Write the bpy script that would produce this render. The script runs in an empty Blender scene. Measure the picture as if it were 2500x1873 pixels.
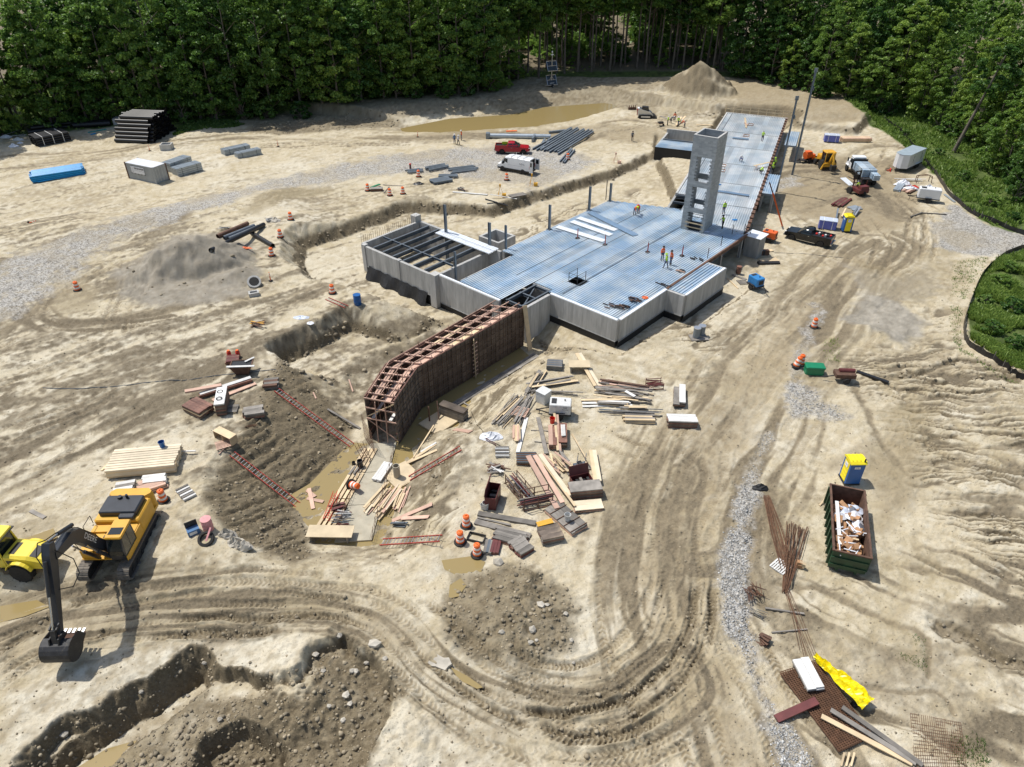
import bpy, math, random
import numpy as np
from mathutils import Vector, Matrix, Euler
R = math.radians
random.seed(7)
sc = bpy.context.scene
col = sc.collection
# ---------------------------------------------------------------- camera
F_PX, PITCH, H_CAM = 1734.0, R(35.0), 38.0        # focal length in pixels of the 2500 px wide photograph
cam_d = bpy.data.cameras.new('camera'); cam = bpy.data.objects.new('camera', cam_d); col.objects.link(cam)
cam_d.sensor_width = 36.0; cam_d.lens = 36.0*F_PX/2500.0
cam_d.clip_start = 0.5; cam_d.clip_end = 3000
cam.location = (0, 0, H_CAM); cam.rotation_euler = (R(90)-PITCH, 0, 0)
sc.camera = cam
# ---------------------------------------------------------------- sky and sun
SUN_EL, SUN_AZ = R(63), math.atan2(0.24, -0.41)   # the sun stands behind and left of the site
w = bpy.data.worlds.new('World'); sc.world = w; w.use_nodes = True
nt = w.node_tree; nt.nodes.clear()
sky = nt.nodes.new('ShaderNodeTexSky'); sky.sky_type = 'NISHITA'; sky.sun_disc = False
sky.sun_elevation = SUN_EL; sky.sun_rotation = R(90)-SUN_AZ; sky.air_density = 1.2; sky.dust_density = 2.0
bg = nt.nodes.new('ShaderNodeBackground'); bg.inputs[1].default_value = 0.105
wo = nt.nodes.new('ShaderNodeOutputWorld')
nt.links.new(sky.outputs[0], bg.inputs[0]); nt.links.new(bg.outputs[0], wo.inputs[0])
sl = bpy.data.lights.new('sun', 'SUN'); sl.energy = 3.8; sl.angle = R(0.55); sl.color = (1.0, 0.968, 0.905)
sun = bpy.data.objects.new('sun', sl); col.objects.link(sun); sun.location = (-40, 60, 90)
sd = Vector((math.cos(SUN_EL)*math.cos(SUN_AZ), math.cos(SUN_EL)*math.sin(SUN_AZ), math.sin(SUN_EL)))
sun.rotation_euler = (-sd).to_track_quat('-Z', 'Y').to_euler()
sc.view_settings.view_transform = 'Standard'; sc.view_settings.look = 'None'
sc.view_settings.exposure = 0.17; sc.view_settings.gamma = 1.0
sc.view_settings.use_curve_mapping = False
try:
 sc.cycles.max_bounces = 6; sc.cycles.diffuse_bounces = 3; sc.cycles.glossy_bounces = 3
 sc.cycles.transmission_bounces = 3; sc.cycles.transparent_max_bounces = 4; sc.cycles.caustics_reflective = False
 sc.cycles.caustics_refractive = False
except Exception: pass
# ---------------------------------------------------------------- pixels of the photograph -> points on a level plane
SP, CP = math.sin(PITCH), math.cos(PITCH)
def G(px, py, z=0.0):
 a = (px-1250)/F_PX; t = (py-936.5)/F_PX
 d = (H_CAM-z)/(SP+CP*t)
 return Vector((a*d, d*(CP-SP*t), z))
def U(a, b, ang, z=0.0):       # building grid (along, across) -> world
 return Vector((a*math.cos(ang)-b*math.sin(ang), a*math.sin(ang)+b*math.cos(ang), z))
# ---------------------------------------------------------------- mesh helper
class MB:
 def __init__(s, T=None): s.v = []; s.f = []; s.T = T
 def add(s, vs, fs):
  o = len(s.v)
  if s.T is not None: vs = [s.T @ Vector(p) for p in vs]
  s.v += [tuple(p) for p in vs]; s.f += [tuple(i+o for i in q) for q in fs]; return s
 def b(s, x0, x1, y0, y1, z0, z1, tx=0.0, ty=0.0):
  vs = [(x0,y0,z0),(x1,y0,z0),(x1,y1,z0),(x0,y1,z0),(x0+tx,y0+ty,z1),(x1-tx,y0+ty,z1),(x1-tx,y1-ty,z1),(x0+tx,y1-ty,z1)]
  return s.add(vs, [(3,2,1,0),(4,5,6,7),(0,1,5,4),(1,2,6,5),(2,3,7,6),(3,0,4,7)])
 def beam(s, p, q, w, h, up=(0,0,1)):
  p, q = Vector(p), Vector(q); d = (q-p)
  if d.length < 1e-6: return s
  d.normalize(); u = Vector(up)
  if abs(d.dot(u)) > .98: u = Vector((1,0,0))
  r = d.cross(u).normalized(); u = r.cross(d)
  r = r*w/2; u = u*h/2
  vs = [p-r-u, p+r-u, p+r+u, p-r+u, q-r-u, q+r-u, q+r+u, q-r+u]
  return s.add(vs, [(0,1,2,3),(7,6,5,4),(4,5,1,0),(5,6,2,1),(6,7,3,2),(7,4,0,3)])
 def cyl(s, p, q, r, r2=None, n=10, cap=True):
  p, q = Vector(p), Vector(q); d = (q-p).normalized(); r2 = r if r2 is None else r2
  u = Vector((0,0,1)) if abs(d.z) < .95 else Vector((1,0,0))
  a = d.cross(u).normalized(); c = a.cross(d)
  vs = []
  for k in range(n):
   t = 2*math.pi*k/n; e = a*math.cos(t)+c*math.sin(t)
   vs += [p+e*r, q+e*r2]
  fs = [(2*k, 2*((k+1)%n), 2*((k+1)%n)+1, 2*k+1) for k in range(n)]
  if cap: fs += [tuple(2*k for k in range(n))[::-1], tuple(2*k+1 for k in range(n))]
  return s.add(vs, fs)
 def tube(s, pts, r, n=6):
  for a, b in zip(pts[:-1], pts[1:]): s.cyl(a, b, r, n=n)
  return s
 def prism(s, prof, y0, y1, inset=None, axis='y'):     # side profile (x,z), extruded across
  n = len(prof)
  def P(x, y, z): return (x,y,z) if axis == 'y' else ((y,x,z) if axis == 'x' else (x,z,y))
  vs = [P(x,y0,z) for x, z in prof]+[P(x,y1,z) for x, z in prof]
  fs = [(k,(k+1)%n,n+(k+1)%n,n+k) for k in range(n)]+[tuple(range(n))[::-1], tuple(range(n,2*n))]
  return s.add(vs, fs)
 def lathe(s, prof, n=16, o=(0,0,0), ax='z', cap=True):
  vs = []
  for r, h in prof:
   for k in range(n):
    t = 2*math.pi*k/n; c, e = r*math.cos(t), r*math.sin(t)
    vs.append({'z':(o[0]+c,o[1]+e,o[2]+h),'y':(o[0]+c,o[1]+h,o[2]+e),'x':(o[0]+h,o[1]+c,o[2]+e)}[ax])
  m = len(prof); fs = []
  for i in range(m-1):
   for k in range(n): fs.append((i*n+k, i*n+(k+1)%n, (i+1)*n+(k+1)%n, (i+1)*n+k))
  if cap: fs += [tuple(range(n))[::-1], tuple((m-1)*n+k for k in range(n))]
  return s.add(vs, fs)
 def loft(s, rings, cap=True):
  n = len(rings[0]); vs = [p for r in rings for p in r]; fs = []
  for i in range(len(rings)-1):
   for k in range(n): fs.append((i*n+k, i*n+(k+1)%n, (i+1)*n+(k+1)%n, (i+1)*n+k))
  if cap: fs += [tuple(range(n))[::-1], tuple((len(rings)-1)*n+k for k in range(n))]
  return s.add(vs, fs)
 def poly(s, pts): return s.add(pts, [tuple(range(len(pts)))])
 def mesh(s, name, mat, smooth=False):
  me = bpy.data.meshes.new(name); me.from_pydata(s.v, [], s.f)
  if mat is not None: me.materials.append(mat)
  if smooth:
   me.polygons.foreach_set('use_smooth', [True]*len(me.polygons))
   try: me.set_sharp_from_angle(angle=R(38))
   except Exception: pass
  me.update(); return me
 def build(s, name, mat, parent=None, smooth=False):
  return link(name, s.mesh(name, mat, smooth), parent)
def link(name, me, parent=None, loc=(0,0,0), rot=(0,0,0)):
 o = bpy.data.objects.new(name, me); col.objects.link(o); o.parent = parent
 o.location = loc; o.rotation_euler = rot
 return o
def tag(o, label=None, cat=None, group=None, kind=None):
 if label: o['label'] = label
 if cat: o['category'] = cat
 if group: o['group'] = group
 if kind: o['kind'] = kind
 return o
def thing(name, label, cat, loc=(0,0,0), rz=0.0, group=None, tilt=None):
 o = bpy.data.objects.new(name, None); col.objects.link(o); o.empty_display_size = .3
 o.location = loc; o.rotation_euler = (tilt[0] if tilt else 0, tilt[1] if tilt else 0, rz)
 return tag(o, label, cat, group)
def copy_tree(o, parent=None):
 c = o.copy(); col.objects.link(c); c.parent = parent
 for ch in o.children: copy_tree(ch, c)
 return c
# ---------------------------------------------------------------- materials
MATS = {}
def mat(name, c=(.5,.5,.5), rough=.6, metal=0.0, var=.12, scale=2.0, bump=0.0, bscale=20.0, c2=None, dirt=0.0, spec=.5, island=0.0):
 if name in MATS: return MATS[name]
 m = bpy.data.materials.new(name); m.use_nodes = True; MATS[name] = m
 n, l = m.node_tree.nodes, m.node_tree.links
 p = n['Principled BSDF']; p.inputs['Roughness'].default_value = rough; p.inputs['Metallic'].default_value = metal
 p.inputs['Specular IOR Level'].default_value = spec
 tc = n.new('ShaderNodeTexCoord')
 nz = n.new('ShaderNodeTexNoise'); nz.inputs['Scale'].default_value = scale; nz.inputs['Detail'].default_value = 5
 l.new(tc.outputs['Object'], nz.inputs['Vector'])
 a = tuple(max(0, x*(1-var)) for x in c); b = tuple(min(1, x*(1+var)) for x in c) if c2 is None else c2
 rp = n.new('ShaderNodeMapRange'); rp.inputs[1].default_value = .3; rp.inputs[2].default_value = .7
 l.new(nz.outputs[0], rp.inputs[0])
 mx = n.new('ShaderNodeMix'); mx.data_type = 'RGBA'
 mx.inputs[6].default_value = (*a,1); mx.inputs[7].default_value = (*b,1)
 l.new(rp.outputs[0], mx.inputs[0]); out = mx.outputs[2]
 if dirt > 0:                                   # dried mud splashes
  n2 = n.new('ShaderNodeTexNoise'); n2.inputs['Scale'].default_value = scale*2.3; n2.inputs['Detail'].default_value = 8
  l.new(tc.outputs['Object'], n2.inputs['Vector'])
  r2 = n.new('ShaderNodeMapRange'); r2.inputs[1].default_value = .62-.25*dirt; r2.inputs[2].default_value = .75-.1*dirt
  r2.inputs[4].default_value = min(1, dirt*1.2); l.new(n2.outputs[0], r2.inputs[0])
  m2 = n.new('ShaderNodeMix'); m2.data_type = 'RGBA'; m2.inputs[7].default_value = (.33,.26,.17,1)
  l.new(r2.outputs[0], m2.inputs[0]); l.new(out, m2.inputs[6]); out = m2.outputs[2]
 if island > 0:                                 # each plank, bar or block its own tone
  g = n.new('ShaderNodeNewGeometry'); hs = n.new('ShaderNodeHueSaturation'); oi = n.new('ShaderNodeObjectInfo')
  ad = n.new('ShaderNodeMath'); ad.operation = 'ADD'; l.new(g.outputs['Random Per Island'], ad.inputs[0]); l.new(oi.outputs['Random'], ad.inputs[1])
  fr = n.new('ShaderNodeMath'); fr.operation = 'FRACT'; l.new(ad.outputs[0], fr.inputs[0])
  mr = n.new('ShaderNodeMapRange'); mr.inputs[3].default_value = 1-island; mr.inputs[4].default_value = 1+island
  l.new(fr.outputs[0], mr.inputs[0]); l.new(mr.outputs[0], hs.inputs['Value']); l.new(out, hs.inputs['Color']); out = hs.outputs[0]
 l.new(out, p.inputs['Base Color'])
 if bump > 0:
  n3 = n.new('ShaderNodeTexNoise'); n3.inputs['Scale'].default_value = bscale; n3.inputs['Detail'].default_value = 4
  l.new(tc.outputs['Object'], n3.inputs['Vector'])
  bp = n.new('ShaderNodeBump'); bp.inputs['Strength'].default_value = bump; bp.inputs['Distance'].default_value = .03
  l.new(n3.outputs[0], bp.inputs['Height']); l.new(bp.outputs[0], p.inputs['Normal'])
 return m
M = dict(
 concrete=None, steel=mat('grey_primer_steel',(.12,.14,.16),.5,.3,.2,1.5), galv=None,
 wood=mat('new_pine',(.62,.48,.30),.75,0,.15,1.2,island=.22), woodw=mat('weathered_wood',(.22,.20,.175),.85,0,.3,1.5,island=.35),
 woodp=mat('pinkish_lumber',(.55,.36,.27),.75,0,.15,1.2,island=.18), ply=mat('plywood',(.58,.47,.31),.75,0,.15,1.0,dirt=.15),
 formply=mat('brown_form_plywood',(.135,.105,.082),.8,0,.45,1.0,dirt=.25,island=.4), formred=mat('red_form_edge',(.18,.085,.06),.7,0,.35,2,dirt=.2,island=.3),
 rebar=mat('rusty_rebar',(.13,.065,.035),.85,0,.35,4), rust=mat('rust_brown_steel',(.125,.068,.045),.85,0,.35,2.5,island=.2),
 black=mat('black_plastic',(.012,.012,.014),.45,0,.2,3), membrane=mat('black_membrane',(.010,.010,.011),.65,0,.3,1.0,bump=.6,bscale=6),
 rubber=mat('tyre_rubber',(.022,.021,.020),.9,0,.3,6,dirt=.12), glass=mat('vehicle_glass',(.015,.022,.024),.08,0,.05,1,spec=.8),
 chrome=mat('chrome_metal',(.55,.55,.56),.25,1,.05,2), rimgrey=mat('wheel_rim_grey',(.35,.35,.36),.4,.6,.1,4),
 darkmetal=mat('dark_chassis_metal',(.03,.03,.032),.6,.2,.3,3,dirt=.15),
 yellow=mat('machine_yellow',(.66,.35,.03),.45,0,.1,1.5,dirt=.16), lemon=mat('roller_yellow',(.76,.60,.05),.42,0,.08,1.5,dirt=.12),
 machblack=mat('machine_charcoal',(.030,.034,.042),.38,.1,.15,2), red=mat('truck_red_paint',(.36,.012,.022),.22,0,.05,1,dirt=.04),
 truckblack=mat('truck_black_paint',(.008,.009,.011),.15,0,.1,1,dirt=.06), white=mat('white_paint',(.74,.75,.76),.4,0,.04,1.5,dirt=.04),
 whitedirty=mat('dusty_white_enamel',(.62,.62,.60),.5,0,.1,2.5,dirt=.2), blue=mat('equipment_blue',(.03,.20,.48),.4,0,.1,2,dirt=.05),
 orange=mat('safety_orange',(.85,.15,.02),.5,0,.08,3,dirt=.06), orangem=mat('machine_orange',(.70,.12,.02),.45,0,.1,2,dirt=.05), reflw=mat('reflective_white',(.80,.79,.76),.45,0,.06,4,dirt=.1),
 toiletblue=mat('toilet_blue_plastic',(.012,.10,.34),.4,0,.08,2), toiletyel=mat('toilet_yellow_plastic',(.86,.70,.02),.4,0,.06,2),
 greend=mat('dumpster_green',(.016,.055,.024),.5,0,.3,2,dirt=.07), greenb=mat('bright_green_paint',(.01,.20,.09),.35,0,.1,2),
 wine=mat('wine_red_enamel',(.13,.03,.028),.45,0,.2,2,dirt=.08), ladder=mat('ladder_red_rails',(.42,.06,.04),.5,0,.15,3),
 cardboard=mat('cardboard',(.36,.20,.10),.85,0,.2,3,island=.3), plasticw=mat('white_sheeting',(.72,.73,.76),.35,0,.08,3), tarpblue=mat('blue_print_wrap',(.10,.13,.45),.4,0,.1,2),
 wrapw=mat('clear_white_wrap',(.55,.60,.70),.25,0,.1,3), pipeblack=mat('black_drain_pipe',(.012,.012,.013),.4,0,.2,3), bluepipe=mat('blue_water_pipe',(.02,.30,.62),.35,0,.1,2,island=.15),
 teal=mat('teal_pipe',(.05,.36,.33),.4,0,.1,2), yellowtarp=mat('yellow_tarp',(.80,.66,.01),.35,0,.08,2), pinkdrum=mat('faded_pink_plastic',(.62,.28,.28),.5,0,.15,4),
 blueplastic=mat('blue_plastic',(.01,.10,.32),.35,0,.08,3), redplastic=mat('red_plastic',(.62,.03,.015),.4,0,.06,3),
 skin=mat('skin',(.42,.24,.16),.6,0,.05,4), jeans=mat('blue_jeans',(.06,.09,.16),.85,0,.25,8), darkpants=mat('dark_trousers',(.03,.03,.035),.85,0,.2,8),
 hiviz=mat('hi_vis_lime',(.48,.75,.03),.7,0,.06,8), hivo=mat('hi_vis_orange',(.85,.14,.02),.7,0,.06,8), shirtb=mat('blue_shirt',(.08,.17,.32),.8,0,.1,8),
 shirtw=mat('white_shirt',(.62,.62,.64),.8,0,.06,8), shirtg=mat('grey_shirt',(.13,.14,.17),.8,0,.1,8), hatw=mat('white_hard_hat',(.8,.8,.8),.3,0,.03,2), boot=mat('boots',(.05,.035,.025),.8,0,.2,8),
 rock=mat('pale_rock',(.46,.42,.35),.9,0,.25,1.5,bump=.5,bscale=5,island=.2), bark=mat('tree_bark',(.15,.125,.10),.95,0,.35,.9,bump=.5,bscale=6),
 tracksteel=mat('track_shoe_steel',(.20,.175,.145),.7,.2,.3,4,dirt=.35), lightred=mat('tail_lamp_red',(.45,.01,.01),.25,0,.1,2),
 silver=mat('aluminium',(.62,.63,.64),.35,.8,.06,2), ink=mat('black_ink',(.02,.02,.025),.6,0,.1,2), inkgrey=mat('grey_ink',(.25,.26,.28),.6,0,.1,2),
 whitelum=mat('white_painted_board',(.66,.65,.62),.7,0,.12,2,dirt=.12,island=.1), creamlum=mat('bundled_pale_lumber',(.68,.58,.42),.75,0,.1,1.5,island=.12),
)
def text(s, size, mat_, parent, loc, rot, name='lettering', bold=0.0):
 cu = bpy.data.curves.new(name, 'FONT'); cu.body = s; cu.size = size; cu.align_x = 'CENTER'; cu.align_y = 'CENTER'; cu.offset = bold
 o = bpy.data.objects.new(name, cu)
 dg = bpy.data.objects.new('tmp', cu); col.objects.link(dg)
 me = bpy.data.meshes.new_from_object(dg.evaluated_get(bpy.context.evaluated_depsgraph_get()))
 bpy.data.objects.remove(dg); bpy.data.objects.remove(o)
 me.materials.clear(); me.materials.append(mat_)
 return link(name, me, parent, loc, rot)
# ================================================================ TERRAIN
class VN:                                             # tileable value noise
 def __init__(s, seed): s.t = np.random.RandomState(seed).rand(256,256).astype(np.float32)
 def __call__(s, x, y):
  xi = np.floor(x).astype(np.int32); yi = np.floor(y).astype(np.int32)
  fx = (x-xi).astype(np.float32); fy = (y-yi).astype(np.float32)
  fx = fx*fx*(3-2*fx); fy = fy*fy*(3-2*fy)
  a = s.t[xi & 255, yi & 255]; b = s.t[(xi+1) & 255, yi & 255]; c = s.t[xi & 255, (yi+1) & 255]; d = s.t[(xi+1) & 255, (yi+1) & 255]
  return (a*(1-fx)+b*fx)*(1-fy)+(c*(1-fx)+d*fx)*fy
_vn = [VN(k) for k in range(8)]
def fbm(x, y, octv=4, k=0, gain=.5):
 s = 0; a = 1.0; t = 0
 for i in range(octv):
  s = s+a*_vn[(k+i) % 8](x*2**i+i*17.3, y*2**i-i*9.1); t += a; a *= gain
 return s/t
def sstep(a, b, x):
 t = np.clip((x-a)/(b-a), 0, 1); return t*t*(3-2*t)
def hw(y): return .7209*(.8192*y+21.8)
tv = np.linspace(.655, -.425, 850)
Yr = (H_CAM*(CP-SP*tv)/(SP+CP*tv))
Yr = np.concatenate([[-24,-14,-4,4,8,11,13.5], Yr[Yr > 14.5], [Yr[-1]+k*k*.9+k*3 for k in range(1,30)], [1300, 2600]])
u0 = np.linspace(-1.16, 1.16, 900)
Ur = np.concatenate([[-14,-7,-4,-2.6,-2,-1.7,-1.45,-1.28], u0, [1.28,1.45,1.7,2,2.6,4,7,14]])
NR, NC = len(Yr), len(Ur)
XX = (Ur[None,:]*hw(Yr)[:,None]); YY = np.repeat(Yr[:,None], NC, 1)
X = XX.ravel(); Y = YY.ravel(); NV = X.size
def w2(pts, z=0.0): return np.array([[p.x, p.y] for p in (G(a, b, z) for a, b in pts)])
def polysd(P, m):                                      # signed distance to polygon P within margin m: (indices, distance)
 x0, y0 = P.min(0)-m; x1, y1 = P.max(0)+m
 idx = np.nonzero((X > x0)&(X < x1)&(Y > y0)&(Y < y1))[0]
 x, y = X[idx], Y[idx]; d2 = np.full(idx.size, 1e9); ins = np.zeros(idx.size, bool)
 n = len(P)
 for i in range(n):
  ax, ay = P[i]; bx, by = P[(i+1) % n]; dx, dy = bx-ax, by-ay
  t = np.clip(((x-ax)*dx+(y-ay)*dy)/(dx*dx+dy*dy+1e-9), 0, 1)
  d2 = np.minimum(d2, (x-ax-t*dx)**2+(y-ay-t*dy)**2)
  c = ((ay > y) != (by > y))
  if dy != 0: ins ^= c & (x < (y-ay)*dx/dy+ax)
 d = np.sqrt(d2); d[ins] *= -1
 return idx, d
def pathd(P, m):                                       # distance, signed side and arc length along an open path
 x0, y0 = P.min(0)-m; x1, y1 = P.max(0)+m
 idx = np.nonzero((X > x0)&(X < x1)&(Y > y0)&(Y < y1))[0]
 x, y = X[idx], Y[idx]; best = np.full(idx.size, 1e9); side = np.zeros(idx.size); arc = np.zeros(idx.size); s0 = 0
 for (ax, ay), (bx, by) in zip(P[:-1], P[1:]):
  dx, dy = bx-ax, by-ay; L = math.hypot(dx, dy)+1e-9
  t = np.clip(((x-ax)*dx+(y-ay)*dy)/(L*L), 0, 1)
  d = (x-ax-t*dx)**2+(y-ay-t*dy)**2; k = d < best
  best[k] = d[k]; sg = (dx*(y-ay)-dy*(x-ax)); side[k] = np.sign(sg[k]); arc[k] = s0+t[k]*L; s0 += L
 return idx, np.sqrt(best)*side, arc
def smooth_path(pts, z=0.0, n=10):
 P = w2(pts, z); out = []
 for i in range(len(P)-1):
  p0 = P[max(i-1,0)]; p1 = P[i]; p2 = P[i+1]; p3 = P[min(i+2,len(P)-1)]
  for k in range(n):
   t = k/n
   out.append(.5*((2*p1)+(p2-p0)*t+(2*p0-5*p1+4*p2-p3)*t*t+(3*p1-p0-3*p2+p3)*t**3))
 out.append(P[-1]); return np.array(out)
# ---- base relief
n1 = fbm(X*.045, Y*.045, 3, 0); n2 = fbm(X*.35, Y*.35, 4, 2); n3 = fbm(X*1.7, Y*1.7, 3, 4)
ca, sa = math.cos(R(38)), math.sin(R(38))             # graders and tracks smeared the clay along this direction
us = X*ca+Y*sa; vs_ = -X*sa+Y*ca
smear = fbm(us*.16, vs_*.75, 5, 3)
Z = (n1-.5)*.7+(n2-.5)*.22+(n3-.5)*.06+(smear-.5)*.22
Zfine = fbm(X*5.0, Y*5.0, 2, 5)-.5
near = sstep(170, 60, Y); Z = Z+Zfine*.075*near
idx, d = polysd(w2([(-500,650),(300,560),(640,500),(730,600),(730,690),(810,735),(1010,795),(1040,840),(880,880),(830,980),(690,1150),(600,1300),(480,1330),(430,1260),(250,1270),(0,1300),(-500,1330)]), 12)
Z[idx] += 1.25*sstep(9, 0, d)                        # the worked ground at left lies higher
K = {k: np.zeros(NV, np.float32) for k in ('mud','gravel','grass','grey','pale','wet','brown','soil')}
def paint(key, pts, amt=1.0, soft=1.0, z=0.0, noise=.6, ns=.5):
 idx, d = polysd(w2(pts, z), soft*2+1)
 d = d+(fbm(X[idx]*ns, Y[idx]*ns, 4, 1)-.5)*2*noise*soft*1.6
 K[key][idx] = np.maximum(K[key][idx], amt*sstep(soft, -soft, d))
def pit(pts, zf, slope, rough=.3, ns=.8, mx=9.0, fl=.06):
 P = w2(pts, zf); idx, d = polysd(P, mx)
 x, y = X[idx], Y[idx]
 nn = (fbm(x*ns, y*ns, 4, 6)-.5)*2
 dd = d+nn*rough+(fbm(x*ns*3.1, y*ns*3.1, 3, 2)-.5)*rough*.6
 zz = zf+np.maximum(dd, 0)*slope+np.where(dd < 0, (fbm(x*.7, y*.7, 4, 4)-.5)*2*fl, 0)
 Z[idx] = np.minimum(Z[idx], zz)
def mound(px, py, h, rx, ry, ang=0.0, rough=.12, z=0.0, p=1.0):
 c = G(px, py, z); x = X-c.x; y = Y-c.y; k = (abs(x) < max(rx,ry)*1.3)&(abs(y) < max(rx,ry)*1.3)
 x, y = x[k], y[k]; u = (x*math.cos(ang)+y*math.sin(ang))/rx; v = (-x*math.sin(ang)+y*math.cos(ang))/ry
 r = np.sqrt(u*u+v*v)*(1+(fbm(X[k]*.5, Y[k]*.5, 3, 3)-.5)*.5)
 prof = np.clip(1-r, 0, 1)**p
 Z[k] += h*prof+(fbm(X[k]*1.6, Y[k]*1.6, 4, 5)-.5)*rough*4*np.minimum(prof*3, 1)
def terrace(pts, h, slope, z=0.0, rough=.4):
 idx, d = polysd(w2(pts, z), 8); x, y = X[idx], Y[idx]
 d = d+(fbm(x*.6, y*.6, 4, 2)-.5)*2*rough
 zz = h-np.maximum(d, 0)*slope+(fbm(x*.25, y*.25, 3, 1)-.5)*.5
 Z[idx] = np.maximum(Z[idx], np.where(d < 6, zz, -9))
terrace([(520,262),(800,272),(985,292),(1150,268),(1250,262),(1330,246),(1420,242),(1500,240),(1620,258),(1700,268),(1790,280),(1900,300),(1980,318),(2080,330),(2110,300),(2090,200),(1700,140),(1300,140),(900,180),(500,200)], 1.5, 1.1, rough=.55)
mound(1700, 236, 6.0, 8.2, 7.6, 0, .2, p=.95)
mound(1440, 245, .9, 6, 3, .2, .12)
mound(505, 668, 3.6, 6.4, 4.4, .35, .05, p=.9); mound(395, 690, 1.6, 5, 3, .2, .05); mound(585, 700, .9, 4.5, 2.2, .2, .05)
mound(2118, 812, .8, 3.6, 1.7, -.5, .03)
mound(1240, 1520, .8, 5.0, 4.2, .3, .10); mound(1265, 1440, .5, 2.6, 2.2, .3, .07)
mound(2015, 300, .5, 10, 3, 0, .06)
# ---- excavations
pit([(747,610),(745,663),(800,712),(900,730),(1000,770),(1127,805),(1230,790),(1500,790),(1620,700),(1700,560),(1640,500),(1600,400),(1580,396),(1545,418),(1490,440),(1400,468),(1300,500),(1200,533),(1098,524),(982,524),(939,545),(895,560),(823,588),(759,604)], -1.4, 1.15, .55)
pit([(695,892),(720,878),(800,842),(850,812),(875,812),(930,832),(985,836),(1055,798),(1085,800),(1060,850),(980,880),(900,895),(860,935),(740,925)], -1.1, 1.7, .35)
pit([(834,1082),(805,1123),(745,1185),(716,1212),(742,1270),(771,1325),(881,1335),(927,1324),(956,1268),(979,1210),(1005,1150),(1006,1095),(1055,1055),(1112,1040),(1150,970),(1214,932),(1295,884),(1330,856),(1262,806),(1127,796),(1060,850),(980,880),(900,900),(862,972),(848,1040)], -1.93, .50, .2, fl=.05)
pit([(1290,880),(1300,830),(1400,850),(1512,868),(1640,790),(1700,800),(1850,690),(1835,660),(1640,720),(1512,760),(1345,780)], -.55, .7, .3)
pit([(1600,392),(1720,392),(1900,330),(1930,300),(1900,290),(1770,290),(1720,350),(1605,340)], -.9, 1.0, .3)
pit([(40,1930),(150,1812),(345,1706),(478,1640),(500,1658),(620,1672),(732,1702),(768,1626),(842,1600),(905,1650),(955,1720),(930,1790),(880,1900)], -1.15, 2.2, .45)
pit([(120,1925),(215,1845),(345,1765),(478,1682),(498,1668),(505,1690),(430,1752),(320,1832),(250,1900)], -2.3, 1.9, .38)
pit([(520,1858),(600,1820),(662,1838),(690,1873),(690,1920),(500,1920)], -2.5, 2.6, .2)
mound(800, 1655, 1.1, 5.0, 3.6, -.7, .12, z=-.5); mound(640, 1760, .8, 4.5, 2.2, .3, .12, z=-.9)
mound(985, 1770, .5, 2.2, 4.5, .2, .1)
pit([(985,312),(1100,296),(1250,286),(1330,268),(1470,258),(1495,262),(1400,292),(1300,308),(1150,318),(1080,322),(1000,322)], -.45, .22, .5)
PW = (1,2,5,6,7)
PUD = [([(165,705),(205,692),(245,730),(245,775),(170,795),(130,780),(140,740)],-.10), ([(1078,1368),(1150,1358),(1185,1372),(1175,1396),(1110,1402),(1085,1390)],-.14), ([(1098,1428),(1125,1412),(1138,1430),(1120,1456),(1095,1462)],-.12),
 ([(700,462),(800,458),(820,470),(700,508),(640,545),(590,545),(630,500)],-.08), ([(2290,590),(2340,560),(2350,600),(2330,630),(2290,622)],-.06), ([(1100,1628),(1140,1650),(1180,1678),(1165,1682),(1120,1660)],-.12), ([(0,1480),(90,1465),(120,1482),(60,1505),(0,1520)],-.1),
 ([(60,1315),(130,1290),(140,1312),(75,1340)],-.08),([(700,1478),(790,1474),(785,1488),(705,1492)],-.1),([(1350,1030),(1420,1045),(1400,1060),(1340,1048)],-.02),
 ([(1545,1180),(1546,1181),(1545,1182)],0), ([(230,1860),(300,1840),(330,1873),(260,1900)],-2.0), ([(2150,1010),(2230,960),(2290,1010),(2240,1060),(2170,1050)],.03)]
PZ = []
for k in PW:
 i_, d_ = polysd(w2(PUD[k][0]), 1); zc = float(np.percentile(Z[i_[d_ < 0]], 25)); PZ.append(zc-.06); pit(PUD[k][0], zc-.14, .25, .2, mx=3, fl=.03)
def rills(pts, ang, depth, fu=.22, fv=1.6, soft=3.0, seed=1):
 idx, d = polysd(w2(pts), soft+1); x, y = X[idx], Y[idx]; m = sstep(soft, -soft, d)
 c, s = math.cos(R(ang)), math.sin(R(ang)); u = x*c+y*s; v = -x*s+y*c
 v = v+(fbm(x*.22, y*.22, 4, 3)-.5)*2.6+(_vn[2](x*1.5,y*1.5)-.5)*.25
 r = 1-np.abs(2*_vn[seed](u*fu, v*fv)-1); r = np.clip((r-.76)/.14, 0, 1)
 r2 = 1-np.abs(2*_vn[seed+1](u*fu*2.2+9, v*fv*1.9+3)-1); r2 = np.clip((r2-.82)/.12, 0, 1)
 br = sstep(.36, .56, fbm(x*.12+3, y*.12, 3, 5))*.6+.4; q = np.maximum(r, r2*.7)*m*br
 Z[idx] -= depth*1.5*q; K['brown'][idx] = np.maximum(K['brown'][idx], np.clip(q, 0, .85)); K['mud'][idx] = np.maximum(K['mud'][idx], np.clip(q*1.5-.35, 0, .95))
rills([(2060,950),(2250,900),(2480,880),(2600,960),(2600,1500),(2420,1400),(2280,1260),(2160,1060)], -9, .13, .16, 2.3, 3.0, 5)
rills([(2200,900),(2480,880),(2600,960),(2600,1400),(2420,1330),(2300,1180),(2180,1050)], -6, .20, .13, 1.25)
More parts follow.
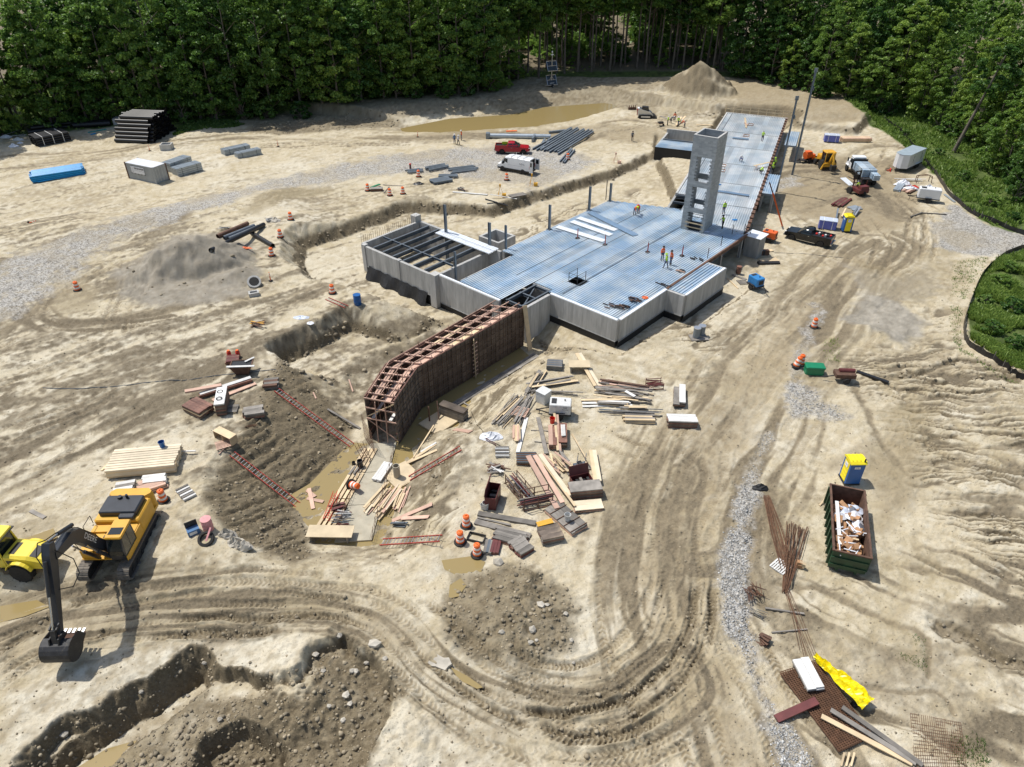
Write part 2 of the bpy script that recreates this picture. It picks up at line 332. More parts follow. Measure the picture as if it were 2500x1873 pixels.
rills([(2040,860),(2250,830),(2310,900),(2200,960),(2060,940)], 3, .13, .16, 2.2)
rills([(2240,680),(2360,640),(2330,780),(2350,880),(2250,860)], 10, .16, .2, 1.7)
rills([(1150,960),(1240,880),(1330,860),(1150,1060),(1120,1180),(1100,1330),(970,1330),(1000,1180)], 60, .10, .25, 2.2, 1.5)
rills([(1600,800),(1750,720),(1900,700),(1900,780),(1700,900),(1600,900)], 20, .07, .3, 1.6)
rills([(1900,1400),(2600,1300),(2600,1900),(1950,1900)], -35, .06, .07, .5)
rills([(1300,500),(1560,440),(1620,480),(1480,500),(1200,590)], 48, .09, .3, 1.1)
rills([(640,960),(560,1140),(520,1240),(600,1330),(740,1350),(710,1215),(830,1085),(850,1000),(720,910)], 52, .16, .10, 1.5, 1.0)
def gully(pts, w_, dep):
 P = smooth_path(pts); idx, d, s = pathd(P, w_*4); d = np.abs(d+(fbm(X[idx]*1.2, Y[idx]*1.2, 3, 4)-.5)*w_*1.6)
 Z[idx] -= dep*sstep(w_*1.6, .1*w_, d); K['mud'][idx] = np.maximum(K['mud'][idx], .55*sstep(w_*1.1, .2*w_, d)); K['brown'][idx] = np.maximum(K['brown'][idx], .7*sstep(w_*1.6, .3*w_, d))
gully([(2300,1535),(2360,1550),(2430,1600),(2500,1625)], .55, .4); gully([(2290,895),(2340,880),(2400,885),(2480,925)], .3, .3); gully([(2140,925),(2220,915),(2285,900)], .3, .25)
gully([(2080,940),(2110,990),(2130,1040),(2160,1090),(2200,1140)], .45, .10); gully([(1900,1420),(2010,1440),(2090,1480),(2180,1520),(2240,1540),(2270,1580),(2270,1650)], .3, .14)
gully([(2120,1670),(2200,1690),(2290,1690),(2330,1740)], .25, .10); gully([(640,800),(690,770),(760,745),(820,730)], .25, .12)
# ---- wheel and crawler tracks
def track(pts, offs=(-.9,.9), w_=.5, dep=.09, mud=.0, brown=.5, tread=.035, z=0.0, wig=.25, per=.32):
 P = smooth_path(pts, z); mo = max(abs(o) for o in offs)
 idx, d, s = pathd(P, mo+w_+1.2); x, y = X[idx], Y[idx]
 d = d+(fbm(x*.25, y*.25, 3, 1)-.5)*wig*2
 L = s.max(); fade = sstep(0, 2.5, s)*sstep(L, L-2.5, s); pres = sstep(.34, .5, fbm(x*.18, y*.18, 3, 2)+.08)
 d0 = d
 for i, o in enumerate(offs):
  d = d0+(_vn[i % 8](s*.22+i*31.7, s*0+o)-.5)*.75*wig*3+(fbm(x*1.1+i, y*1.1, 2, i)-.5)*.22
  pres = sstep(.40, .54, fbm(x*.24+i*13.1, y*.15-i*7.7, 3, 2+i)+.06); dp = .55+.9*_vn[(i+3) % 8](s*.12+i*5.3, s*0)
  e = np.abs(d-o)/(w_/2)/(.75+.5*_vn[(i+5) % 8](s*.3, s*0+i)); rut = sstep(1.25, .6, e)*fade*(.12+.88*pres)*dp; rim = np.exp(-((e-1.4)/.3)**2)*fade*pres*dp
  chev = np.sin((s+np.abs(d-o)*.9)*2*math.pi/per+i)
  dp2 = dep*.62; Z[idx] += -dp2*rut+dp2*.6*rim*(.3+1.4*fbm(x*2.5, y*2.5, 2, 3))+tread*chev*rut*1.35*(1-.4*_vn[3](x, y))
  if brown: K['brown'][idx] = np.maximum(K['brown'][idx], brown*np.maximum(rut*(.75-.25*chev), rim*.5))
  if mud: K['mud'][idx] = np.maximum(K['mud'][idx], mud*np.maximum(rut*(.5+.5*pres)*(.7-.45*chev), rim*.6))
A5 = (-3.4,-2.5,-1.6,-.8,.1,1.0,1.9,2.7)
track([(-60,1600),(120,1530),(350,1490),(600,1475),(820,1470),(930,1500),(1020,1570),(1110,1660),(1230,1740),(1400,1785),(1560,1770),(1660,1700)], (-2.0,-1.2,-.3,.5,1.4,2.2), .55, .13, .35, .8, .04)
track([(-60,1690),(100,1580),(300,1530),(560,1500),(780,1500),(900,1540)], (-1.1,-.3,.6,1.4), .55, .13, .5, .8, .045)
track([(1120,1560),(1200,1640),(1330,1690),(1480,1670),(1580,1600),(1640,1500),(1660,1380)], (-2.2,-1.2,-.2,.8,1.8), .5, .16, .2, .7, .04)
track([(1180,1720),(1320,1745),(1480,1730),(1600,1660),(1690,1540),(1710,1400)], (-1.0,0,.9), .55, .18, .45, .8, .045)
track([(1250,1800),(1400,1825),(1560,1810),(1680,1740)], (-.6,.5), .7, .2, .5, .8, .05)
for k, o in enumerate(((-6.0,-4.6,-3.2,-1.9),(-.8,.4,1.6,2.8),(4.0,5.2))):
 track([(1850,1960),(1745,1700),(1670,1480),(1680,1300),(1740,1130),(1830,960),(1930,830),(2040,700),(2150,590)], o, .62, .055, .12 if k < 2 else .0, .75, .03, wig=.6)
track([(1560,1400),(1590,1250),(1640,1130),(1720,1060)], (-.9,.9), .55, .08, .5, .8, .04); track([(1450,1060),(1560,1100),(1680,1080),(1760,1000)], (-.9,.9), .5, .08, .35, .8, .04)
track([(1960,620),(2060,640),(2160,655),(2230,640),(2260,590),(2250,540)], (-1.2,-.2,.9,1.9), .6, .14, .3, .7, .03); track([(2100,520),(2160,590),(2140,650),(2080,700)], (-.9,.9), .55, .12, .35, .7, .04)
track([(2080,500),(2180,480),(2240,520),(2230,600)], (-1,.9), .6, .12, .5, .7, .04); track([(1990,440),(2080,450),(2160,400),(2180,340)], (-1,1), .6, .1, .4, .7, .04); track([(2000,480),(2100,420),(2200,470),(2280,560)], (-1,1), .6, .1, .4, .7, .04)
track([(2110,1050),(2190,1075),(2270,1105),(2350,1160)], (-1.0,.9), .55, .08, .05, .5, .06)
track([(290,860),(300,780),(340,690),(300,640)], (-1.6,-.7,.2,1.1), .45, .10, .7, .6, .05); track([(80,750),(110,800),(180,820),(300,815),(420,800)], (-.9,0,.9), .55, .12, .8, .6, .05)
track([(-40,830),(90,720),(200,620),(420,530),(640,470),(900,400),(1150,370)], (-1.6,-.6,.6,1.6), .7, .06, .0, .55, .01, wig=.5); track([(-60,900),(60,820),(160,720),(300,640)], (-2,-1,.2,1.2), .6, .1, .35, .6, .03)
track([(-40,1120),(120,1070),(260,1010),(330,960)], (-1.4,-.4,.6,1.5), .6, .12, .6, .5, .04); track([(-40,1000),(90,940),(200,900),(330,850)], (-1,.2,1.3), .6, .1, .35, .5, .04); track([(40,1200),(160,1150),(280,1080),(420,1000)], (-1,0,1.2), .6, .1, .45, .5, .04)
track([(-30,440),(120,400),(300,370),(500,330),(700,320)], (-1.5,-.4,.8,1.9), .5, .07, .3, .55, .02); track([(-30,480),(200,450),(420,400),(640,350),(900,330)], (-1,1), .5, .07, .25, .5, .02); track([(620,360),(820,350),(1000,345),(1150,335),(1260,322)], (-1.6,-.5,.6,1.7), .6, .1, .5, .6, .02)
track([(500,500),(640,530),(700,470),(830,470)], (-.8,.8), .3, .07, .4, .5, .0); track([(1420,330),(1520,318),(1600,310),(1680,318)], (-1.2,0,1.2), .6, .1, .5, .6, .03); track([(1480,350),(1540,340),(1600,365)], (-1,1), .6, .08, .3, .6, .03)
track([(1300,790),(1420,870),(1560,905),(1700,930),(1800,900)], (-1.1,0,1.1), .6, .09, .1, .6, .03); track([(1830,420),(1900,500),(1990,560),(2070,600)], (-1,1), .6, .08, .3, .6, .03)
track([(620,780),(760,760),(880,790)], (-1,1), .5, .08, .3, .5, .03); track([(20,880),(150,860),(300,890),(450,880)], (-1,1), .5, .07, .2, .4, .03)
def streak(pts, half, mud, brown, fv=1.1, fs=.05, seed=3, th=.5):
 P = smooth_path(pts); idx, d, s = pathd(P, half+1); m = sstep(half, half*.5, np.abs(d)+(fbm(X[idx]*.2, Y[idx]*.2, 3, 2)-.5)*half*.5); d = d+(fbm(X[idx]*.12, Y[idx]*.12, 2, 4)-.5)*2.5
 a = .6*fbm(d*fv, s*fs, 4, seed)+.4*fbm(d*fv*2.3+9, s*fs*2.5, 3, seed+1); p = sstep(th-.03, th+.14, a+.25*(fbm(X[idx]*.09, Y[idx]*.09, 3, seed)-.5))*m
 Z[idx] -= .03*p-.05*p*(fbm(X[idx]*3, Y[idx]*3, 2, 1)-.5); K['mud'][idx] = np.maximum(K['mud'][idx], mud*p); K['brown'][idx] = np.maximum(K['brown'][idx], brown*p)
HR = [(1860,1960),(1750,1700),(1690,1480),(1700,1300),(1755,1130),(1840,960),(1930,830),(2040,700),(2150,590)]
streak(HR, 9, .62, .9, .8, .045); streak(HR[3:], 7, .7, .95, .7, .05, 2, .45); streak([(1600,1500),(1620,1300),(1660,1150)], 4, .7, .9, .9, .06, 5)
streak([(-60,1560),(200,1505),(560,1480),(840,1480),(960,1530),(1080,1650),(1280,1740),(1500,1760),(1660,1660)], 3.4, .8, .9, 1.6, .05, 1, .47)
streak([(-40,1000),(150,920),(330,850),(520,800)], 9, .75, .6, .5, .07, 2, .52); streak([(-40,1180),(120,1100),(300,1010),(480,930)], 9, .85, .6, .5, .07, 4, .50); streak([(-40,880),(70,790),(190,660),(420,545)], 4, .7, .8, .8, .06, 6, .48); streak([(70,770),(130,812),(240,820),(420,800)], 2.2, .9, .8, .8, .08, 3, .42)
streak([(-40,400),(200,380),(450,340),(700,325),(960,330),(1250,325)], 6, .55, .8, .5, .035, 5, .5); streak([(1900,480),(2020,460),(2120,420),(2190,380)], 8, .65, .85, .5, .06, 2, .48); streak([(1900,430),(2000,420),(2100,440),(2220,520)], 6, .75, .9, .6, .06, 4, .45); streak([(2000,560),(2120,600),(2240,610)], 6, .6, .8, .6, .06, 1, .48); streak([(1400,330),(1520,300),(1640,325)], 6, .5, .8, .5, .06, 3, .5); streak([(560,860),(660,780),(800,740)], 4, .4, .6, .5, .06, 3, .5)
# ---- what covers the ground
paint('gravel', [(0,690),(60,640),(200,590),(380,520),(560,465),(760,420),(900,385),(1060,365),(1230,350),(1330,360),(1420,370),(1470,392),(1440,412),(1360,448),(1300,470),(1240,450),(1120,440),(1000,425),(860,440),(700,470),(560,520),(420,560),(300,610),(200,680),(120,760),(50,800),(-60,850),(-60,690)], .78, 2.4)
paint('gravel', [(2290,520),(2330,500),(2400,545),(2520,575),(2520,625),(2440,620),(2380,625),(2290,600),(2270,560)], .95, 1.2)
paint('gravel', [(1915,930),(1960,925),(2030,985),(2065,1022),(2040,1030),(1985,1020),(1930,1020),(1900,980)], .75, 1.0)
paint('gravel', [(1900,1040),(1880,1100),(1850,1180),(1835,1270),(1825,1400),(1832,1500),(1850,1600),(1880,1700),(1930,1780),(2000,1900),(1915,1900),(1860,1770),(1805,1640),(1772,1540),(1755,1430),(1765,1330),(1795,1230),(1825,1140),(1865,1060)], .9, .9)
paint('gravel', [(1990,740),(1960,800),(1930,860),(1920,930),(1945,940),(1975,880),(2000,800),(2030,760)], .6, 1.0)
paint('brown', [(1960,1960),(1800,1700),(1745,1500),(1755,1330),(1800,1150),(1900,980),(2020,820),(2150,640),(2080,600),(1900,760),(1760,920),(1650,1080),(1560,1250),(1520,1400),(1560,1600),(1640,1800),(1700,1960)], .75, 2.5); paint('brown', [(0,1480),(400,1440),(850,1430),(1000,1530),(1120,1620),(1300,1680),(1550,1600),(1640,1600),(1600,1780),(1400,1830),(1200,1800),(1000,1620),(850,1540),(400,1540),(0,1640)], .6, 1.2)
paint('gravel', [(1890,440),(1940,420),(1960,450),(1900,470)], .7, 1.0)
GRASS_A = [(2500,612),(2445,632),(2402,670),(2362,770),(2372,830),(2440,875),(2520,915),(2640,900),(2640,620)]
GRASS_B = [(2108,300),(2150,318),(2200,352),(2240,392),(2300,440),(2360,512),(2420,550),(2520,575),(2700,600),(2700,100),(2000,100),(2060,262)]
GRASS_C = [(-200,345),(0,335),(240,312),(330,300),(470,322),(560,300),(640,280),(800,268),(950,258),(1150,240),(1240,222),(1300,205),(1440,190),(1560,184),(1620,190),(1780,192),(1900,212),(2060,252),(2060,60),(-200,60)]
paint('grass', GRASS_A, 1, .5); paint('grass', GRASS_B, 1, .8); paint('grass', GRASS_C, .9, 1.5); K['grass'][(Y > 176)|(np.abs(X) > 118)|((X > 88)&(Y > 100))] = 1
K['mud'][Y > 180] = 1; K['grass'][Y > 180] = 0
paint('grass', [(440,310),(470,290),(540,290),(600,300),(560,312),(470,318),(420,335)], .9, .8)
paint('grey', [(290,690),(360,640),(430,600),(520,590),(620,620),(640,700),(600,740),(480,770),(380,770),(300,750)], .95, 1.5); paint('soil', [(270,700),(340,630),(420,590),(540,575),(660,620),(660,720),(560,770),(400,800),(290,770)], .28, 1.5)
paint('grey', [(2050,780),(2120,715),(2200,735),(2260,790),(2210,850),(2150,825),(2080,805)], .85, 1.0)
paint('grey', [(2060,640),(2200,680),(2270,640),(2300,690),(2250,740),(2100,730)], .45, 1.2)
paint('soil', [(1110,1400),(1250,1375),(1350,1410),(1400,1500),(1385,1590),(1300,1650),(1180,1625),(1090,1560),(1080,1480)], .75, .8)
paint('soil', [(768,1590),(850,1565),(960,1650),(1000,1700),(930,1770),(900,1900),(480,1900),(500,1690),(620,1672),(735,1700)], .85, .6)
paint('soil', [(100,1900),(200,1840),(480,1650),(520,1700),(560,1900)], .6, .6)
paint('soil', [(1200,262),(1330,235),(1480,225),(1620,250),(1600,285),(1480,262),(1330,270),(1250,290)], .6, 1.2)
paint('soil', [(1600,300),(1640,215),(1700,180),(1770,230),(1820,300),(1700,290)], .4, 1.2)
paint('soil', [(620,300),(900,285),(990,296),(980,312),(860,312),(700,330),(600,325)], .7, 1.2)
paint('pale', [(20,1700),(250,1600),(420,1560),(620,1540),(745,1560),(740,1640),(620,1650),(480,1610),(345,1670),(160,1780),(0,1873)], .8, .6)
paint('pale', [(960,1760),(1000,1690),(1020,1760),(1000,1900),(860,1900),(900,1820)], .6, .5)
paint('pale', [(1120,960),(1160,1010),(1160,1200),(1120,1330),(1080,1300),(1100,1150)], .5, .8); paint('pale', [(1480,1300),(1560,1330),(1560,1480),(1440,1520),(1450,1400)], .6, 1.0)
paint('pale', [(690,600),(960,560),(1030,600),(900,700),(800,690)], .4, 1.0); paint('pale', [(0,800),(700,780),(680,1000),(500,1180),(300,1230),(0,1230)], .35, 3)
paint('pale', [(1600,740),(1880,650),(1900,760),(1700,860),(1540,860)], .35, 2); paint('pale', [(480,440),(1000,340),(1100,340),(700,400)], .5, 2)
for pp, zz in PUD: paint('wet', pp, .75, .8, zz)
paint('brown', [(2090,1130),(2200,1050),(2260,1110),(2220,1240),(2150,1300),(2130,1200)], .7, 1.0); paint('brown', [(1990,1130),(2060,1110),(2120,1060),(2160,1080),(2100,1140),(2020,1160)], .6, .6)
paint('soil', [(560,305),(1000,292),(1250,262),(1330,240),(1500,232),(1640,245),(1640,185),(1500,180),(1340,195),(1200,225),(950,252),(640,275)], .55, 1.2); paint('brown', [(1780,280),(1900,300),(2000,322),(2090,318),(2110,280),(2050,245),(1900,215),(1780,195)], .8, 1.5)  # back bank: brown soil, deepened so its colour carries the tree shade too
paint('brown', [(1900,400),(2000,375),(2180,390),(2260,470),(2220,560),(2100,575),(1960,530),(1885,480)], .85, 2.0); paint('brown', [(940,345),(1050,322),(1300,318),(1480,300),(1600,310),(1640,330),(1560,350),(1420,330),(1250,335),(1050,350)], .7, 1.5)
paint('wet', [(2060,620),(2200,660),(2290,600),(2340,640),(2250,740),(2120,720)], .5, 1.2); paint('wet', [(2160,1020),(2290,1060),(2240,1180),(2180,1200),(2100,1140)], .4, 1)
paint('wet', [(2060,1560),(2180,1500),(2260,1560),(2280,1660),(2220,1640),(2190,1580)], .45, .8); paint('wet', [(2240,1850),(2260,1830),(2300,1840),(2310,1873)], .3, .6); paint('wet', [(2240,1360),(2300,1350),(2310,1400),(2250,1400)], .5,.4)
paint('wet', [(980,305),(1100,288),(1480,250),(1500,265),(1320,312),(1100,328)], .7, 1.2); paint('wet', [(1520,860),(1640,800),(1700,810),(1600,860)], .5, .8)
left = sstep(8, -14, X)*sstep(33, 41, Y)*sstep(125, 80, Y)
patch = fbm(X*.06+5, Y*.06, 4, 5); sm2 = fbm(us*.33+7, vs_*1.3, 5, 1); gr = fbm(X*2.2, Y*2.2, 4, 7)
md = sstep(.50, .70, .5*smear+.3*sm2+.2*gr+.08*left+.30*(patch-.5))
K['mud'] = np.maximum(K['mud'], (md*(.15+.6*left)*sstep(170,120,Y)).astype(np.float32))
K['brown'] = np.maximum(K['brown'], (.6*sstep(.46, .70, .45*fbm(X*.10, Y*.10, 5, 6)+.25*sm2+.3*gr)).astype(np.float32))
K['pale'] = np.maximum(K['pale'], (.8*sstep(.50, .68, .5*fbm(us*.09+31, vs_*.22, 5, 2)+.3*sm2+.2*fbm(X*1.3+9, Y*1.3, 3, 4))*(1-K['mud'])).astype(np.float32))
for k_, a_ in (('mud',.28),('brown',.28),('soil',.25),('wet',.2),('grey',.25),('gravel',.3)):
 m_ = K[k_]; K[k_] = np.clip(m_+(gr-.5)*2*a_*np.clip(m_*4, 0, 1)*np.clip((1.15-m_)*2.5, 0, 1), 0, 1).astype(np.float32)
Zg = Z.reshape(NR, NC)
gy = np.gradient(Zg, Yr, axis=0); gx = np.gradient(Zg, axis=1)/np.maximum(np.gradient(XX, axis=1), 1e-3)
sl_ = np.sqrt(gx**2+gy**2)
def blur(a, n=2):
 for _ in range(n): a = (np.roll(a,1,0)+np.roll(a,-1,0)+a*2+np.roll(a,1,1)+np.roll(a,-1,1))/6
 return a
cut = sstep(.38, .75, blur(sl_, 4)).ravel()*sstep(.2, -.3, Z-.35*(Y > 120))
K['soil'] = np.maximum(K['soil'], (cut*.85).astype(np.float32))
K['soil'] = np.maximum(K['soil'], (sstep(.45, .8, blur(sl_, 4)).ravel()*.8*(Y > 118)).astype(np.float32))
paint('soil', [(590,1100),(545,1160),(500,1233),(530,1290),(610,1340),(720,1372),(770,1335),(716,1212),(745,1185),(834,1082),(862,1000),(760,925),(690,900),(650,990)], .8, .5)
cl = np.maximum(K['soil'], .55*K['mud']); Z = Z+cl*((fbm(X*1.9, Y*1.9, 4, 1)-.5)*.42+Zfine*.13)*sstep(190, 60, Y)+(fbm(us*1.1, vs_*3.2, 3, 6)-.5)*.06*sstep(120,50,Y)
Z = Z+K['gravel']*Zfine*.05
Z = Z+np.where(Y > 172, (Y-172)*.05, 0)*sstep(-160, -60, -np.abs(X)+40*0-0) + 0
Zg = Z.reshape(NR, NC)
def zt(x, y):
 x = np.atleast_1d(np.asarray(x, float)); y = np.atleast_1d(np.asarray(y, float))
 r = np.clip(np.searchsorted(Yr, y)-1, 0, NR-2); fr = (y-Yr[r])/(Yr[r+1]-Yr[r])
 u = x/hw(y); c = np.clip(np.searchsorted(Ur, u)-1, 0, NC-2); fc = (u-Ur[c])/(Ur[c+1]-Ur[c])
 fr = np.clip(fr,0,1); fc = np.clip(fc,0,1)
 return (Zg[r,c]*(1-fc)+Zg[r,c+1]*fc)*(1-fr)+(Zg[r+1,c]*(1-fc)+Zg[r+1,c+1]*fc)*fr
def zz(x, y): return float(zt(x, y)[0])
def GT(px, py, up=0.0):                              # point of the ground seen at a photograph pixel
 zs = np.arange(8.0, -3.5, -.03); a = (px-1250)/F_PX; t = (py-936.5)/F_PX
 d = (H_CAM-zs)/(SP+CP*t); x = a*d; y = d*(CP-SP*t); h = zt(x, y)
 k = np.nonzero(zs <= h)[0]; k = k[0] if k.size else -1
 return Vector((x[k], y[k], float(h[k])+up))
def ang(p0, p1):
 a, b = GT(*p0), GT(*p1); return math.atan2(b.y-a.y, b.x-a.x)
# ---- ground mesh
me = bpy.data.meshes.new('ground'); me.vertices.add(NV)
me.vertices.foreach_set('co', np.stack([X, Y, Z], 1).astype(np.float32).ravel())
ii = (np.arange(NR-1)[:,None]*NC+np.arange(NC-1)[None,:]).ravel()
q = np.stack([ii, ii+1, ii+NC+1, ii+NC], 1).astype(np.int32)
me.loops.add(q.size); me.polygons.add(len(q))
me.loops.foreach_set('vertex_index', q.ravel()); me.polygons.foreach_set('loop_start', np.arange(0, q.size, 4, dtype=np.int32))
try: me.polygons.foreach_set('loop_total', np.full(len(q), 4, np.int32))
except Exception: pass
me.update(); me.polygons.foreach_set('use_smooth', np.ones(len(q), bool))
def attr(name, a, b, c):
 at = me.attributes.new(name, 'FLOAT_COLOR', 'POINT')
 at.data.foreach_set('color', np.stack([a, b, c, np.ones(NV)], 1).astype(np.float32).ravel())
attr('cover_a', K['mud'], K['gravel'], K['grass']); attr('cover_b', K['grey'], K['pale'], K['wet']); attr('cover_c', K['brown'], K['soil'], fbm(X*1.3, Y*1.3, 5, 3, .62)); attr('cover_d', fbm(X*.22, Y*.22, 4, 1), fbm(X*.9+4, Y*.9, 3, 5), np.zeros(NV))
gm = bpy.data.materials.new('ground_clay'); gm.use_nodes = True
n, l = gm.node_tree.nodes, gm.node_tree.links; P = n['Principled BSDF']
def nod(t, **k):
 o = n.new(t)
 for a, b in k.items():
  try: o.inputs[a].default_value = b
  except Exception: setattr(o, a, b)
 return o
geo = nod('ShaderNodeNewGeometry')
def noise(scale, det=6, rough=.6, vec=None):
 o = nod('ShaderNodeTexNoise', Scale=scale, Detail=det, Roughness=rough); l.new(vec or geo.outputs['Position'], o.inputs['Vector']); return o.outputs[0]
def rng(s, a, b, c=0.0, d=1.0):
 o = nod('ShaderNodeMapRange'); o.inputs[1].default_value = a; o.inputs[2].default_value = b; o.inputs[3].default_value = c; o.inputs[4].default_value = d
 l.new(s, o.inputs[0]); return o.outputs[0]
def mix(fac, A, B, mode='MIX'):
 o = n.new('ShaderNodeMix'); o.data_type = 'RGBA'; o.blend_type = mode
 for s, k in ((fac,0),(A,6),(B,7)):
  if isinstance(s, (int,float)): o.inputs[k].default_value = s
  elif isinstance(s, tuple): o.inputs[k].default_value = (*s,1)
  else: l.new(s, o.inputs[k])
 return o.outputs[2]
def mth(op, a, b):
 o = n.new('ShaderNodeMath'); o.operation = op; o.use_clamp = op in ('ADD','MULTIPLY')
 for s, k in ((a,0),(b,1)):
  if isinstance(s, (int,float)): o.inputs[k].default_value = s
  else: l.new(s, o.inputs[k])
 return o.outputs[0]
def att(name):
 a = n.new('ShaderNodeAttribute'); a.attribute_name = name; s = n.new('ShaderNodeSeparateColor'); l.new(a.outputs['Color'], s.inputs[0]); return s.outputs
ca_, cb_, cc_, cd_ = att('cover_a'), att('cover_b'), att('cover_c'), att('cover_d')
fine = noise(6.0, 4, .78); mid = cc_[2]; big = cd_[0]
def em(m, lo=.25, hi=.75, amt=.28):
 lo -= .12; hi += .15
 o = n.new('ShaderNodeMath'); o.operation = 'MULTIPLY_ADD'; l.new(mid, o.inputs[0]); o.inputs[1].default_value = amt; o.inputs[2].default_value = -amt*.5
 o2 = n.new('ShaderNodeMath'); o2.operation = 'ADD'; l.new(m, o2.inputs[0]); l.new(o.outputs[0], o2.inputs[1])
 a = rng(o2.outputs[0], lo, hi); return mth('MULTIPLY', a, rng(m, .02, .2))
C0 = mix(rng(big, .35, .65), (.425,.355,.23), (.50,.425,.29))
C0 = mix(rng(mid, .32, .75), C0, (.58,.515,.385))
C0 = mix(rng(cb_[1], 0, 1), C0, mix(rng(mid, .3, .7), (.56,.50,.385), (.635,.59,.48)))
C0 = mix(mth('MULTIPLY', rng(fine, .52, .74), .6), C0, (.24,.185,.105))
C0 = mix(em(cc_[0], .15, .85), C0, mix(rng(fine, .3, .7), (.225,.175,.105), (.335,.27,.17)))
C0 = mix(em(ca_[0], .2, .7), C0, mix(rng(fine, .3, .7), (.125,.10,.065), (.225,.185,.125)))
C0 = mix(em(cb_[0], .2, .6), C0, mix(rng(mid, .3, .7), (.25,.225,.18), (.37,.335,.275)))
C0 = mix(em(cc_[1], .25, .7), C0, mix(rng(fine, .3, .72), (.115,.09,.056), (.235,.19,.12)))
C0 = mix(mth('MULTIPLY', em(cb_[2], .2, .7, .3), .75), C0, (.30,.24,.14))
vo = nod('ShaderNodeTexVoronoi', Scale=7.0); l.new(geo.outputs['Position'], vo.inputs['Vector'])
hs = n.new('ShaderNodeSeparateColor'); l.new(vo.outputs['Color'], hs.inputs[0])
stone = mix(rng(hs.outputs[0], 0, 1), (.18,.165,.14), (.54,.515,.47))
stone = mix(mth('MULTIPLY', rng(big, .45, .65), .5), stone, (.36,.30,.20))
C0 = mix(em(ca_[1], .35, .65, .6), C0, stone)
grs = mix(rng(mid, .3, .7), (.055,.08,.02), (.12,.165,.042)); C0 = mix(em(ca_[2], .3, .6), C0, grs)
v2 = nod('ShaderNodeTexVoronoi', Scale=3.6); l.new(geo.outputs['Position'], v2.inputs['Vector'])
crumb = mth('MULTIPLY', rng(v2.outputs['Distance'], .20, .12), rng(cd_[1], .5, .6))
C0 = mix(mth('MULTIPLY', crumb, .55), C0, (.24,.205,.15))
l.new(C0, P.inputs['Base Color'])
l.new(rng(cb_[2], .2, .8, .92, .42), P.inputs['Roughness']); P.inputs['Specular IOR Level'].default_value = .25
bh = nod('ShaderNodeMath', operation='MULTIPLY_ADD'); l.new(fine, bh.inputs[0]); bh.inputs[1].default_value = .6; l.new(mid, bh.inputs[2])
bp = nod('ShaderNodeBump', Strength=.9, Distance=.13); l.new(bh.outputs[0], bp.inputs['Height'])
pe = nod('ShaderNodeBump', Distance=.10); l.new(mth('MULTIPLY', ca_[1], .8), pe.inputs['Strength']); l.new(vo.outputs['Distance'], pe.inputs['Height']); l.new(bp.outputs[0], pe.inputs['Normal'])
l.new(pe.outputs[0], P.inputs['Normal'])
me.materials.append(gm)
ground = link('ground', me); tag(ground, 'pale rutted clay ground of the construction site', None, None, 'structure')
# ---- standing water
wm = bpy.data.materials.new('muddy_water'); wm.use_nodes = True; p = wm.node_tree.nodes['Principled BSDF']
p.inputs['Base Color'].default_value = (.30,.225,.095,1); p.inputs['Roughness'].default_value = .12; p.inputs['Specular IOR Level'].default_value = .5
nz = wm.node_tree.nodes.new('ShaderNodeTexNoise'); nz.inputs['Scale'].default_value = 3; b_ = wm.node_tree.nodes.new('ShaderNodeBump'); b_.inputs['Strength'].default_value = .02
wm.node_tree.links.new(nz.outputs[0], b_.inputs['Height']); wm.node_tree.links.new(b_.outputs[0], p.inputs['Normal'])
def water(name, pts, z, grow=1.0, label='muddy brown rain puddle on the clay'):
 P_ = w2(pts, z); c = P_.mean(0); P_ = c+(P_-c)*grow
 m_ = MB(); m_.poly([(a, b, z) for a, b in P_]); o = m_.build(name, wm); tag(o, label, None, None, 'structure'); return o
water('pond', [(960,318),(1100,290),(1250,280),(1330,262),(1480,252),(1510,262),(1400,298),(1300,314),(1150,326),(1040,330)], -.16, 1.02, 'long shallow pond of muddy water below the back bank')
for k, z_ in zip(PW, PZ): water('puddle', PUD[k][0], z_-.045, 1.0)
water('trench_water', [(700,1215),(742,1275),(771,1330),(881,1340),(930,1330),(985,1210),(1012,1150),(1012,1095),(1060,1060),(1118,1045),(1155,975),(1220,938),(1300,884),(1262,850),(1000,1000),(960,1090),(860,1080),(760,1180)], -1.90, 1.02, 'muddy water standing in the formwork trench')
water('trench_water', [(180,1880),(260,1828),(360,1800),(330,1873),(260,1920)], -2.25, 1.0, 'muddy water in the deep hand-dug trench')
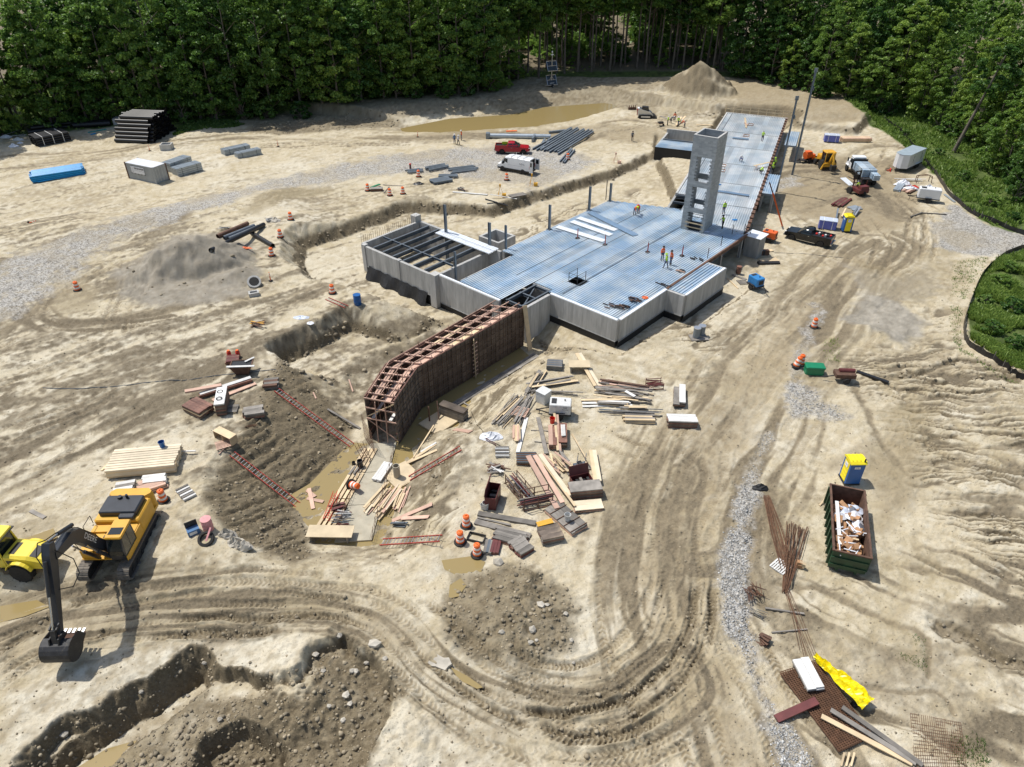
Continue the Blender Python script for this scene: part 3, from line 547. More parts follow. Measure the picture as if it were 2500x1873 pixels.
# ================================================================ BUILDING
A48, A67, DZ = R(48.5), R(67.6), 2.7
def l48(p): return (p.x*math.cos(A48)+p.y*math.sin(A48), -p.x*math.sin(A48)+p.y*math.cos(A48))
def l67(p): return (p.x*math.cos(A67)+p.y*math.sin(A67), -p.x*math.sin(A67)+p.y*math.cos(A67))
def concrete_mat(name, c1, c2, stain=.35):
 m = bpy.data.materials.new(name); m.use_nodes = True; n, l = m.node_tree.nodes, m.node_tree.links; p = n['Principled BSDF']; p.inputs['Roughness'].default_value = .85
 g = n.new('ShaderNodeNewGeometry'); mp = n.new('ShaderNodeMapping'); mp.inputs['Scale'].default_value = (1.6,1.6,.35); l.new(g.outputs['Position'], mp.inputs[0])
 a = n.new('ShaderNodeTexNoise'); a.inputs['Scale'].default_value = 1.6; a.inputs['Detail'].default_value = 6; l.new(mp.outputs[0], a.inputs['Vector'])
 mx = n.new('ShaderNodeMix'); mx.data_type = 'RGBA'; mx.inputs[6].default_value = (*c1,1); mx.inputs[7].default_value = (*c2,1)
 r = n.new('ShaderNodeMapRange'); r.inputs[1].default_value = .3; r.inputs[2].default_value = .7; l.new(a.outputs[0], r.inputs[0]); l.new(r.outputs[0], mx.inputs[0])
 oi = n.new('ShaderNodeObjectInfo'); hv = n.new('ShaderNodeHueSaturation'); rr = n.new('ShaderNodeMapRange'); rr.inputs[3].default_value = .86; rr.inputs[4].default_value = 1.1
 l.new(oi.outputs['Random'], rr.inputs[0]); l.new(rr.outputs[0], hv.inputs['Value']); l.new(mx.outputs[2], hv.inputs['Color']); l.new(hv.outputs[0], p.inputs['Base Color'])
 return m
M['concrete'] = concrete_mat('cast_concrete', (.36,.355,.335), (.50,.49,.465)); M['concshade'] = concrete_mat('shade_toned_concrete', (.26,.26,.25), (.36,.355,.34))  # concshade: the same concrete, darkened to put shade into its colour
def galv_mat(nm='galvanised_deck', ca=(.34,.47,.60), cb=(.57,.64,.69)):
 m = bpy.data.materials.new(nm); m.use_nodes = True; n, l = m.node_tree.nodes, m.node_tree.links; p = n['Principled BSDF']
 p.inputs['Metallic'].default_value = .3; p.inputs['Roughness'].default_value = .42
 g = n.new('ShaderNodeNewGeometry'); a = n.new('ShaderNodeTexNoise'); a.inputs['Scale'].default_value = .35; a.inputs['Detail'].default_value = 6; l.new(g.outputs['Position'], a.inputs['Vector'])
 b = n.new('ShaderNodeTexNoise'); b.inputs['Scale'].default_value = 2.5; b.inputs['Detail'].default_value = 5; l.new(g.outputs['Position'], b.inputs['Vector'])
 mx = n.new('ShaderNodeMix'); mx.data_type = 'RGBA'; mx.inputs[6].default_value = (*ca,1); mx.inputs[7].default_value = (*cb,1)
 r = n.new('ShaderNodeMapRange'); r.inputs[1].default_value = .38; r.inputs[2].default_value = .62; l.new(a.outputs[0], r.inputs[0]); l.new(r.outputs[0], mx.inputs[0])
 m2 = n.new('ShaderNodeMix'); m2.data_type = 'RGBA'; m2.inputs[7].default_value = (.60,.57,.50,1); r2 = n.new('ShaderNodeMapRange'); r2.inputs[1].default_value = .56; r2.inputs[2].default_value = .72; r2.inputs[4].default_value = .55
 l.new(b.outputs[0], r2.inputs[0]); l.new(r2.outputs[0], m2.inputs[0]); l.new(mx.outputs[2], m2.inputs[6])
 oi = n.new('ShaderNodeObjectInfo'); hv = n.new('ShaderNodeHueSaturation'); rr = n.new('ShaderNodeMapRange'); rr.inputs[3].default_value = .84; rr.inputs[4].default_value = 1.14
 l.new(oi.outputs['Random'], rr.inputs[0]); l.new(rr.outputs[0], hv.inputs['Value']); l.new(m2.outputs[2], hv.inputs['Color']); l.new(hv.outputs[0], p.inputs['Base Color'])
 rg = n.new('ShaderNodeMapRange'); rg.inputs[3].default_value = .3; rg.inputs[4].default_value = .6; l.new(b.outputs[0], rg.inputs[0]); l.new(rg.outputs[0], p.inputs['Roughness'])
 return m
M['galv'] = galv_mat(); M['galv2'] = galv_mat('pale_galvanised_deck', (.46,.53,.58), (.68,.70,.70)); M['galvw'] = mat('bright_deck_sheet',(.80,.83,.86),.4,.05,.05,1.5); M['galvb'] = mat('bluish_deck_sheet',(.33,.46,.60),.35,.5,.08,1.5)  # galv2: paler tone of the deck metal for the wing sheets
BL = U(66,42,A48,-1.4)
bld = thing('concrete_building', 'half-built grey concrete building with ribbed metal floor decks and an angled rear wing', 'building', BL)
TB = Matrix.Translation(-BL)
def BM(): return MB(TB)
def rect48(a0, a1, b0, b1, z0, z1, name, m, fr=A48, parent=None):
 q = BM(); T0 = q.T; q.T = TB @ Matrix.Rotation(fr, 4, 'Z'); q.b(a0, a1, b0, b1, z0, z1); return q.build(name, m, parent or bld)
def pwall(p, q, z0, z1, th=.32, faces=(1,), step=.61, fr=A48, name='wall', top=None):
 P_, Q_ = U(*p, fr), U(*q, fr); d = (Q_-P_); L = d.length; d.normalize(); nrm = Vector((d.y, -d.x, 0))
 core = BM(); core.beam(P_+Vector((0,0,(z0+z1)/2)), Q_+Vector((0,0,(z0+z1)/2)), th, z1-z0); wl = core.build(name, M['concrete'], bld)
 k = max(1, round(L/step)); w_ = L/k; pm = None
 for f in faces:
  for i in range(k):
   if pm is None:
    mb = MB(); mb.b(-w_/2+.008, w_/2-.008, 0, .022, 0, z1-z0-.02); pm = mb.mesh('form_panel', M['concrete'])
   c = P_+d*(i+.5)*w_+nrm*f*(th/2)
   o = link('form_panel', pm, wl, (c.x-BL.x, c.y-BL.y, z0+.01-BL.z), (0,0,math.atan2(d.y,d.x)+(math.pi if f > 0 else 0)))
 return wl
ZB = -1.5
pwall((53.0,32.78),(53.0,41.3), .22, DZ-.08, faces=(-1,)); pwall((49.0,41.45),(52.8,41.45), -1.5, DZ-.08, faces=(1,))
pwall((53.2,32.78),(61.8,32.78), .22, DZ-.08, faces=(1,))
pwall((62.0,30.5),(62.0,32.9), .22, DZ-.08, faces=(-1,)); pwall((62.2,30.5),(70.9,30.5), .22, DZ-.08, faces=(1,)); pwall((70.8,30.7),(70.8,33.2), .22, DZ-.08, faces=(1,))
pwall((48.3,44.4),(48.3,53.6), ZB, DZ-.08, faces=(-1,)); pwall((48.0,54.2),(48.0,65.9), -.9, DZ-.25, faces=(-1,1)); pwall((48.2,66.9),(57.4,66.9), -1.2, DZ-.2, faces=(-1,1))
pwall((57.5,52.6),(57.5,66.7), -1.4, DZ-.15, faces=(-1,1)); pwall((49,50.75),(57.3,50.75), -1.4, DZ-.15, faces=(-1,)); pwall((49,54.6),(57.3,54.6), -1.4, DZ-.7, faces=(-1,1)); pwall((57.8,52.5),(79.0,52.5), -1.4, DZ-.1, faces=(-1,))
for a, b, z0, z1, s in ((48.0,53.9,-1.3,DZ+.05,.95),(48.0,60.0,-.9,DZ-.15,.5),(48.05,66.3,-.9,DZ-.1,.6),(57.3,67.3,-1,DZ+.6,.95)):
 rect48(a-s/2, a+s/2, b-s/2, b+s/2, z0, z1, 'pilaster', M['concrete'])
def memb(p, q, z0, z1, off, fr=A48):
 P_, Q_ = U(*p, fr), U(*q, fr); d = (Q_-P_).normalized(); nr = Vector((d.y,-d.x,0))*off
 q_ = BM(); q_.beam(P_+nr+Vector((0,0,(z0+z1)/2)), Q_+nr+Vector((0,0,(z0+z1)/2)), .03, z1-z0); q_.build('membrane', M['membrane'], bld)
 q_ = BM(); q_.beam(P_+nr*1.12+Vector((0,0,z1)), Q_+nr*1.12+Vector((0,0,z1)), .05, .07); q_.build('membrane_strip', M['concshade'], bld)
memb((53.0,32.8),(53.0,41.3), -.7, .24, -.20); memb((53.0,32.78),(61.8,32.78), -.7, .24, .20); memb((62.0,30.5),(62.0,32.6), -.7, .24, -.20); memb((62.0,30.5),(70.9,30.5), -.7, .24, .20)
memb((48.3,44.6),(48.3,53.4), -1.6, -.75, -.20); memb((48.0,54.4),(48.0,65.9), -1.7, -.15, -.21)
sg = BM(); rows = []
for i in range(25):
 b = 55.0+i*.44; t = i/24; row = []
 for j in range(6):
  s = j/5; p = U(47.72-s*(.7+.25*math.sin(i*.9))-.05*math.sin(i*2.3+j), b, A48, .05-s*(1.5+.2*math.sin(t*7))+.07*math.sin(i*1.7+j*1.3)); row.append(p)
 rows.append(row)
for i in range(24):
 for j in range(5): sg.poly([rows[i][j], rows[i+1][j], rows[i+1][j+1], rows[i][j+1]])
sg.build('membrane_drape', M['membrane'], bld, True)
# ---- ribbed floor deck, sheet by sheet
def deck_mesh(wd, L, m, name='deck_sheet', pit_=.294, dep=.11):
 q = MB(); k = max(1, round(wd/pit_)); p = wd/k; pr = []
 for i in range(k):
  x = i*p; pr += [(x, 0), (x+p*.56, 0), (x+p*.60, -dep), (x+p*.94, -dep), (x+p*.98, 0)]
 pr.append((wd+.02, 0)); vs = []
 for x, z in pr: vs += [(0, x, z), (L, x, z)]
 q.add(vs, [(2*i, 2*i+1, 2*i+3, 2*i+2) for i in range(len(pr)-1)]); return q.mesh(name, m)
dmc = {}
def strip(a0, a1, b0, wd, fr, z, m=None, parent=None):
 L = round(a1-a0, 2)
 if L < .25: return
 key = (round(wd,3), m)
 if key not in dmc: dmc[key] = deck_mesh(wd, 1.0, m or M['galv'])
 p = U(a0, b0, fr, z+random.uniform(-.004,.004)); o = link('deck_sheet', dmc[key], parent or bld, p-BL, (0,0,fr)); o.scale = (L,1,1); return o
NB = 22; wb = (52.35-32.95)/NB
for i in range(NB):
 b = 32.95+i*wb; bc = b+wb/2
 a_st = 53.15 if bc < 41.4 else (53.75 if bc < 44.3 else 48.55)
 if bc > 50.6: a_st = 57.55
 a_en = 79.2+(52.9-bc)*.40 if bc > 43.4 else 80.8+(bc-33.4)*.19
 cuts = [a_st, 57.6, 62.2, 71.0, a_en] if bc > 41.4 else [a_st, 62.0, 71.2, a_en]
 if bc > 44.3: cuts = [a_st]+([57.6] if bc < 50.6 else [])+[66.5, 74.0, a_en]
 for k in range(len(cuts)-1):
  a0, a1 = cuts[k], cuts[k+1]
  if 40.4 < bc < 41.7 and a0 < 57 < a1:            # hatch
   strip(a0, 56.3, b, wb, A48, DZ); strip(57.9, a1, b, wb, A48, DZ); continue
  strip(a0, a1+.05, b, wb, A48, DZ+.004*(k % 2))
for i in range(3): strip(62.15, 70.7, 30.72+i*.72, .72, A48, DZ-.05)
NW = 12; ww = (15.5-4.95)/NW
for i in range(NW):
 b = 4.95+i*ww; a0 = 87.6+(b-5)*.5; a1 = 145.2
 if b > 13.6: a0 = 98.5
 cuts = [a0]+[c for c in (96.5,105.4,114.5,123.6,132.5,139.0) if c > a0+1]+[a1]
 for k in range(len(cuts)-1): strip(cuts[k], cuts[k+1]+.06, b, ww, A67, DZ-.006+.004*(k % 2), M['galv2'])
for a in (92.9,95.5,98.2):
 q = BM(); q.beam(U(a,12.8,A67,DZ-.25), U(a+.0,15.5,A67,DZ-.25), .2, .3); q.build('floor_beam', M['steel'], bld)
for b in (40.35, 44.3, 46.9):
 q = BM(); q.beam(U(53.7,b,A48,DZ+.012), U(80,b,A48,DZ+.012), .09, .02); q.build('deck_seam', M['steel'], bld)
for a in (62.1,71.1):
 q = BM(); q.beam(U(a,33,A48,DZ+.012), U(a,40.3,A48,DZ+.012), .06, .02); q.build('deck_seam', M['galv'], bld)
for a in (96.5,105.4,114.5,123.6,132.5):
 q = BM(); q.beam(U(a,5,A67,DZ+.012), U(a,15.4,A67,DZ+.012), .07, .02); q.build('deck_seam', M['steel'], bld)
q = BM(); q.beam(U(100,14.6,A67,DZ+.014), U(145,14.6,A67,DZ+.014), .12, .02); q.build('deck_seam', M['steel'], bld)
def edge(p, q_, w_, h, z, m, fr=A48, name='edge_beam'):
 q = BM(); q.beam(U(*p,fr,z), U(*q_,fr,z), w_, h); return q.build(name, m, bld)
edge((62.0,32.72),(81.2,32.95), .22, .42, DZ-.16, M['rust']); edge((53.2,32.74),(61.9,32.74), .32, .12, DZ-.03, M['galvw'], name='edge_flashing'); edge((53.0,32.9),(53.0,41.4), .3, .08, DZ-.035, M['galvw'], name='edge_flashing')
edge((48.3,44.4),(48.3,53.5), .25, .09, DZ-.035, M['galvw'], name='edge_flashing'); edge((62.1,30.5),(70.8,30.5), .25, .09, DZ-.035, M['galvw'], name='edge_flashing')
edge((88.2,4.75),(145.2,4.75), .34, .4, DZ-.2, M['rust'], A67); edge((98.5,15.62),(145.3,15.62), .28, .5, DZ-.2, M['concrete'], A67, 'edge_curb'); edge((145.4,4.6),(145.4,15.8), .3, .6, DZ-.25, M['concrete'], A67, 'edge_curb')
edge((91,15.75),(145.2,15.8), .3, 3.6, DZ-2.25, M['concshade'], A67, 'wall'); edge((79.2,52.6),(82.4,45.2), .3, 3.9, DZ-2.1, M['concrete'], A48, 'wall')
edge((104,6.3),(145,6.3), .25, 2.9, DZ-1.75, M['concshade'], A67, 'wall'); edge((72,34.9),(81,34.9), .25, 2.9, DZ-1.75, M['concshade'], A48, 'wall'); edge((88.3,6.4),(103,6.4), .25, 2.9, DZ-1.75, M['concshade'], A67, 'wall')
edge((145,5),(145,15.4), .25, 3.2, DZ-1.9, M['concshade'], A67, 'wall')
for i in range(34):
 q = BM(); a = 89.5+i*1.66; q.T = TB @ Matrix.Rotation(A67,4,'Z'); q.b(a, a+.5, 4.5, 4.98, DZ+.075, DZ+.17); q.build('edge_clip', M['rust'], bld)
def post(w_, z0, z1, s=.22, m=None, name='column', plate=True):
 q = BM(); q.T = TB @ Matrix.Translation((w_.x,w_.y,0)) @ Matrix.Rotation(A48,4,'Z')
 q.b(-s/2,s/2,-s/2,-s/2+.03,z0,z1); q.b(-s/2,s/2,s/2-.03,s/2,z0,z1); q.b(-.02,.02,-s/2+.03,s/2-.03,z0,z1)
 c = q.build(name, m or M['steel'], bld)
 if plate:
  q = BM(); q.T = TB @ Matrix.Translation((w_.x,w_.y,0)) @ Matrix.Rotation(A48,4,'Z'); q.b(-.3,.3,-.3,.3,z0-.01,z0+.03); q.build('base_plate', M['steel'], c)
 return c
M['steelpaint'] = mat('light_grey_primer',(.20,.235,.27),.45,.3,.12,1)
post(G(1341,560,DZ), DZ, 5.9, .25, M['steelpaint']); post(G(1438,513,DZ), DZ, 5.9, .25, M['steelpaint']); post(G(1489,491,DZ), DZ, 5.2, .25, M['steelpaint'])
post(G(1089,566,DZ), -1.3, 6.2, .28, M['steelpaint']); post(G(1196,618,1.6), -1.3, 5.5, .28, M['steelpaint']); post(G(1235,612,2.4), 1.0, 5.6, .22, M['steelpaint']); post(G(1113,673,2.4), -1.3, 5.3, .2, M['steelpaint'])
q = BM(); q.cyl(G(1479,488,DZ), G(1479,488,DZ)+Vector((0,0,2.7)), .06, n=6); q.build('column', M['black'], bld)
c1 = U(112.6,2.9,A67); c2 = G(1934,427,0)
post(c1, -.4, 13.4, .22, M['steelpaint']); post(c2, -.1, 15.6, .26, M['steelpaint'])
for cc, zt_ in ((c1,13.3),(c2,15.5)):
 q = BM(); q.b(cc.x-.25,cc.x+.25,cc.y-.04,cc.y+.04,zt_-.1,zt_+.5); q.b(cc.x+.15,cc.x+.22,cc.y-.3,cc.y+.3,zt_-2.6,zt_-2.1); q.build('connection_plate', M['steelpaint'], bld)
for a, fr, b in ((74.5,A48,32.9),(80.2,A48,33.1),(89.5,A67,4.9),(103.4,A67,3.0),(112.6,A67,5.0),(128.3,A67,1.9),(137.2,A67,2.0)): post(U(a,b,fr), -.3, DZ-.35, .3, M['concshade'])
for a0, a1, b0, b1 in ((103.5,112.3,2.9,4.7),(128.4,137.4,1.9,3.7)):
 k = 3
 for i in range(k): strip(a0, a1, b0+i*(b1-b0)/k, (b1-b0)/k, A67, DZ-.1)
 q = BM(); q.beam(U(a0,b0-.04,A67,DZ-.22), U(a1,b0-.04,A67,DZ-.22), .08, .24); q.build('edge_beam', M['steelpaint'], bld); q = BM(); q.beam(U(a0-.06,b0,A67,DZ-.22), U(a0-.06,b1,A67,DZ-.22), .08, .24); q.build('edge_beam', M['steelpaint'], bld)
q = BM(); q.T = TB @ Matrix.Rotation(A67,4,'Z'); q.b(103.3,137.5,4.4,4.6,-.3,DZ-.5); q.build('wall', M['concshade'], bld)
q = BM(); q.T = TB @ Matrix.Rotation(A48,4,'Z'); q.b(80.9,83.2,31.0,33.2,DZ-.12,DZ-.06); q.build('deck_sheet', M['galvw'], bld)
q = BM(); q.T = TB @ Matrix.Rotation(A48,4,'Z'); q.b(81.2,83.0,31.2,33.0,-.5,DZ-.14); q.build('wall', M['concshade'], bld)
# ---- open basement bay with steel beams
def ibeam(p, q_, h=.46, fw=.22, m=None, name='floor_beam'):
 q = BM(); p, q_ = Vector(p), Vector(q_)
 q.beam(p, q_, .02, h-.04); up = Vector((0,0,h/2-.01)); q.beam(p+up, q_+up, fw, .022); q.beam(p-up, q_-up, fw, .022); return q.build(name, m or M['steel'], bld)
for b in (64.9,63.1,61.3,59.5,57.7,55.9): ibeam(U(48.2,b,A48,DZ-.42), U(57.3,b,A48,DZ-.42))
ibeam(U(51.2,54.3,A48,DZ-.3), U(51.2,66.6,A48,DZ-.3), .24, .16)
o = deck_mesh(.9, 9.2, M['galvw']);
for i, (a, dz) in enumerate(((56.9,0),(57.75,.05))):
 p = U(a, 53.2, A48, DZ-.08+dz); link('deck_sheet', o, bld, p-BL, (0,0,A48+R(90)))
for i in range(30):                                        # starter bars along the left wall
 p = U(48.2+i*.31, 67.0, A48); q = BM(); q.cyl((p.x,p.y,DZ-.25), (p.x+random.uniform(-.05,.05),p.y+random.uniform(-.05,.05),DZ+.75), .018, n=4); q.build('starter_bar', M['rebar'], bld)
for k in range(3):                                         # framed shaft opening beside the formwork
 ibeam(U(49.0+k*2.2,41.7,A48,DZ-.25), U(49.0+k*2.2,44.2,A48,DZ-.25), .3, .18)
ibeam(U(48.9,43.9,A48,DZ-.2), U(53.6,43.9,A48,DZ-.2), .35, .2); ibeam(U(48.9,41.9,A48,DZ-.2), U(53.6,41.9,A48,DZ-.2), .35, .2); ibeam(U(49.2,42,A48,DZ-.3), U(53.2,43.8,A48,DZ-.3), .15, .12)
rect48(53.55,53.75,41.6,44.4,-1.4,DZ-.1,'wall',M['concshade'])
for (a0,a1,b0,b1) in ((60.1,63.3,55.4,55.7),(60.1,63.3,58.5,58.8),(60.1,60.4,55.7,58.5),(63.0,63.3,55.7,58.5)):
 rect48(a0,a1,b0,b1,-1.4,1.9,'shaft_wall',M['concrete'])
for (a,b) in ((56.35,40.45),(57.85,40.45),(57.85,41.6),(56.35,41.6)):
 p = U(a,b,A48); q = BM(); q.cyl((p.x,p.y,DZ-.3),(p.x,p.y,DZ+1.1),.035,n=6); q.build('guard_post', M['black'], bld)
for z in (.55,1.05):
 for (p,q_) in (((56.35,40.45),(57.85,40.45)),((56.35,40.45),(56.35,41.6)),((56.35,41.6),(57.85,41.6))):
  q = BM(); q.cyl(U(*p,A48,DZ+z), U(*q_,A48,DZ+z), .02, n=5); q.build('guard_rail', M['black'], bld)
rect48(56.2,58.0,40.3,41.75,-1.2,-1.1,'basement_floor',M['concshade']); rect48(54,80.5,33.2,52.2,-1.35,-1.3,'basement_floor',M['concshade'])
for px, py in ((1727,630),(1760,600),(1787,572),(1816,570),(1832,571)):
 p = G(px,py,DZ); q = BM(); q.cyl(p, p+Vector((0,0,1.25)), .04, n=6); q.build('edge_post', M['black'], bld)
q = BM(); q.cyl(G(1816,570,DZ)+Vector((0,0,.15)), G(1832,571,DZ)+Vector((0,0,.7)), .04, n=5); q.cyl(G(1816,570,DZ)+Vector((0,0,.7)), G(1832,571,DZ)+Vector((0,0,.15)), .04, n=5); q.build('edge_brace', M['black'], bld)
for i in range(9):
 p = U(145.9,4+i*1.5,A67); q = BM(); q.beam((p.x,p.y,DZ-.4),(p.x,p.y,DZ+1.15),.09,.09); q.build('guard_post', M['wood'], bld)
for z in (.6,1.1):
 q = BM(); q.beam(U(145.85,3.8,A67,DZ+z), U(145.85,16.2,A67,DZ+z), .05, .12); q.build('guard_rail', M['wood'], bld)
# ---- block lift shaft
def cmu():
 m = bpy.data.materials.new('concrete_block'); m.use_nodes = True; n, l = m.node_tree.nodes, m.node_tree.links; p = n['Principled BSDF']; p.inputs['Roughness'].default_value = .9
 tc = n.new('ShaderNodeTexCoord'); sp = n.new('ShaderNodeSeparateXYZ'); l.new(tc.outputs['Object'], sp.inputs[0]); ad = n.new('ShaderNodeMath'); l.new(sp.outputs[0], ad.inputs[0]); l.new(sp.outputs[1], ad.inputs[1])
 cb = n.new('ShaderNodeCombineXYZ'); l.new(ad.outputs[0], cb.inputs[0]); l.new(sp.outputs[2], cb.inputs[1])
 br = n.new('ShaderNodeTexBrick'); l.new(cb.outputs[0], br.inputs['Vector']); br.inputs['Scale'].default_value = 1; br.inputs['Brick Width'].default_value = .40; br.inputs['Row Height'].default_value = .20; br.inputs['Mortar Size'].default_value = .008
 br.inputs['Color1'].default_value = (.33,.345,.345,1); br.inputs['Color2'].default_value = (.46,.47,.465,1); br.inputs['Mortar'].default_value = (.40,.40,.39,1); br.inputs['Bias'].default_value = -.1
 nz = n.new('ShaderNodeTexNoise'); nz.inputs['Scale'].default_value = .8; nz.inputs['Detail'].default_value = 5; l.new(tc.outputs['Object'], nz.inputs['Vector'])
 hv = n.new('ShaderNodeHueSaturation'); r = n.new('ShaderNodeMapRange'); r.inputs[3].default_value = .78; r.inputs[4].default_value = 1.2; l.new(nz.outputs[0], r.inputs[0]); l.new(r.outputs[0], hv.inputs['Value']); l.new(br.outputs['Color'], hv.inputs['Color']); l.new(hv.outputs[0], p.inputs['Base Color'])
 b = n.new('ShaderNodeBump'); b.inputs['Strength'].default_value = .4; b.inputs['Distance'].default_value = .01; b.invert = True; l.new(br.outputs['Fac'], b.inputs['Height']); l.new(b.outputs[0], p.inputs['Normal'])
 return m
M['cmu'] = cmu()
t0 = U(77.35,40.1,A48,DZ); tw = thing('lift_shaft_tower', 'tall grey concrete block lift shaft with toothed openings standing on the metal deck', 'tower', t0, R(57))
W_, D_, HT, th = 2.95, 3.3, 11.55, .22
def tb(x0,x1,y0,y1,z0,z1,name='block_wall',m=None):
 q = MB(); q.b(x0,x1,y0,y1,z0,z1); return q.build(name, m or M['cmu'], tw)
tb(0,D_,-th,0,0,HT); tb(0,D_,-W_,-W_+th,0,HT)
op = [(9.15,6.2),(5.55,2.9),(2.35,0.0)]
for xx, dz in ((0,0),(D_-th,0)):
 yl = -.75 if xx == 0 else -.26
 tb(xx+.001,xx+th-.001,yl,-th-.001,0,HT); tb(xx+.001,xx+th-.001,-W_+th+.001,-W_+.36,0,HT); zt_ = HT
 for (z1,z0) in op:
  tb(xx+.002,xx+th-.002,-W_+.361,yl-.001,z1+dz,zt_); zt_ = max(0,z0+dz)
  if xx == 0:
   for k in range(int((z1-z0)/.4)):
    tb(xx+.01,xx+th-.01,-.95,-.752,z0+k*.4+.02,z0+k*.4+.2,'toothed_block'); tb(xx+.01,xx+th-.01,-W_+.362,-W_+.52,z0+k*.4+.02,z0+k*.4+.2,'toothed_block')
for (x0,x1,y0,y1) in ((0,D_,-th,0),(0,D_,-W_,-W_+th),(0,th,-W_+th,-th),(D_-th,D_,-W_+th,-th)):
 tb(x0-.003,x1+.003,y0-.003,y1+.003,HT+.002,HT+.05,'coping_course',M['concrete'])
for z in (1.25,1.85,2.2): tb(-.02,.03,-W_+.2,-.6,z,z+.05,'guard_bar',M['black'])
for z in (.42,.95): tb(-.08,-.03,-W_+.15,-.5,z,z+.12,'guard_board',M['wood'])
tb(.3,D_-.3,-W_+.3,-.3,-.02,.02,'pit_floor',M['membrane'])
# ---- low annex at the left of the wing: deck roof, parapet and black coated wall
nl = G(1599,358,1.3); a_n, b_n = l67(nl); a_f = l67(G(1620,328,1.3))[0]
an = thing('low_annex', 'low flat-roofed annex with ribbed deck roof and black coated wall left of the block tower', 'building', U(a_n,18,A67,-.9))
TA = Matrix.Translation(-an.location) @ Matrix.Rotation(A67,4,'Z')
q = MB(TA); q.b(a_n,a_n+.3,15.9,b_n,-.9,1.2); q.build('coated_wall', M['membrane'], an)
q = MB(TA); q.b(a_n+.3,a_f+1.5,b_n-.3,b_n,-.9,1.25); q.b(a_f+1.5,a_f+1.8,15.9,b_n,-.9,1.9); q.build('parapet_wall', M['concrete'], an)
q = MB(TA); q.b(a_n+4.6,a_n+4.9,15.9,b_n-.35,1.0,1.45); q.build('roof_beam', M['steel'], an)
kk = int((b_n-16)/.9); wk = (b_n-.05-15.95)/kk; dm_ = deck_mesh(1.0, wk, M['galv'])
for i in range(5):
 p = U(a_n+.0+i*1.0, b_n-.05, A67, 1.28);
 o_ = link('deck_sheet', deck_mesh(1.0, b_n-16.0, M['galv']) if i == 0 else o_.data, an, p-an.location, (0,0,A67-R(90)))
# ================================================================ FORMWORK AND THE YARD OF TIMBER
def rel(o): return Matrix.Translation(-Vector(o.location))
fw = thing('wall_formwork', 'tall brown plywood wall formwork with wire grid face and timber bracing in the muddy trench', 'formwork', (-6,56,-1.9)); TF = rel(fw)
FL = [Vector((1.16,64.05,0)), Vector((-8.5,52.9,0)), Vector((-9.9,47.8,0))]; BKL = [Vector((-2.11,64.9,0)), Vector((-11.4,53.4,0)), Vector((-12.45,48.5,0))]
pmesh = {}
def panels(P_, Q_, side, faces):
 d = Q_-P_; L = d.length; d.normalize(); nr = Vector((d.y,-d.x,0))*side; k = max(1, round(L/.62)); w_ = L/k; a = math.atan2(d.y,d.x)
 for i in range(k):
  for (z0,z1) in ((-1.9,.45),(.47,2.7)):
   key = (round(w_,3), z0)
   if key not in pmesh:
    q = MB(); h = z1-z0; q.b(-w_/2+.006,w_/2-.006,-.01,.012,0,h); q.b(-w_/2+.006,-w_/2+.04,.012,.075,0,h); q.b(w_/2-.04,w_/2-.006,.012,.075,0,h)
    for s in range(5): q.b(-w_/2+.04,w_/2-.04,.012,.07,s*(h-.05)/4,s*(h-.05)/4+.05)
    pmesh[key] = q.mesh('form_panel', M['formply'])
   c = P_+d*(i+.5)*w_; o = link('form_panel', pmesh[key], fw, (c.x-fw.location.x, c.y-fw.location.y, z0+1.9), (0,0,a+(math.pi if side > 0 else 0)+math.pi*(faces < 0)))
 for z in (-.9,.3,1.5,2.6):
  q = MB(TF); q.beam(P_-nr*.12+Vector((0,0,z)), Q_-nr*.12+Vector((0,0,z)), .07, .1); q.build('waler', M['formred'], fw)
 q = MB(TF); q.beam(P_+Vector((0,0,2.73)), Q_+Vector((0,0,2.73)), .10, .05); q.build('top_plate', M['formred'], fw)
for i in range(2): panels(FL[i], FL[i+1], -1, 1); panels(BKL[i], BKL[i+1], 1, 1)
rm = MB(TF)
for i in range(2):
 P_, Q_ = FL[i], FL[i+1]; d = Q_-P_; L = d.length; d.normalize(); nr = Vector((-d.y,d.x,0))*.16
 if nr.dot(Vector((1,-1,0))) < 0: nr = -nr
 if i == 0:
  for k in range(int(L/.26)): c = P_+d*(k*.26+.1)+nr; rm.cyl(c+Vector((0,0,-1.85)), c+Vector((0,0,2.55)), .013, n=3, cap=False)
  for k in range(15): rm.cyl(P_+nr+Vector((0,0,-1.7+k*.29)), Q_+nr+Vector((0,0,-1.7+k*.29)), .013, n=3, cap=False)
 else:
  for k in range(int(L/.26)): c = P_+d*(k*.26+.1)+nr; rm.cyl(c+Vector((0,0,-1.85)), c+Vector((0,0,-.6)), .013, n=3, cap=False)
for k in range(12):                                           # bars beyond the back corner
 c = Vector((-13.0+.12*k, 48.6-.22*k, 0)); rm.cyl(c+Vector((0,0,-1.9)), c+Vector((0,0,1.0-.12*k)), .014, n=3, cap=False)
for k in range(8): rm.cyl((-13.0,48.6,-1.6+.3*k), (-11.7,46.2,-1.6+.3*k), .013, n=3, cap=False)
tag(rm.build('rebar_mat', M['rebar'], fw), kind='stuff')
def fwb(p, q_, w_, h, m, name='brace'): q = MB(TF); q.beam(p, q_, w_, h); return q.build(name, m, fw)
Vz = lambda z: Vector((0,0,z))
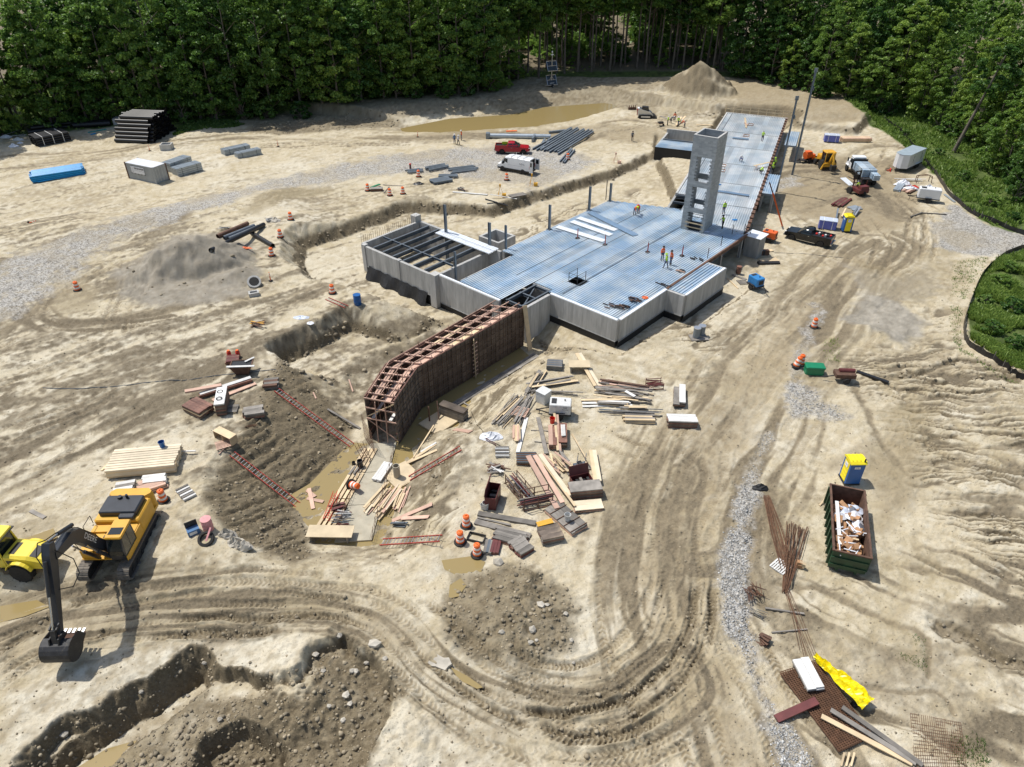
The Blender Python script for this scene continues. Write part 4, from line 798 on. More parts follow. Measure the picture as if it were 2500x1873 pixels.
for i in range(2):                                            # walkway boards, spreaders, uprights and rails between the two faces
 a0, a1, b0, b1 = FL[i], FL[i+1], BKL[i], BKL[i+1]; n_ = 11 if i == 0 else 5
 for t_, s_ in ((.25,.55),(.74,.42)):
  for j in range(3 if i == 0 else 1):
   u0_, u1_ = j/(3 if i == 0 else 1), (j+1)/(3 if i == 0 else 1); p = a0.lerp(a1,u0_).lerp(b0.lerp(b1,u0_),t_); q_ = a0.lerp(a1,u1_).lerp(b0.lerp(b1,u1_),t_); fwb(p+Vz(2.45+.03*j), q_+Vz(2.45), s_, .05, M['woodp'] if j != 1 else M['wood'], 'walkway_board')
 for k in range(n_):
  u_ = (k+.3)/n_; A_, B_ = a0.lerp(a1,u_), b0.lerp(b1,u_)
  fwb(A_+Vz(2.62), B_+Vz(2.62+.05*(k % 2)), .13, .1, M['woodp'], 'spreader')
  for t_ in (.12,.45,.86):
   p = A_.lerp(B_,t_); fwb(p+Vz(-1.8), p+Vz(2.9+.55*((k*7+int(t_*9)) % 3 == 0)), .09, .045, M['woodp'] if k % 2 else M['formred'], 'upright')
  if k % 2: fwb(A_.lerp(B_,.12)+Vz(2.5), A_.lerp(B_,.86)+Vz(1.2), .09, .04, M['woodp'])
 for t_ in (.12,.45,.86): fwb(a0.lerp(b0,t_)+Vz(3.12), a1.lerp(b1,t_)+Vz(3.12), .045, .09, M['woodp'], 'guard_rail')
 for t_, z in ((.2,.55),(.8,.55)): fwb(a0.lerp(b0,t_)+Vz(z), a1.lerp(b1,t_)+Vz(z), .28, .05, M['whitelum'], 'walkway_board')
A_, B_ = FL[2], BKL[2]
for t_, m_ in ((.32,'formred'),(.66,'formred')): fwb(A_.lerp(B_,t_)+Vz(-1.9)+Vector((-.1,-.25,0)), A_.lerp(B_,t_)+Vz(2.35)+Vector((0,-.1,0)), .14, .06, M['woodp'], 'upright')
for z in (.45,1.6,2.6): fwb(A_+Vz(z)+Vector((.05,-.12,0)), B_+Vz(z+.05)+Vector((-.05,-.12,0)), .06, .12, M['woodp'], 'cross_rail')
fwb(A_+Vz(-1.6), B_+Vz(.3), .05, .09, M['woodp']); fwb(A_+Vz(2.4), B_+Vz(.6), .05, .09, M['wood'])
fwb(FL[0].lerp(FL[1],.52)+Vector((.3,-.3,-1.8)), FL[0].lerp(FL[1],.52)+Vector((.2,-.2,2.5)), .5, .06, M['wood'], 'climbing_panel')
for k in range(9): c = FL[0].lerp(FL[1],.52)+Vector((.26,-.3,-1.6+k*.45)); fwb(c+Vector((-.2,-.2,0)), c+Vector((.25,.25,.12)), .06, .06, M['woodp'], 'cleat')
fwb(Vector((1.9,63.0,-1.9)), Vector((1.3,64.0,2.9)), .5, .08, M['wood'], 'end_panel')
M['mudcon'] = mat('muddy_concrete',(.42,.38,.29),.9,0,.15,1.0,dirt=.3)
ft = thing('footing_slab', 'pale concrete wall footing running out of the formwork toward the trench end', 'footing', G(885,1230,-1.9)); TG = rel(ft)
c0, c1_ = G(968,1078,-1.78), G(905,1082,-1.78); c2_, c3 = G(812,1335,-1.78), G(905,1330,-1.78)
for k, t_ in enumerate((0,.32,.64)):
 a_, b_ = c0.lerp(c3,t_+.004), c0.lerp(c3,min(t_+.32,1)); d_, e_ = c1_.lerp(c2_,t_+.004), c1_.lerp(c2_,min(t_+.32,1)); q = MB(TG); ring = [a_, b_, e_, d_]
 q.loft([[p-Vz(.35) for p in ring],[p for p in ring]]); q.build('slab_pour', M['mudcon'], ft)
sb = MB(TG)
for (p_, q_, n_) in ((c0.lerp(c3,.12),c3,30),(c1_.lerp(c2_,.1),c2_.lerp(c1_,.1),26)):
 for k in range(n_): c = p_.lerp(q_,k/n_)+Vector((0,0,0)); sb.cyl(c+Vz(-.1), c+Vz(.75+.3*(k % 5 == 0))+Vector((.06*(k % 3),.05,0)), .014, n=3, cap=False)
 for z in (.3,.6): sb.cyl(p_+Vz(z), q_+Vz(z), .012, n=3, cap=False)
tag(sb.build('starter_bars', M['rebar'], ft), kind='stuff')
wk_ = thing('duckboard_walkway', 'wet grey plank walkway laid along the foot of the brown formwork', 'walkway', G(1180,950,-1.85)); TW = rel(wk_)
for k in range(3):
 for s in range(3):
  p_, q_ = G(1302,862,-1.8).lerp(G(1060,1010,-1.8),s/3), G(1302,862,-1.8).lerp(G(1060,1010,-1.8),(s+1)/3); o_ = Vector((.5,-.45,0)).normalized()*(.15+k*.28); q = MB(TW); q.beam(p_+o_, q_+o_, .25, .05); q.build('plank', M['woodw'], wk_)
for k in range(7): p_ = G(1302,862,-1.83).lerp(G(1060,1010,-1.83),(k+.5)/7); q = MB(TW); q.beam(p_, p_+Vector((1.3,-1.2,.05)), .15, .06); q.build('sleeper', M['woodw'], wk_)
# ---------------------------------------------------------------- timber helpers
def clear(a, b, g):
 u = np.linspace(0,1,24); k = max(0.0, float(np.max(zt(a.x+(b.x-a.x)*u, a.y+(b.y-a.y)*u)+g-(a.z+(b.z-a.z)*u)))); k = min(k,.9); return a+Vector((0,0,k)), b+Vector((0,0,k))
def board(p0, p1, w_, t_, m, label, up0=.05, up1=.05, name='plank', cat='board', group=None, n=1):
 a, b = clear(GT(*p0, up0), GT(*p1, up1), .03); c = (a+b)/2; d = (b-a)
 q = MB(Matrix.Translation(-Vector((c.x,c.y,min(a.z,b.z)-.05)))); q.beam(a, b, w_, t_); o = q.build(name, M[m]); o.location = (c.x,c.y,min(a.z,b.z)-.05); return tag(o, label, cat, group)
def stack(p0, p1, W, Hh, nx, nz, mats, label, name='lumber_stack', cat='lumber', off=.0, group=None, jit=.04, pallet=True, piece='plank', top=None, gap=.008):
 a, b = GT(*p0), GT(*p1); a.z = b.z = min(a.z,b.z); d = (b-a); L = d.length; rz = math.atan2(d.y,d.x); c = (a+b)/2; c.z = max(zz(c.x,c.y), (a.z+b.z)/2)-.02
 o = thing(name, label, cat, c, rz, group); z0 = .1 if pallet else 0
 if pallet:
  for s in (-.36,0,.36): q = MB(); q.b(s*L-.05,s*L+.05,-W/2,W/2,-.08,.1); q.build('bearer', M['woodw'], o)
 hh = (Hh-z0)/nz; ww_ = W/nx; k = random.randint(0,99); cache = {}
 for j in range(nz):
  for i in range(nx):
   mm = mats[(k+i*3+j*5) % len(mats)] if not (top and j == nz-1) else top; q = cache.get(mm)
   if q is None: q = MB(); q.b(-L/2,L/2,-ww_/2+gap/2,ww_/2-gap/2,0,hh-.004); q = cache[mm] = q.mesh(piece, M[mm])
   link(piece, q, o, (random.uniform(-jit,jit)*L*.6, -W/2+(i+.5)*ww_+random.uniform(-.01,.01), z0+j*hh), (0,0,random.uniform(-jit,jit)*.25))
 return o
def pile(p0, p1, n_, spread, mats, label, name='board_pile', cat='lumber', w_=(.08,.22), t_=(.03,.06), ang_=.12, hgt=.35, piece='board', lf=(.55,1.0), group=None, rnd=False):
 a, b = GT(*p0), GT(*p1); d = b-a; L = math.hypot(d.x,d.y); rz = math.atan2(d.y,d.x); c = (a+b)/2; c.z = max(zz(c.x,c.y), (a.z+b.z)/2)
 o = thing(name, label, cat, c, rz, group, (0,-math.asin(max(-.9,min(.9,d.z/max(L,.1))))));
 for i in range(n_):
  l_ = L*random.uniform(*lf); q = MB(); th_ = random.uniform(*t_); wd = random.uniform(*w_); z = .02+hgt*(i/n_)
  if rnd: q.cyl((-l_/2,0,th_/2),(l_/2,0,th_/2),th_/2,n=6)
  else: q.b(-l_/2,l_/2,-wd/2,wd/2,0,th_)
  ob = q.build(piece, M[mats[i % len(mats)]], o); ob.location = (random.uniform(-.5,.5)*(L-l_), random.uniform(-.5,.5)*spread, z); ob.rotation_euler = (random.uniform(-.1,.1), random.uniform(-.02,.02), random.uniform(-ang_,ang_))
 return o
z1 = lambda x, y: (1160+x/3.4516, 880+y/3.4516)
z2 = lambda x, y: (740+x/3.026, 1080+y/3.026)
z3 = lambda x, y: (440+x/4.139, 860+y/4.139)
r_ = lambda cx, cy: (lambda x, y: (cx+x/3.4516, cy+y/3.4516))
WW = ['woodw']; PN = ['wood','woodp']; FB = ['formply','formred','formply']
stack(z1(605,60), z1(735,60), 1.3, .55, 7, 4, ['woodw','steel'], 'neat stack of short grey steel soldier bars near the long tilted planks', 'bar_stack', 'steel', piece='bar')
t = thing('plywood_table', 'low plywood platform on dark trestle under the two long pine planks', 'platform', GT(*z1(875,85))); q = MB(); q.b(-1.0,1.0,-.6,.6,.72,.78); q.build('top', M['ply'], t)
for sx in (-.8,.8): q = MB(); q.b(sx-.06,sx+.06,-.55,.55,0,.72); q.build('trestle', M['woodw'], t)
board(z1(850,10), z1(1010,235), .32, .06, 'wood', 'new pale pine plank leaning off the plywood platform', .95, .25); board(z1(878,5), z1(1045,228), .32, .06, 'creamlum', 'cream pine plank lying beside the leaning pine plank', .92, .22)
pile(z1(575,95), z1(440,300), 9, .7, ['woodw','woodw','wood'], 'long bundle of weathered boards on the slope above the white compressor', ang_=.05); pile(z1(420,300), z1(170,555), 16, 1.5, ['woodw','wood','woodw'], 'fan of thin weathered boards running down beside the pallet', ang_=.09, w_=(.05,.14)); pile(z1(465,300), z1(330,560), 9, .8, ['woodw'], 'loose bundle of grey boards under the slatted pallet', ang_=.08)
pile(z1(430,235), z1(880,170), 10, .9, ['woodw','wood','woodw'], 'grey boards heaped behind the white compressor', ang_=.1); pile(z1(400,275), z1(950,300), 5, .6, ['woodw'], 'few thin grey boards lying behind the compressor drawbar', ang_=.05, w_=(.05,.1))
pile(z1(1035,200), z1(1500,270), 8, 1.1, ['woodp','rust','woodp'], 'orange-red stained boards heaped on dark timber', ang_=.08, hgt=.5, w_=(.15,.28)); pile(z1(1000,270), z1(1510,330), 20, 2.0, ['woodw','woodw','wood','woodw'], 'big heap of weathered grey boards below the orange-red boards', ang_=.14, hgt=.45); pile(z1(890,365), z1(1330,370), 10, .9, ['woodw','whitelum','wood'], 'row of grey planks pointing at the compressor shadow', ang_=.1, w_=(.15,.3)); pile(z1(1010,430), z1(1590,455), 10, .9, ['steel','woodw'], 'long thin grey bars lying below the plank heap', ang_=.05, w_=(.05,.09)); pile(z1(1200,410), z1(1450,420), 7, .6, ['wood','woodw'], 'short pale board offcuts at the edge of the plank heap', ang_=.2)
board(z1(1262,305), z1(1340,350), .3, .05, 'whitelum', 'short white painted board on the weathered heap', .6, .6)
stack(z1(1250,505), z1(1500,515), .9, .4, 4, 3, ['woodw','wood'], 'low stack of mixed boards beside the long thin bars', jit=.12, pallet=False); stack(z1(1615,540), z1(1860,540), 1.05, .8, 3, 6, FB, 'brown form panels stacked on a pallet with a white top board', 'form_stack', 'formwork', top='whitelum', piece='form_panel')
stack(z1(1690,410), z1(1695,255), .55, .45, 1, 3, FB, 'lower form panel stack beside the white-topped one', 'form_stack', 'formwork', top='woodw', piece='form_panel'); stack(z1(1740,405), z1(1738,250), .55, .62, 1, 4, FB, 'narrow white-topped form stack standing by the dirt road', 'form_stack', 'formwork', top='whitelum', piece='form_panel')
t = thing('rebar_basket', 'small dark red basket of steel rods behind the orange boards', 'basket', GT(*z1(1510,225)), .1)
for s in range(9): q = MB(); q.beam((-.75+random.uniform(-.1,.1),-.5+s*.12,.3+.3*random.random()), (.75,-.5+s*.12+random.uniform(-.2,.2),.3+.3*random.random()), .05, .05); q.build('rod', M['wine'], t)
for sx in (-.7,.7):
 for sy in (-.5,.5): q = MB(); q.beam((sx,sy,0),(sx,sy,.7),.05,.05); q.build('corner_post', M['wine'], t)
for sy in (-.5,.5): q = MB(); q.beam((-.7,sy,.1),(.7,sy,.1),.06,.1); q.beam((-.7,sy,.6),(.7,sy,.6),.05,.05); q.build('rail', M['wine'], t)
def pallet(p, rz, label, m='woodp', s=1.0, group=None):
 t = thing('pallet', label, 'pallet', GT(*p), rz, group)
 for k in range(7): q = MB(); q.b(-.55*s,.55*s,-.48*s+k*.16*s-.05,-.48*s+k*.16*s+.05,.11,.13); q.build('slat', M[m], t)
 for sx in (-.5,0,.5): q = MB(); q.b(sx*s-.03,sx*s+.03,-.53*s,.53*s,0,.11); q.build('bearer', M[m], t)
 return t
pallet(z1(378,460), -.35, 'open slatted wooden pallet lying on the fan of thin boards', s=1.25).location.z += .25
pile(z1(345,555), z1(345,705), 9, .7, PN, 'bundle of short pale pine boards beside the long green-grey beam', ang_=.06); board(z1(432,490), z1(358,785), .32, .10, 'whitelum', 'long pale green-grey beam between pine bundle and dark plank'); board(z1(530,495), z1(600,800), .34, .08, 'woodw', 'single dark weathered plank crossing thin sticks');
for k, (a, b) in enumerate((((470,595),(630,600)),((500,690),(640,705)))): board(z1(*a), z1(*b), .06, .05, 'woodw', 'thin stick lying across the dark weathered plank', group='sticks across the dark plank')
stack(z1(655,760), z1(650,585), .7, .55, 2, 4, ['formred','woodp'], 'red-brown form stack carrying pine planks and a red bucket', 'form_stack', 'formwork', piece='form_panel'); stack(z1(738,750), z1(735,580), .7, .7, 1, 6, FB, 'dark red form stack with white battens on top', 'form_stack', 'formwork', piece='form_panel')
for k in range(4): board(z1(722+k*9,605), z1(728+k*9,700), .07, .07, 'whitelum', 'short white batten on the dark red form stack', .78, .78, group='white battens on form stack')
board(z1(665,495), z1(695,800), .2, .06, 'wood', 'long new pine board lying over the red-brown form stack', .66, .5); board(z1(690,510), z1(715,805), .2, .06, 'woodp', 'second long pine board over the red-brown form stack, on the white batten side', .66, .5)
def bucket(p, m, label, up=0.0, s=1.0):
 b = thing('bucket', label, 'bucket', GT(*p, up)); q = MB(); q.lathe([(.125*s,0),(.155*s,.34*s),(.165*s,.36*s),(.15*s,.36*s),(.12*s,.03)],14); q.build('pail', M[m], b, True)
 q = MB(); pts = [(.16*s*math.cos(t_),.02,.3*s-.22*s*math.sin(t_)) for t_ in np.linspace(0,math.pi,8)]; q.tube(pts,.008,4); q.build('handle', M['chrome'], b)
bucket(z1(648,572), 'redplastic', 'bright red bucket on the red-brown form stack', .56, 1.5); bucket(z1(775,1385), 'whitedirty', 'white bucket with blue band on the plank frame', .5, 1.5); bucket(z1(90,1250), 'whitedirty', 'white plastic bucket beside the wine-red tool box', 0, 1.7); bucket(z1(65,1250), 'whitedirty', 'second pale bucket tucked behind the wine-red tool box bucket', 0, 1.2)
bucket((405,1112), 'blueplastic', 'dark blue bucket on the stack of long pale lumber', .85, 1.5)
def heap(name, p, rx, ry, h, m, label, cat, seed=0, rz=0.0):                           # crumpled sheet or bag
 q = MB(); n_ = 14; rg = random.Random(seed); rows = []
 for i in range(7):
  f_ = i/6; rows.append([(rx*math.cos(2*math.pi*k/n_)*(1-f_**1.7)*(1+rg.uniform(-.18,.18)), ry*math.sin(2*math.pi*k/n_)*(1-f_**1.7)*(1+rg.uniform(-.18,.18)), h*f_*(1+rg.uniform(-.25,.25))) for k in range(n_)])
 q.loft(rows); o = q.build(name, M[m]); o.location = GT(*p); o.location.z -= .03; o.rotation_euler = (0,0,rz); return tag(o, label, cat)
heap('white_bag', z1(135,650), 1.0, .6, .55, 'plasticw', 'crumpled white plastic bag by the trench edge', 'bag', 3)
pile(z1(85,670), z1(180,725), 3, .25, ['wine'], 'dark red bars beside the crumpled white bag', ang_=.03, rnd=True, piece='bar', name='bar_pile', cat='steel', lf=(.9,1))
stack(z1(170,785), z1(285,780), 1.3, .3, 6, 1, ['whitelum','woodw'], 'pale slatted frame lying below the white bag', 'slatted_rack', 'rack', gap=.12); stack(z1(350,845), z1(520,845), 1.3, .4, 9, 2, ['rust','steel'], 'rack of rust brown rods beside the long pale beam end', 'rod_rack', 'steel', piece='rod', gap=.05)
pile(z1(100,920), z1(250,930), 12, 1.3, ['rust','woodw','whitelum'], 'scrap of short rods and angles above the wine-red tool box', ang_=.7, piece='rod', name='scrap_pile', cat='scrap'); board(z1(90,895), z1(300,935), .08, .06, 'rust', 'long rust brown rod lying over the scrap', .25, .2, name='steel_rod', cat='rod')
def toolbox(p, rz, label, sx, sy, h, lid):
 t = thing('tool_box', label, 'tool box', GT(*p), rz); q = MB(); w_ = .03
 q.b(-sx,sx,-sy,-sy+w_,.08,h); q.b(-sx,sx,sy-w_,sy,.08,h); q.b(-sx,-sx+w_,-sy+w_,sy-w_,.08,h); q.b(sx-w_,sx,-sy+w_,sy-w_,.08,h); q.b(-sx,sx,-sy,sy,.05,.08); q.build('box', M['wine'], t)
 q = MB(Matrix.Translation((0,sy,h)) @ Matrix.Rotation(lid,4,'X')); q.b(-sx,sx,-2*sy,0,0,.05); q.build('lid', M['wine'], t)
 for a in (-sx+.1,sx-.1): q = MB(); q.b(a-.05,a+.05,-sy,sy,0,.05); q.build('skid', M['wine'], t)
 for k in range(5): q = MB(); q.b(-sx+.1+k*.3,-sx+.3+k*.3,-sy+.1,sy-.2,.1,h*.5+.1*(k % 3)); q.build('tool', M[['black','darkmetal','woodw'][k % 3]], t)
 q = MB(); q.b(-.12,.12,-sy-.012,-sy,h*.5,h*.62); q.build('latch', M['chrome'], t); return t
toolbox(z1(150,1200), R(78), 'tall wine-red tool box with raised lid and tools', .85, .42, 1.25, R(-82)); toolbox(z1(890,1045), R(18), 'dark brown gang box with lid propped open by the form stack', .8, .4, .7, R(-110))
def cage(p, rz, L, W, Hh, label):
 t = thing('rod_rack', label, 'rack', GT(*p), rz)
 for sx in (-L/2,0,L/2):
  for sy in (-W/2,W/2): q = MB(); q.beam((sx,sy,0),(sx,sy,Hh),.06,.06); q.build('post', M['rust'], t)
  q = MB(); q.beam((sx,-W/2,.12),(sx,W/2,.12),.06,.06); q.build('cross_bar', M['rust'], t)
 for z in (.12,Hh*.55,Hh-.05):
  for sy in (-W/2,W/2): q = MB(); q.beam((-L/2,sy,z),(L/2,sy,z),.05,.05); q.build('rail', M['rust'], t)
 for k in range(14): q = MB(); y = random.uniform(-W/2+.1,W/2-.1); z = .2+.5*k/14*Hh; q.cyl((-L/2-random.uniform(0,.4),y,z),(L/2+random.uniform(-.3,.3),y+random.uniform(-.1,.1),z),.045,n=6); q.build('rod', M[['wine','woodw','steel'][k % 3]], t)
cage(z1(375,1110), ang(z1(300,1010), z1(440,1180)), 2.6, 1.0, 1.0, 'rusty rack of wine-red pipes beside the open tool box'); cage(z1(515,1215), ang(z1(420,1240), z1(610,1200)), 2.2, 1.0, 1.35, 'rusty cage rack of grey bars beside the long orange planks')
pile(z1(640,800), z1(760,990), 26, 1.6, ['wood','woodp','wood','woodw'], 'tumbled pile of short new pine offcuts behind the long orange planks', ang_=.35, hgt=.6, lf=(.3,.7))
PLK = 'long orange pine planks laid over the racks'
board(z1(445,885), z1(690,1285), .42, .06, 'woodp', 'orange pine plank over the racks, outermost beside the cage', 1.0, .45); board(z1(500,880), z1(735,1235), .36, .06, 'woodp', 'orange pine plank between the outer orange plank and pale plank', 1.0, .45); board(z1(545,868), z1(800,1180), .36, .06, 'creamlum', 'pale cream plank beside the orange planks over the racks', .95, .5); board(z1(580,935), z1(840,1265), .2, .06, 'wood', 'narrow pale plank on the form stack side of the cream plank', .8, .45)
t = stack(z1(650,1250), z1(880,1450), 1.5, .42, 5, 2, ['woodp','wood','woodw'], 'platform of orange planks crossed by dark rods', 'plank_platform', 'platform', jit=.02)
for k in range(5): q = MB(); q.cyl((-1.6+k*.75,-.8,.46),(-1.6+k*.75,.8,.46),.03,n=5); q.build('cross_rod', M['rebar'], t)
stack(z1(780,925), z1(960,880), 1.2, .08, 2, 1, ['ply','woodw'], 'grey plywood sheet under the saw stand', 'plywood_sheet', 'plywood', pallet=False)
t = thing('saw_stand', 'small metal saw stand with two raised arms on plywood', 'saw', GT(*z1(880,925)), .3); q = MB(); q.b(-.5,.5,-.3,.3,.45,.55); q.build('table', M['steel'], t); q = MB(); q.b(-.15,.15,-.2,.2,.56,.8); q.build('motor', M['darkmetal'], t)
for sx in (-.45,.45):
 for sy in (-.25,.25): q = MB(); q.beam((sx,sy,.45),(sx*1.2,sy*1.3,0),.04,.04); q.build('leg', M['steel'], t)
for sx in (-.3,.4): q = MB(); q.beam((sx,0,.55),(sx+.2,.25,1.35),.06,.06); q.build('arm', M['silver'], t)
board(z1(815,625), z1(930,900), .10, .05, 'wood', 'thin pine batten leaning on the saw stand', .05, .9); board(z1(975,790), z1(1010,1050), .35, .1, 'wood', 'long pine plank standing proud right of the gang box', .4, .4); board(z1(1000,790), z1(1045,1050), .32, .1, 'creamlum', 'stained pine plank along the outer edge of the plank pair', .4, .4)
stack(z1(790,1150), z1(1055,1125), 1.1, 1.0, 1, 9, FB, 'tall stack of brown form panels with a grey top beside the gang box', 'form_stack', 'formwork', top='woodw', piece='form_panel'); stack(z1(830,1255), z1(1070,1225), 1.0, .35, 2, 3, ['formred','woodp'], 'low form stack with cream top against the tall form stack', 'form_stack', 'formwork', top='creamlum', piece='form_panel')
board(z1(25,1300), z1(510,1385), .45, .16, 'woodw', 'dark brown beam lying parallel to the grey beams', .1, .1, 'timber_beam', 'beam'); board(z1(0,1365), z1(465,1490), .5, .12, 'woodw', 'wide grey weathered plank beside the dark brown beam', .08, .08); board(z1(20,1335), z1(300,1400), .15, .08, 'woodw', 'narrow grey board between dark beam and grey plank', .1, .1)
stack(z1(545,1510), z1(720,1470), 1.35, .65, 3, 5, ['woodw','formred','formply'], 'stack of grey and wine-red forms with one yellow top panel', 'form_stack', 'formwork', piece='form_panel'); board(z1(520,1440), z1(650,1405), .45, .05, 'yellow', 'yellow panel lying on the grey and wine-red form stack', .66, .66, 'yellow_form_sheet', 'formwork')
stack(z1(170,1480), z1(430,1540), 1.2, .4, 6, 3, ['woodp','woodw','formred'], 'stack of mixed narrow boards below the grey weathered plank', jit=.1, pallet=False); stack(z1(330,1620), z1(440,1555), 1.5, .45, 7, 3, ['wine','woodw','formred'], 'stack of wine-red bars laid diagonally near the traffic drums', 'bar_stack', 'steel', jit=.12, piece='bar'); stack(z1(100,1640), z1(125,1530), .6, .3, 3, 2, ['steel','woodw'], 'pair of grey bars bundled next to the nearest traffic drum', 'bar_stack', 'steel', piece='bar', pallet=False); stack(z1(160,1640), z1(185,1535), .6, .3, 3, 2, ['wine'], 'wine-red steel bars bundled beside the grey bar pair', 'bar_stack', 'steel', piece='bar', pallet=False)
t = thing('open_crate', 'open dark wooden frame box lying between two traffic drums', 'frame', GT(1163,1316), -.3)
for sy in (-.35,.35): q = MB(); q.b(-.6,.6,sy-.03,sy+.03,0,.2); q.build('side', M['black'], t)
for sx in (-.6,.6): q = MB(); q.b(sx-.03,sx+.03,-.31,.31,0,.2); q.build('end', M['black'], t)
# ---- left yard
stack((275,1145), (440,1128), 2.6, .85, 9, 5, ['creamlum','wood','creamlum'], 'long stack of clean pale lumber with a dark blue bucket on it', top='creamlum', jit=.02, gap=.05); board((395,1105), (480,1108), .12, .06, 'whitelum', 'single white board sticking out behind the pale lumber stack', .05, .3)
stack((282,1200), (330,1193), 1.3, .35, 4, 3, ['woodw','whitelum'], 'small stack of white and grey boards near the yellow excavator', pallet=False, jit=.08); stack((340,1200), (405,1180), 1.3, .45, 5, 4, ['woodp','woodw'], 'stack of pinkish boards behind the lone traffic drum', top='woodp', jit=.12); stack((352,1183), (408,1175), .9, .5, 4, 2, ['whitelum'], 'white battens stacked behind the pinkish boards', pallet=False, jit=.1)
stack((440,1215), (470,1200), 1.6, .3, 6, 2, ['whitelum','woodw'], 'pale slatted rack lying beside the lone traffic drum', 'slat_rack', 'rack', gap=.1, pallet=False)
stack(z3(110,560), z3(280,640), 1.5, .75, 5, 5, ['formply','wood','formred'], 'heap of brown forms with yellow edges near the long pink beam', 'form_stack', 'formwork', jit=.05, piece='form_panel'); board(z3(70,470), z3(430,380), .4, .16, 'woodp', 'long pinkish beam pointing away over the brown form heap', .75, .5, 'timber_beam', 'beam'); board(z3(200,470), z3(725,300), .45, .22, 'formred', 'wine-red steel beam with white top flange', .3, .25, 'steel_beam', 'beam'); board(z3(210,462), z3(722,290), .42, .03, 'whitelum', 'white top plate on the wine-red beam', .45, .4); board(z3(330,500), z3(765,325), .4, .08, 'woodp', 'pink plank lying along the wine-red beam', .1, .08)
stack(z3(425,640), z3(455,470), .85, 1.25, 1, 9, FB, 'tall narrow form stack with a white top and coiled straps', 'form_stack', 'formwork', top='whitelum', piece='form_panel')
for k, p in enumerate((z3(445,415), z3(432,490))): q = MB(); q.lathe([(.22,0),(.26,.03),(.22,.06),(.18,.03),(.22,0)],14,cap=False); o = q.build('coiled_strap', M['black']); o.location = GT(*p, 1.3); o.location = GT(*z3(428+k*10,590-k*70), 1.27); tag(o, 'small coiled black strap on the tall white-topped form stack', 'strap', 'straps on form stack')
pallet(z3(520,580), .1, 'grey slatted pallet beside the tall white-topped form stack', 'woodw'); stack(z3(650,650), z3(850,620), 1.2, .6, 3, 3, ['formred','woodw','formply'], 'scattered wine-red forms on a pallet at the slope edge', 'form_stack', 'formwork', jit=.15, piece='form_panel'); pile(z3(650,770), z3(770,750), 4, .4, ['rebar'], 'few rusty rods below the scattered wine-red forms', name='rod_pile', cat='rod', piece='rod', rnd=True)
stack(z3(850,345), z3(1000,345), 1.3, .5, 4, 2, ['woodw','rust'], 'coil of rusty chain and hose on a grey pallet by the ladder top', 'chain_pallet', 'pallet', jit=.1)
t = thing('concrete_hopper', 'rust brown tapered concrete hopper with plank and open top', 'hopper', GT(*z3(640,205)), .1)
q = MB(); q.loft([[(-.55,-.4,0),(.55,-.4,0),(.55,.4,0),(-.55,.4,0)],[(-.95,-.6,.9),(.95,-.6,.9),(.95,.6,.9),(-.95,.6,.9)]]); q.build('tub', M['rust'], t); q = MB(); q.b(-1.0,1.0,-.66,-.56,.9,.98); q.b(-1.0,1.0,.56,.66,.9,.98); q.b(-1.0,-.9,-.56,.56,.9,.98); q.b(.9,1.0,-.56,.56,.9,.98); q.build('rim', M['rust'], t); q = MB(); q.b(-.88,.88,-.54,.54,.905,.93); q.build('contents', M['black'], t)
q = MB(); q.beam((-1.2,-.5,1.03),(1.3,-.6,1.03),.25,.05); q.beam((.3,.2,1.03),(1.0,.9,1.03),.2,.05); q.build('plank', M['whitelum'], t)
stack(z3(470,95), z3(600,90), 1.2, .35, 5, 3, ['wine','formred'], 'wine-red hose coil and bars beside the concrete hopper', 'bar_stack', 'steel', jit=.1, pallet=False)
def can(p, label, m='redplastic', s=1.0):
 t = thing('fuel_can', label, 'fuel can', GT(*p)); q = MB(); q.lathe([(.19*s,0),(.2*s,.05),(.2*s,.5*s),(.15*s,.58*s),(.06*s,.62*s)],12); q.build('body', M[m], t, True); q = MB(); q.lathe([(.14*s,0),(.14*s,.09)],10,(0,0,.6*s)); q.build('cap', M['orange'], t)
can(z3(500,45), 'red fuel can with orange cap near the hopper, beside the hose coil end'); can(z3(588,40), 'red fuel can with orange cap near the hopper, beside the plank end')
t = thing('wood_crate', 'open-fronted pine crate by the slope edge', 'crate', GT(*z3(470,890)), -.55); q = MB(); q.b(-1.0,1.0,-.35,.35,.75,.8); q.b(-1.0,1.0,.32,.35,0,.75); q.b(-1.0,-.95,-.35,.32,0,.75); q.b(.95,1.0,-.35,.32,0,.75); q.b(-.03,.03,-.35,.32,0,.75); q.build('box', M['wood'], t)
q = MB(); q.b(-1.0,1.0,-.35,.35,0,.04); q.build('bottom', M['wood'], t)
pallet((545,1088), .5, 'pinkish broken pallet in front of the pine crate')
board((535,1110), (560,1085), .1, .05, 'woodp', 'pink stick leaning by the broken pallet'); board((248,1150), (265,1134), .15, .05, 'wood', 'short offcut lying at the end of the pale lumber stack'); board((75,1248), (110,1266), .3, .05, 'woodw', 'wide wet plank in the mud behind the yellow roller')
board((1352-360+0,0+880-0), (1060,832), .35, .06, 'wood', 'long pale plank on the ledge behind the formwork', .1, .1)
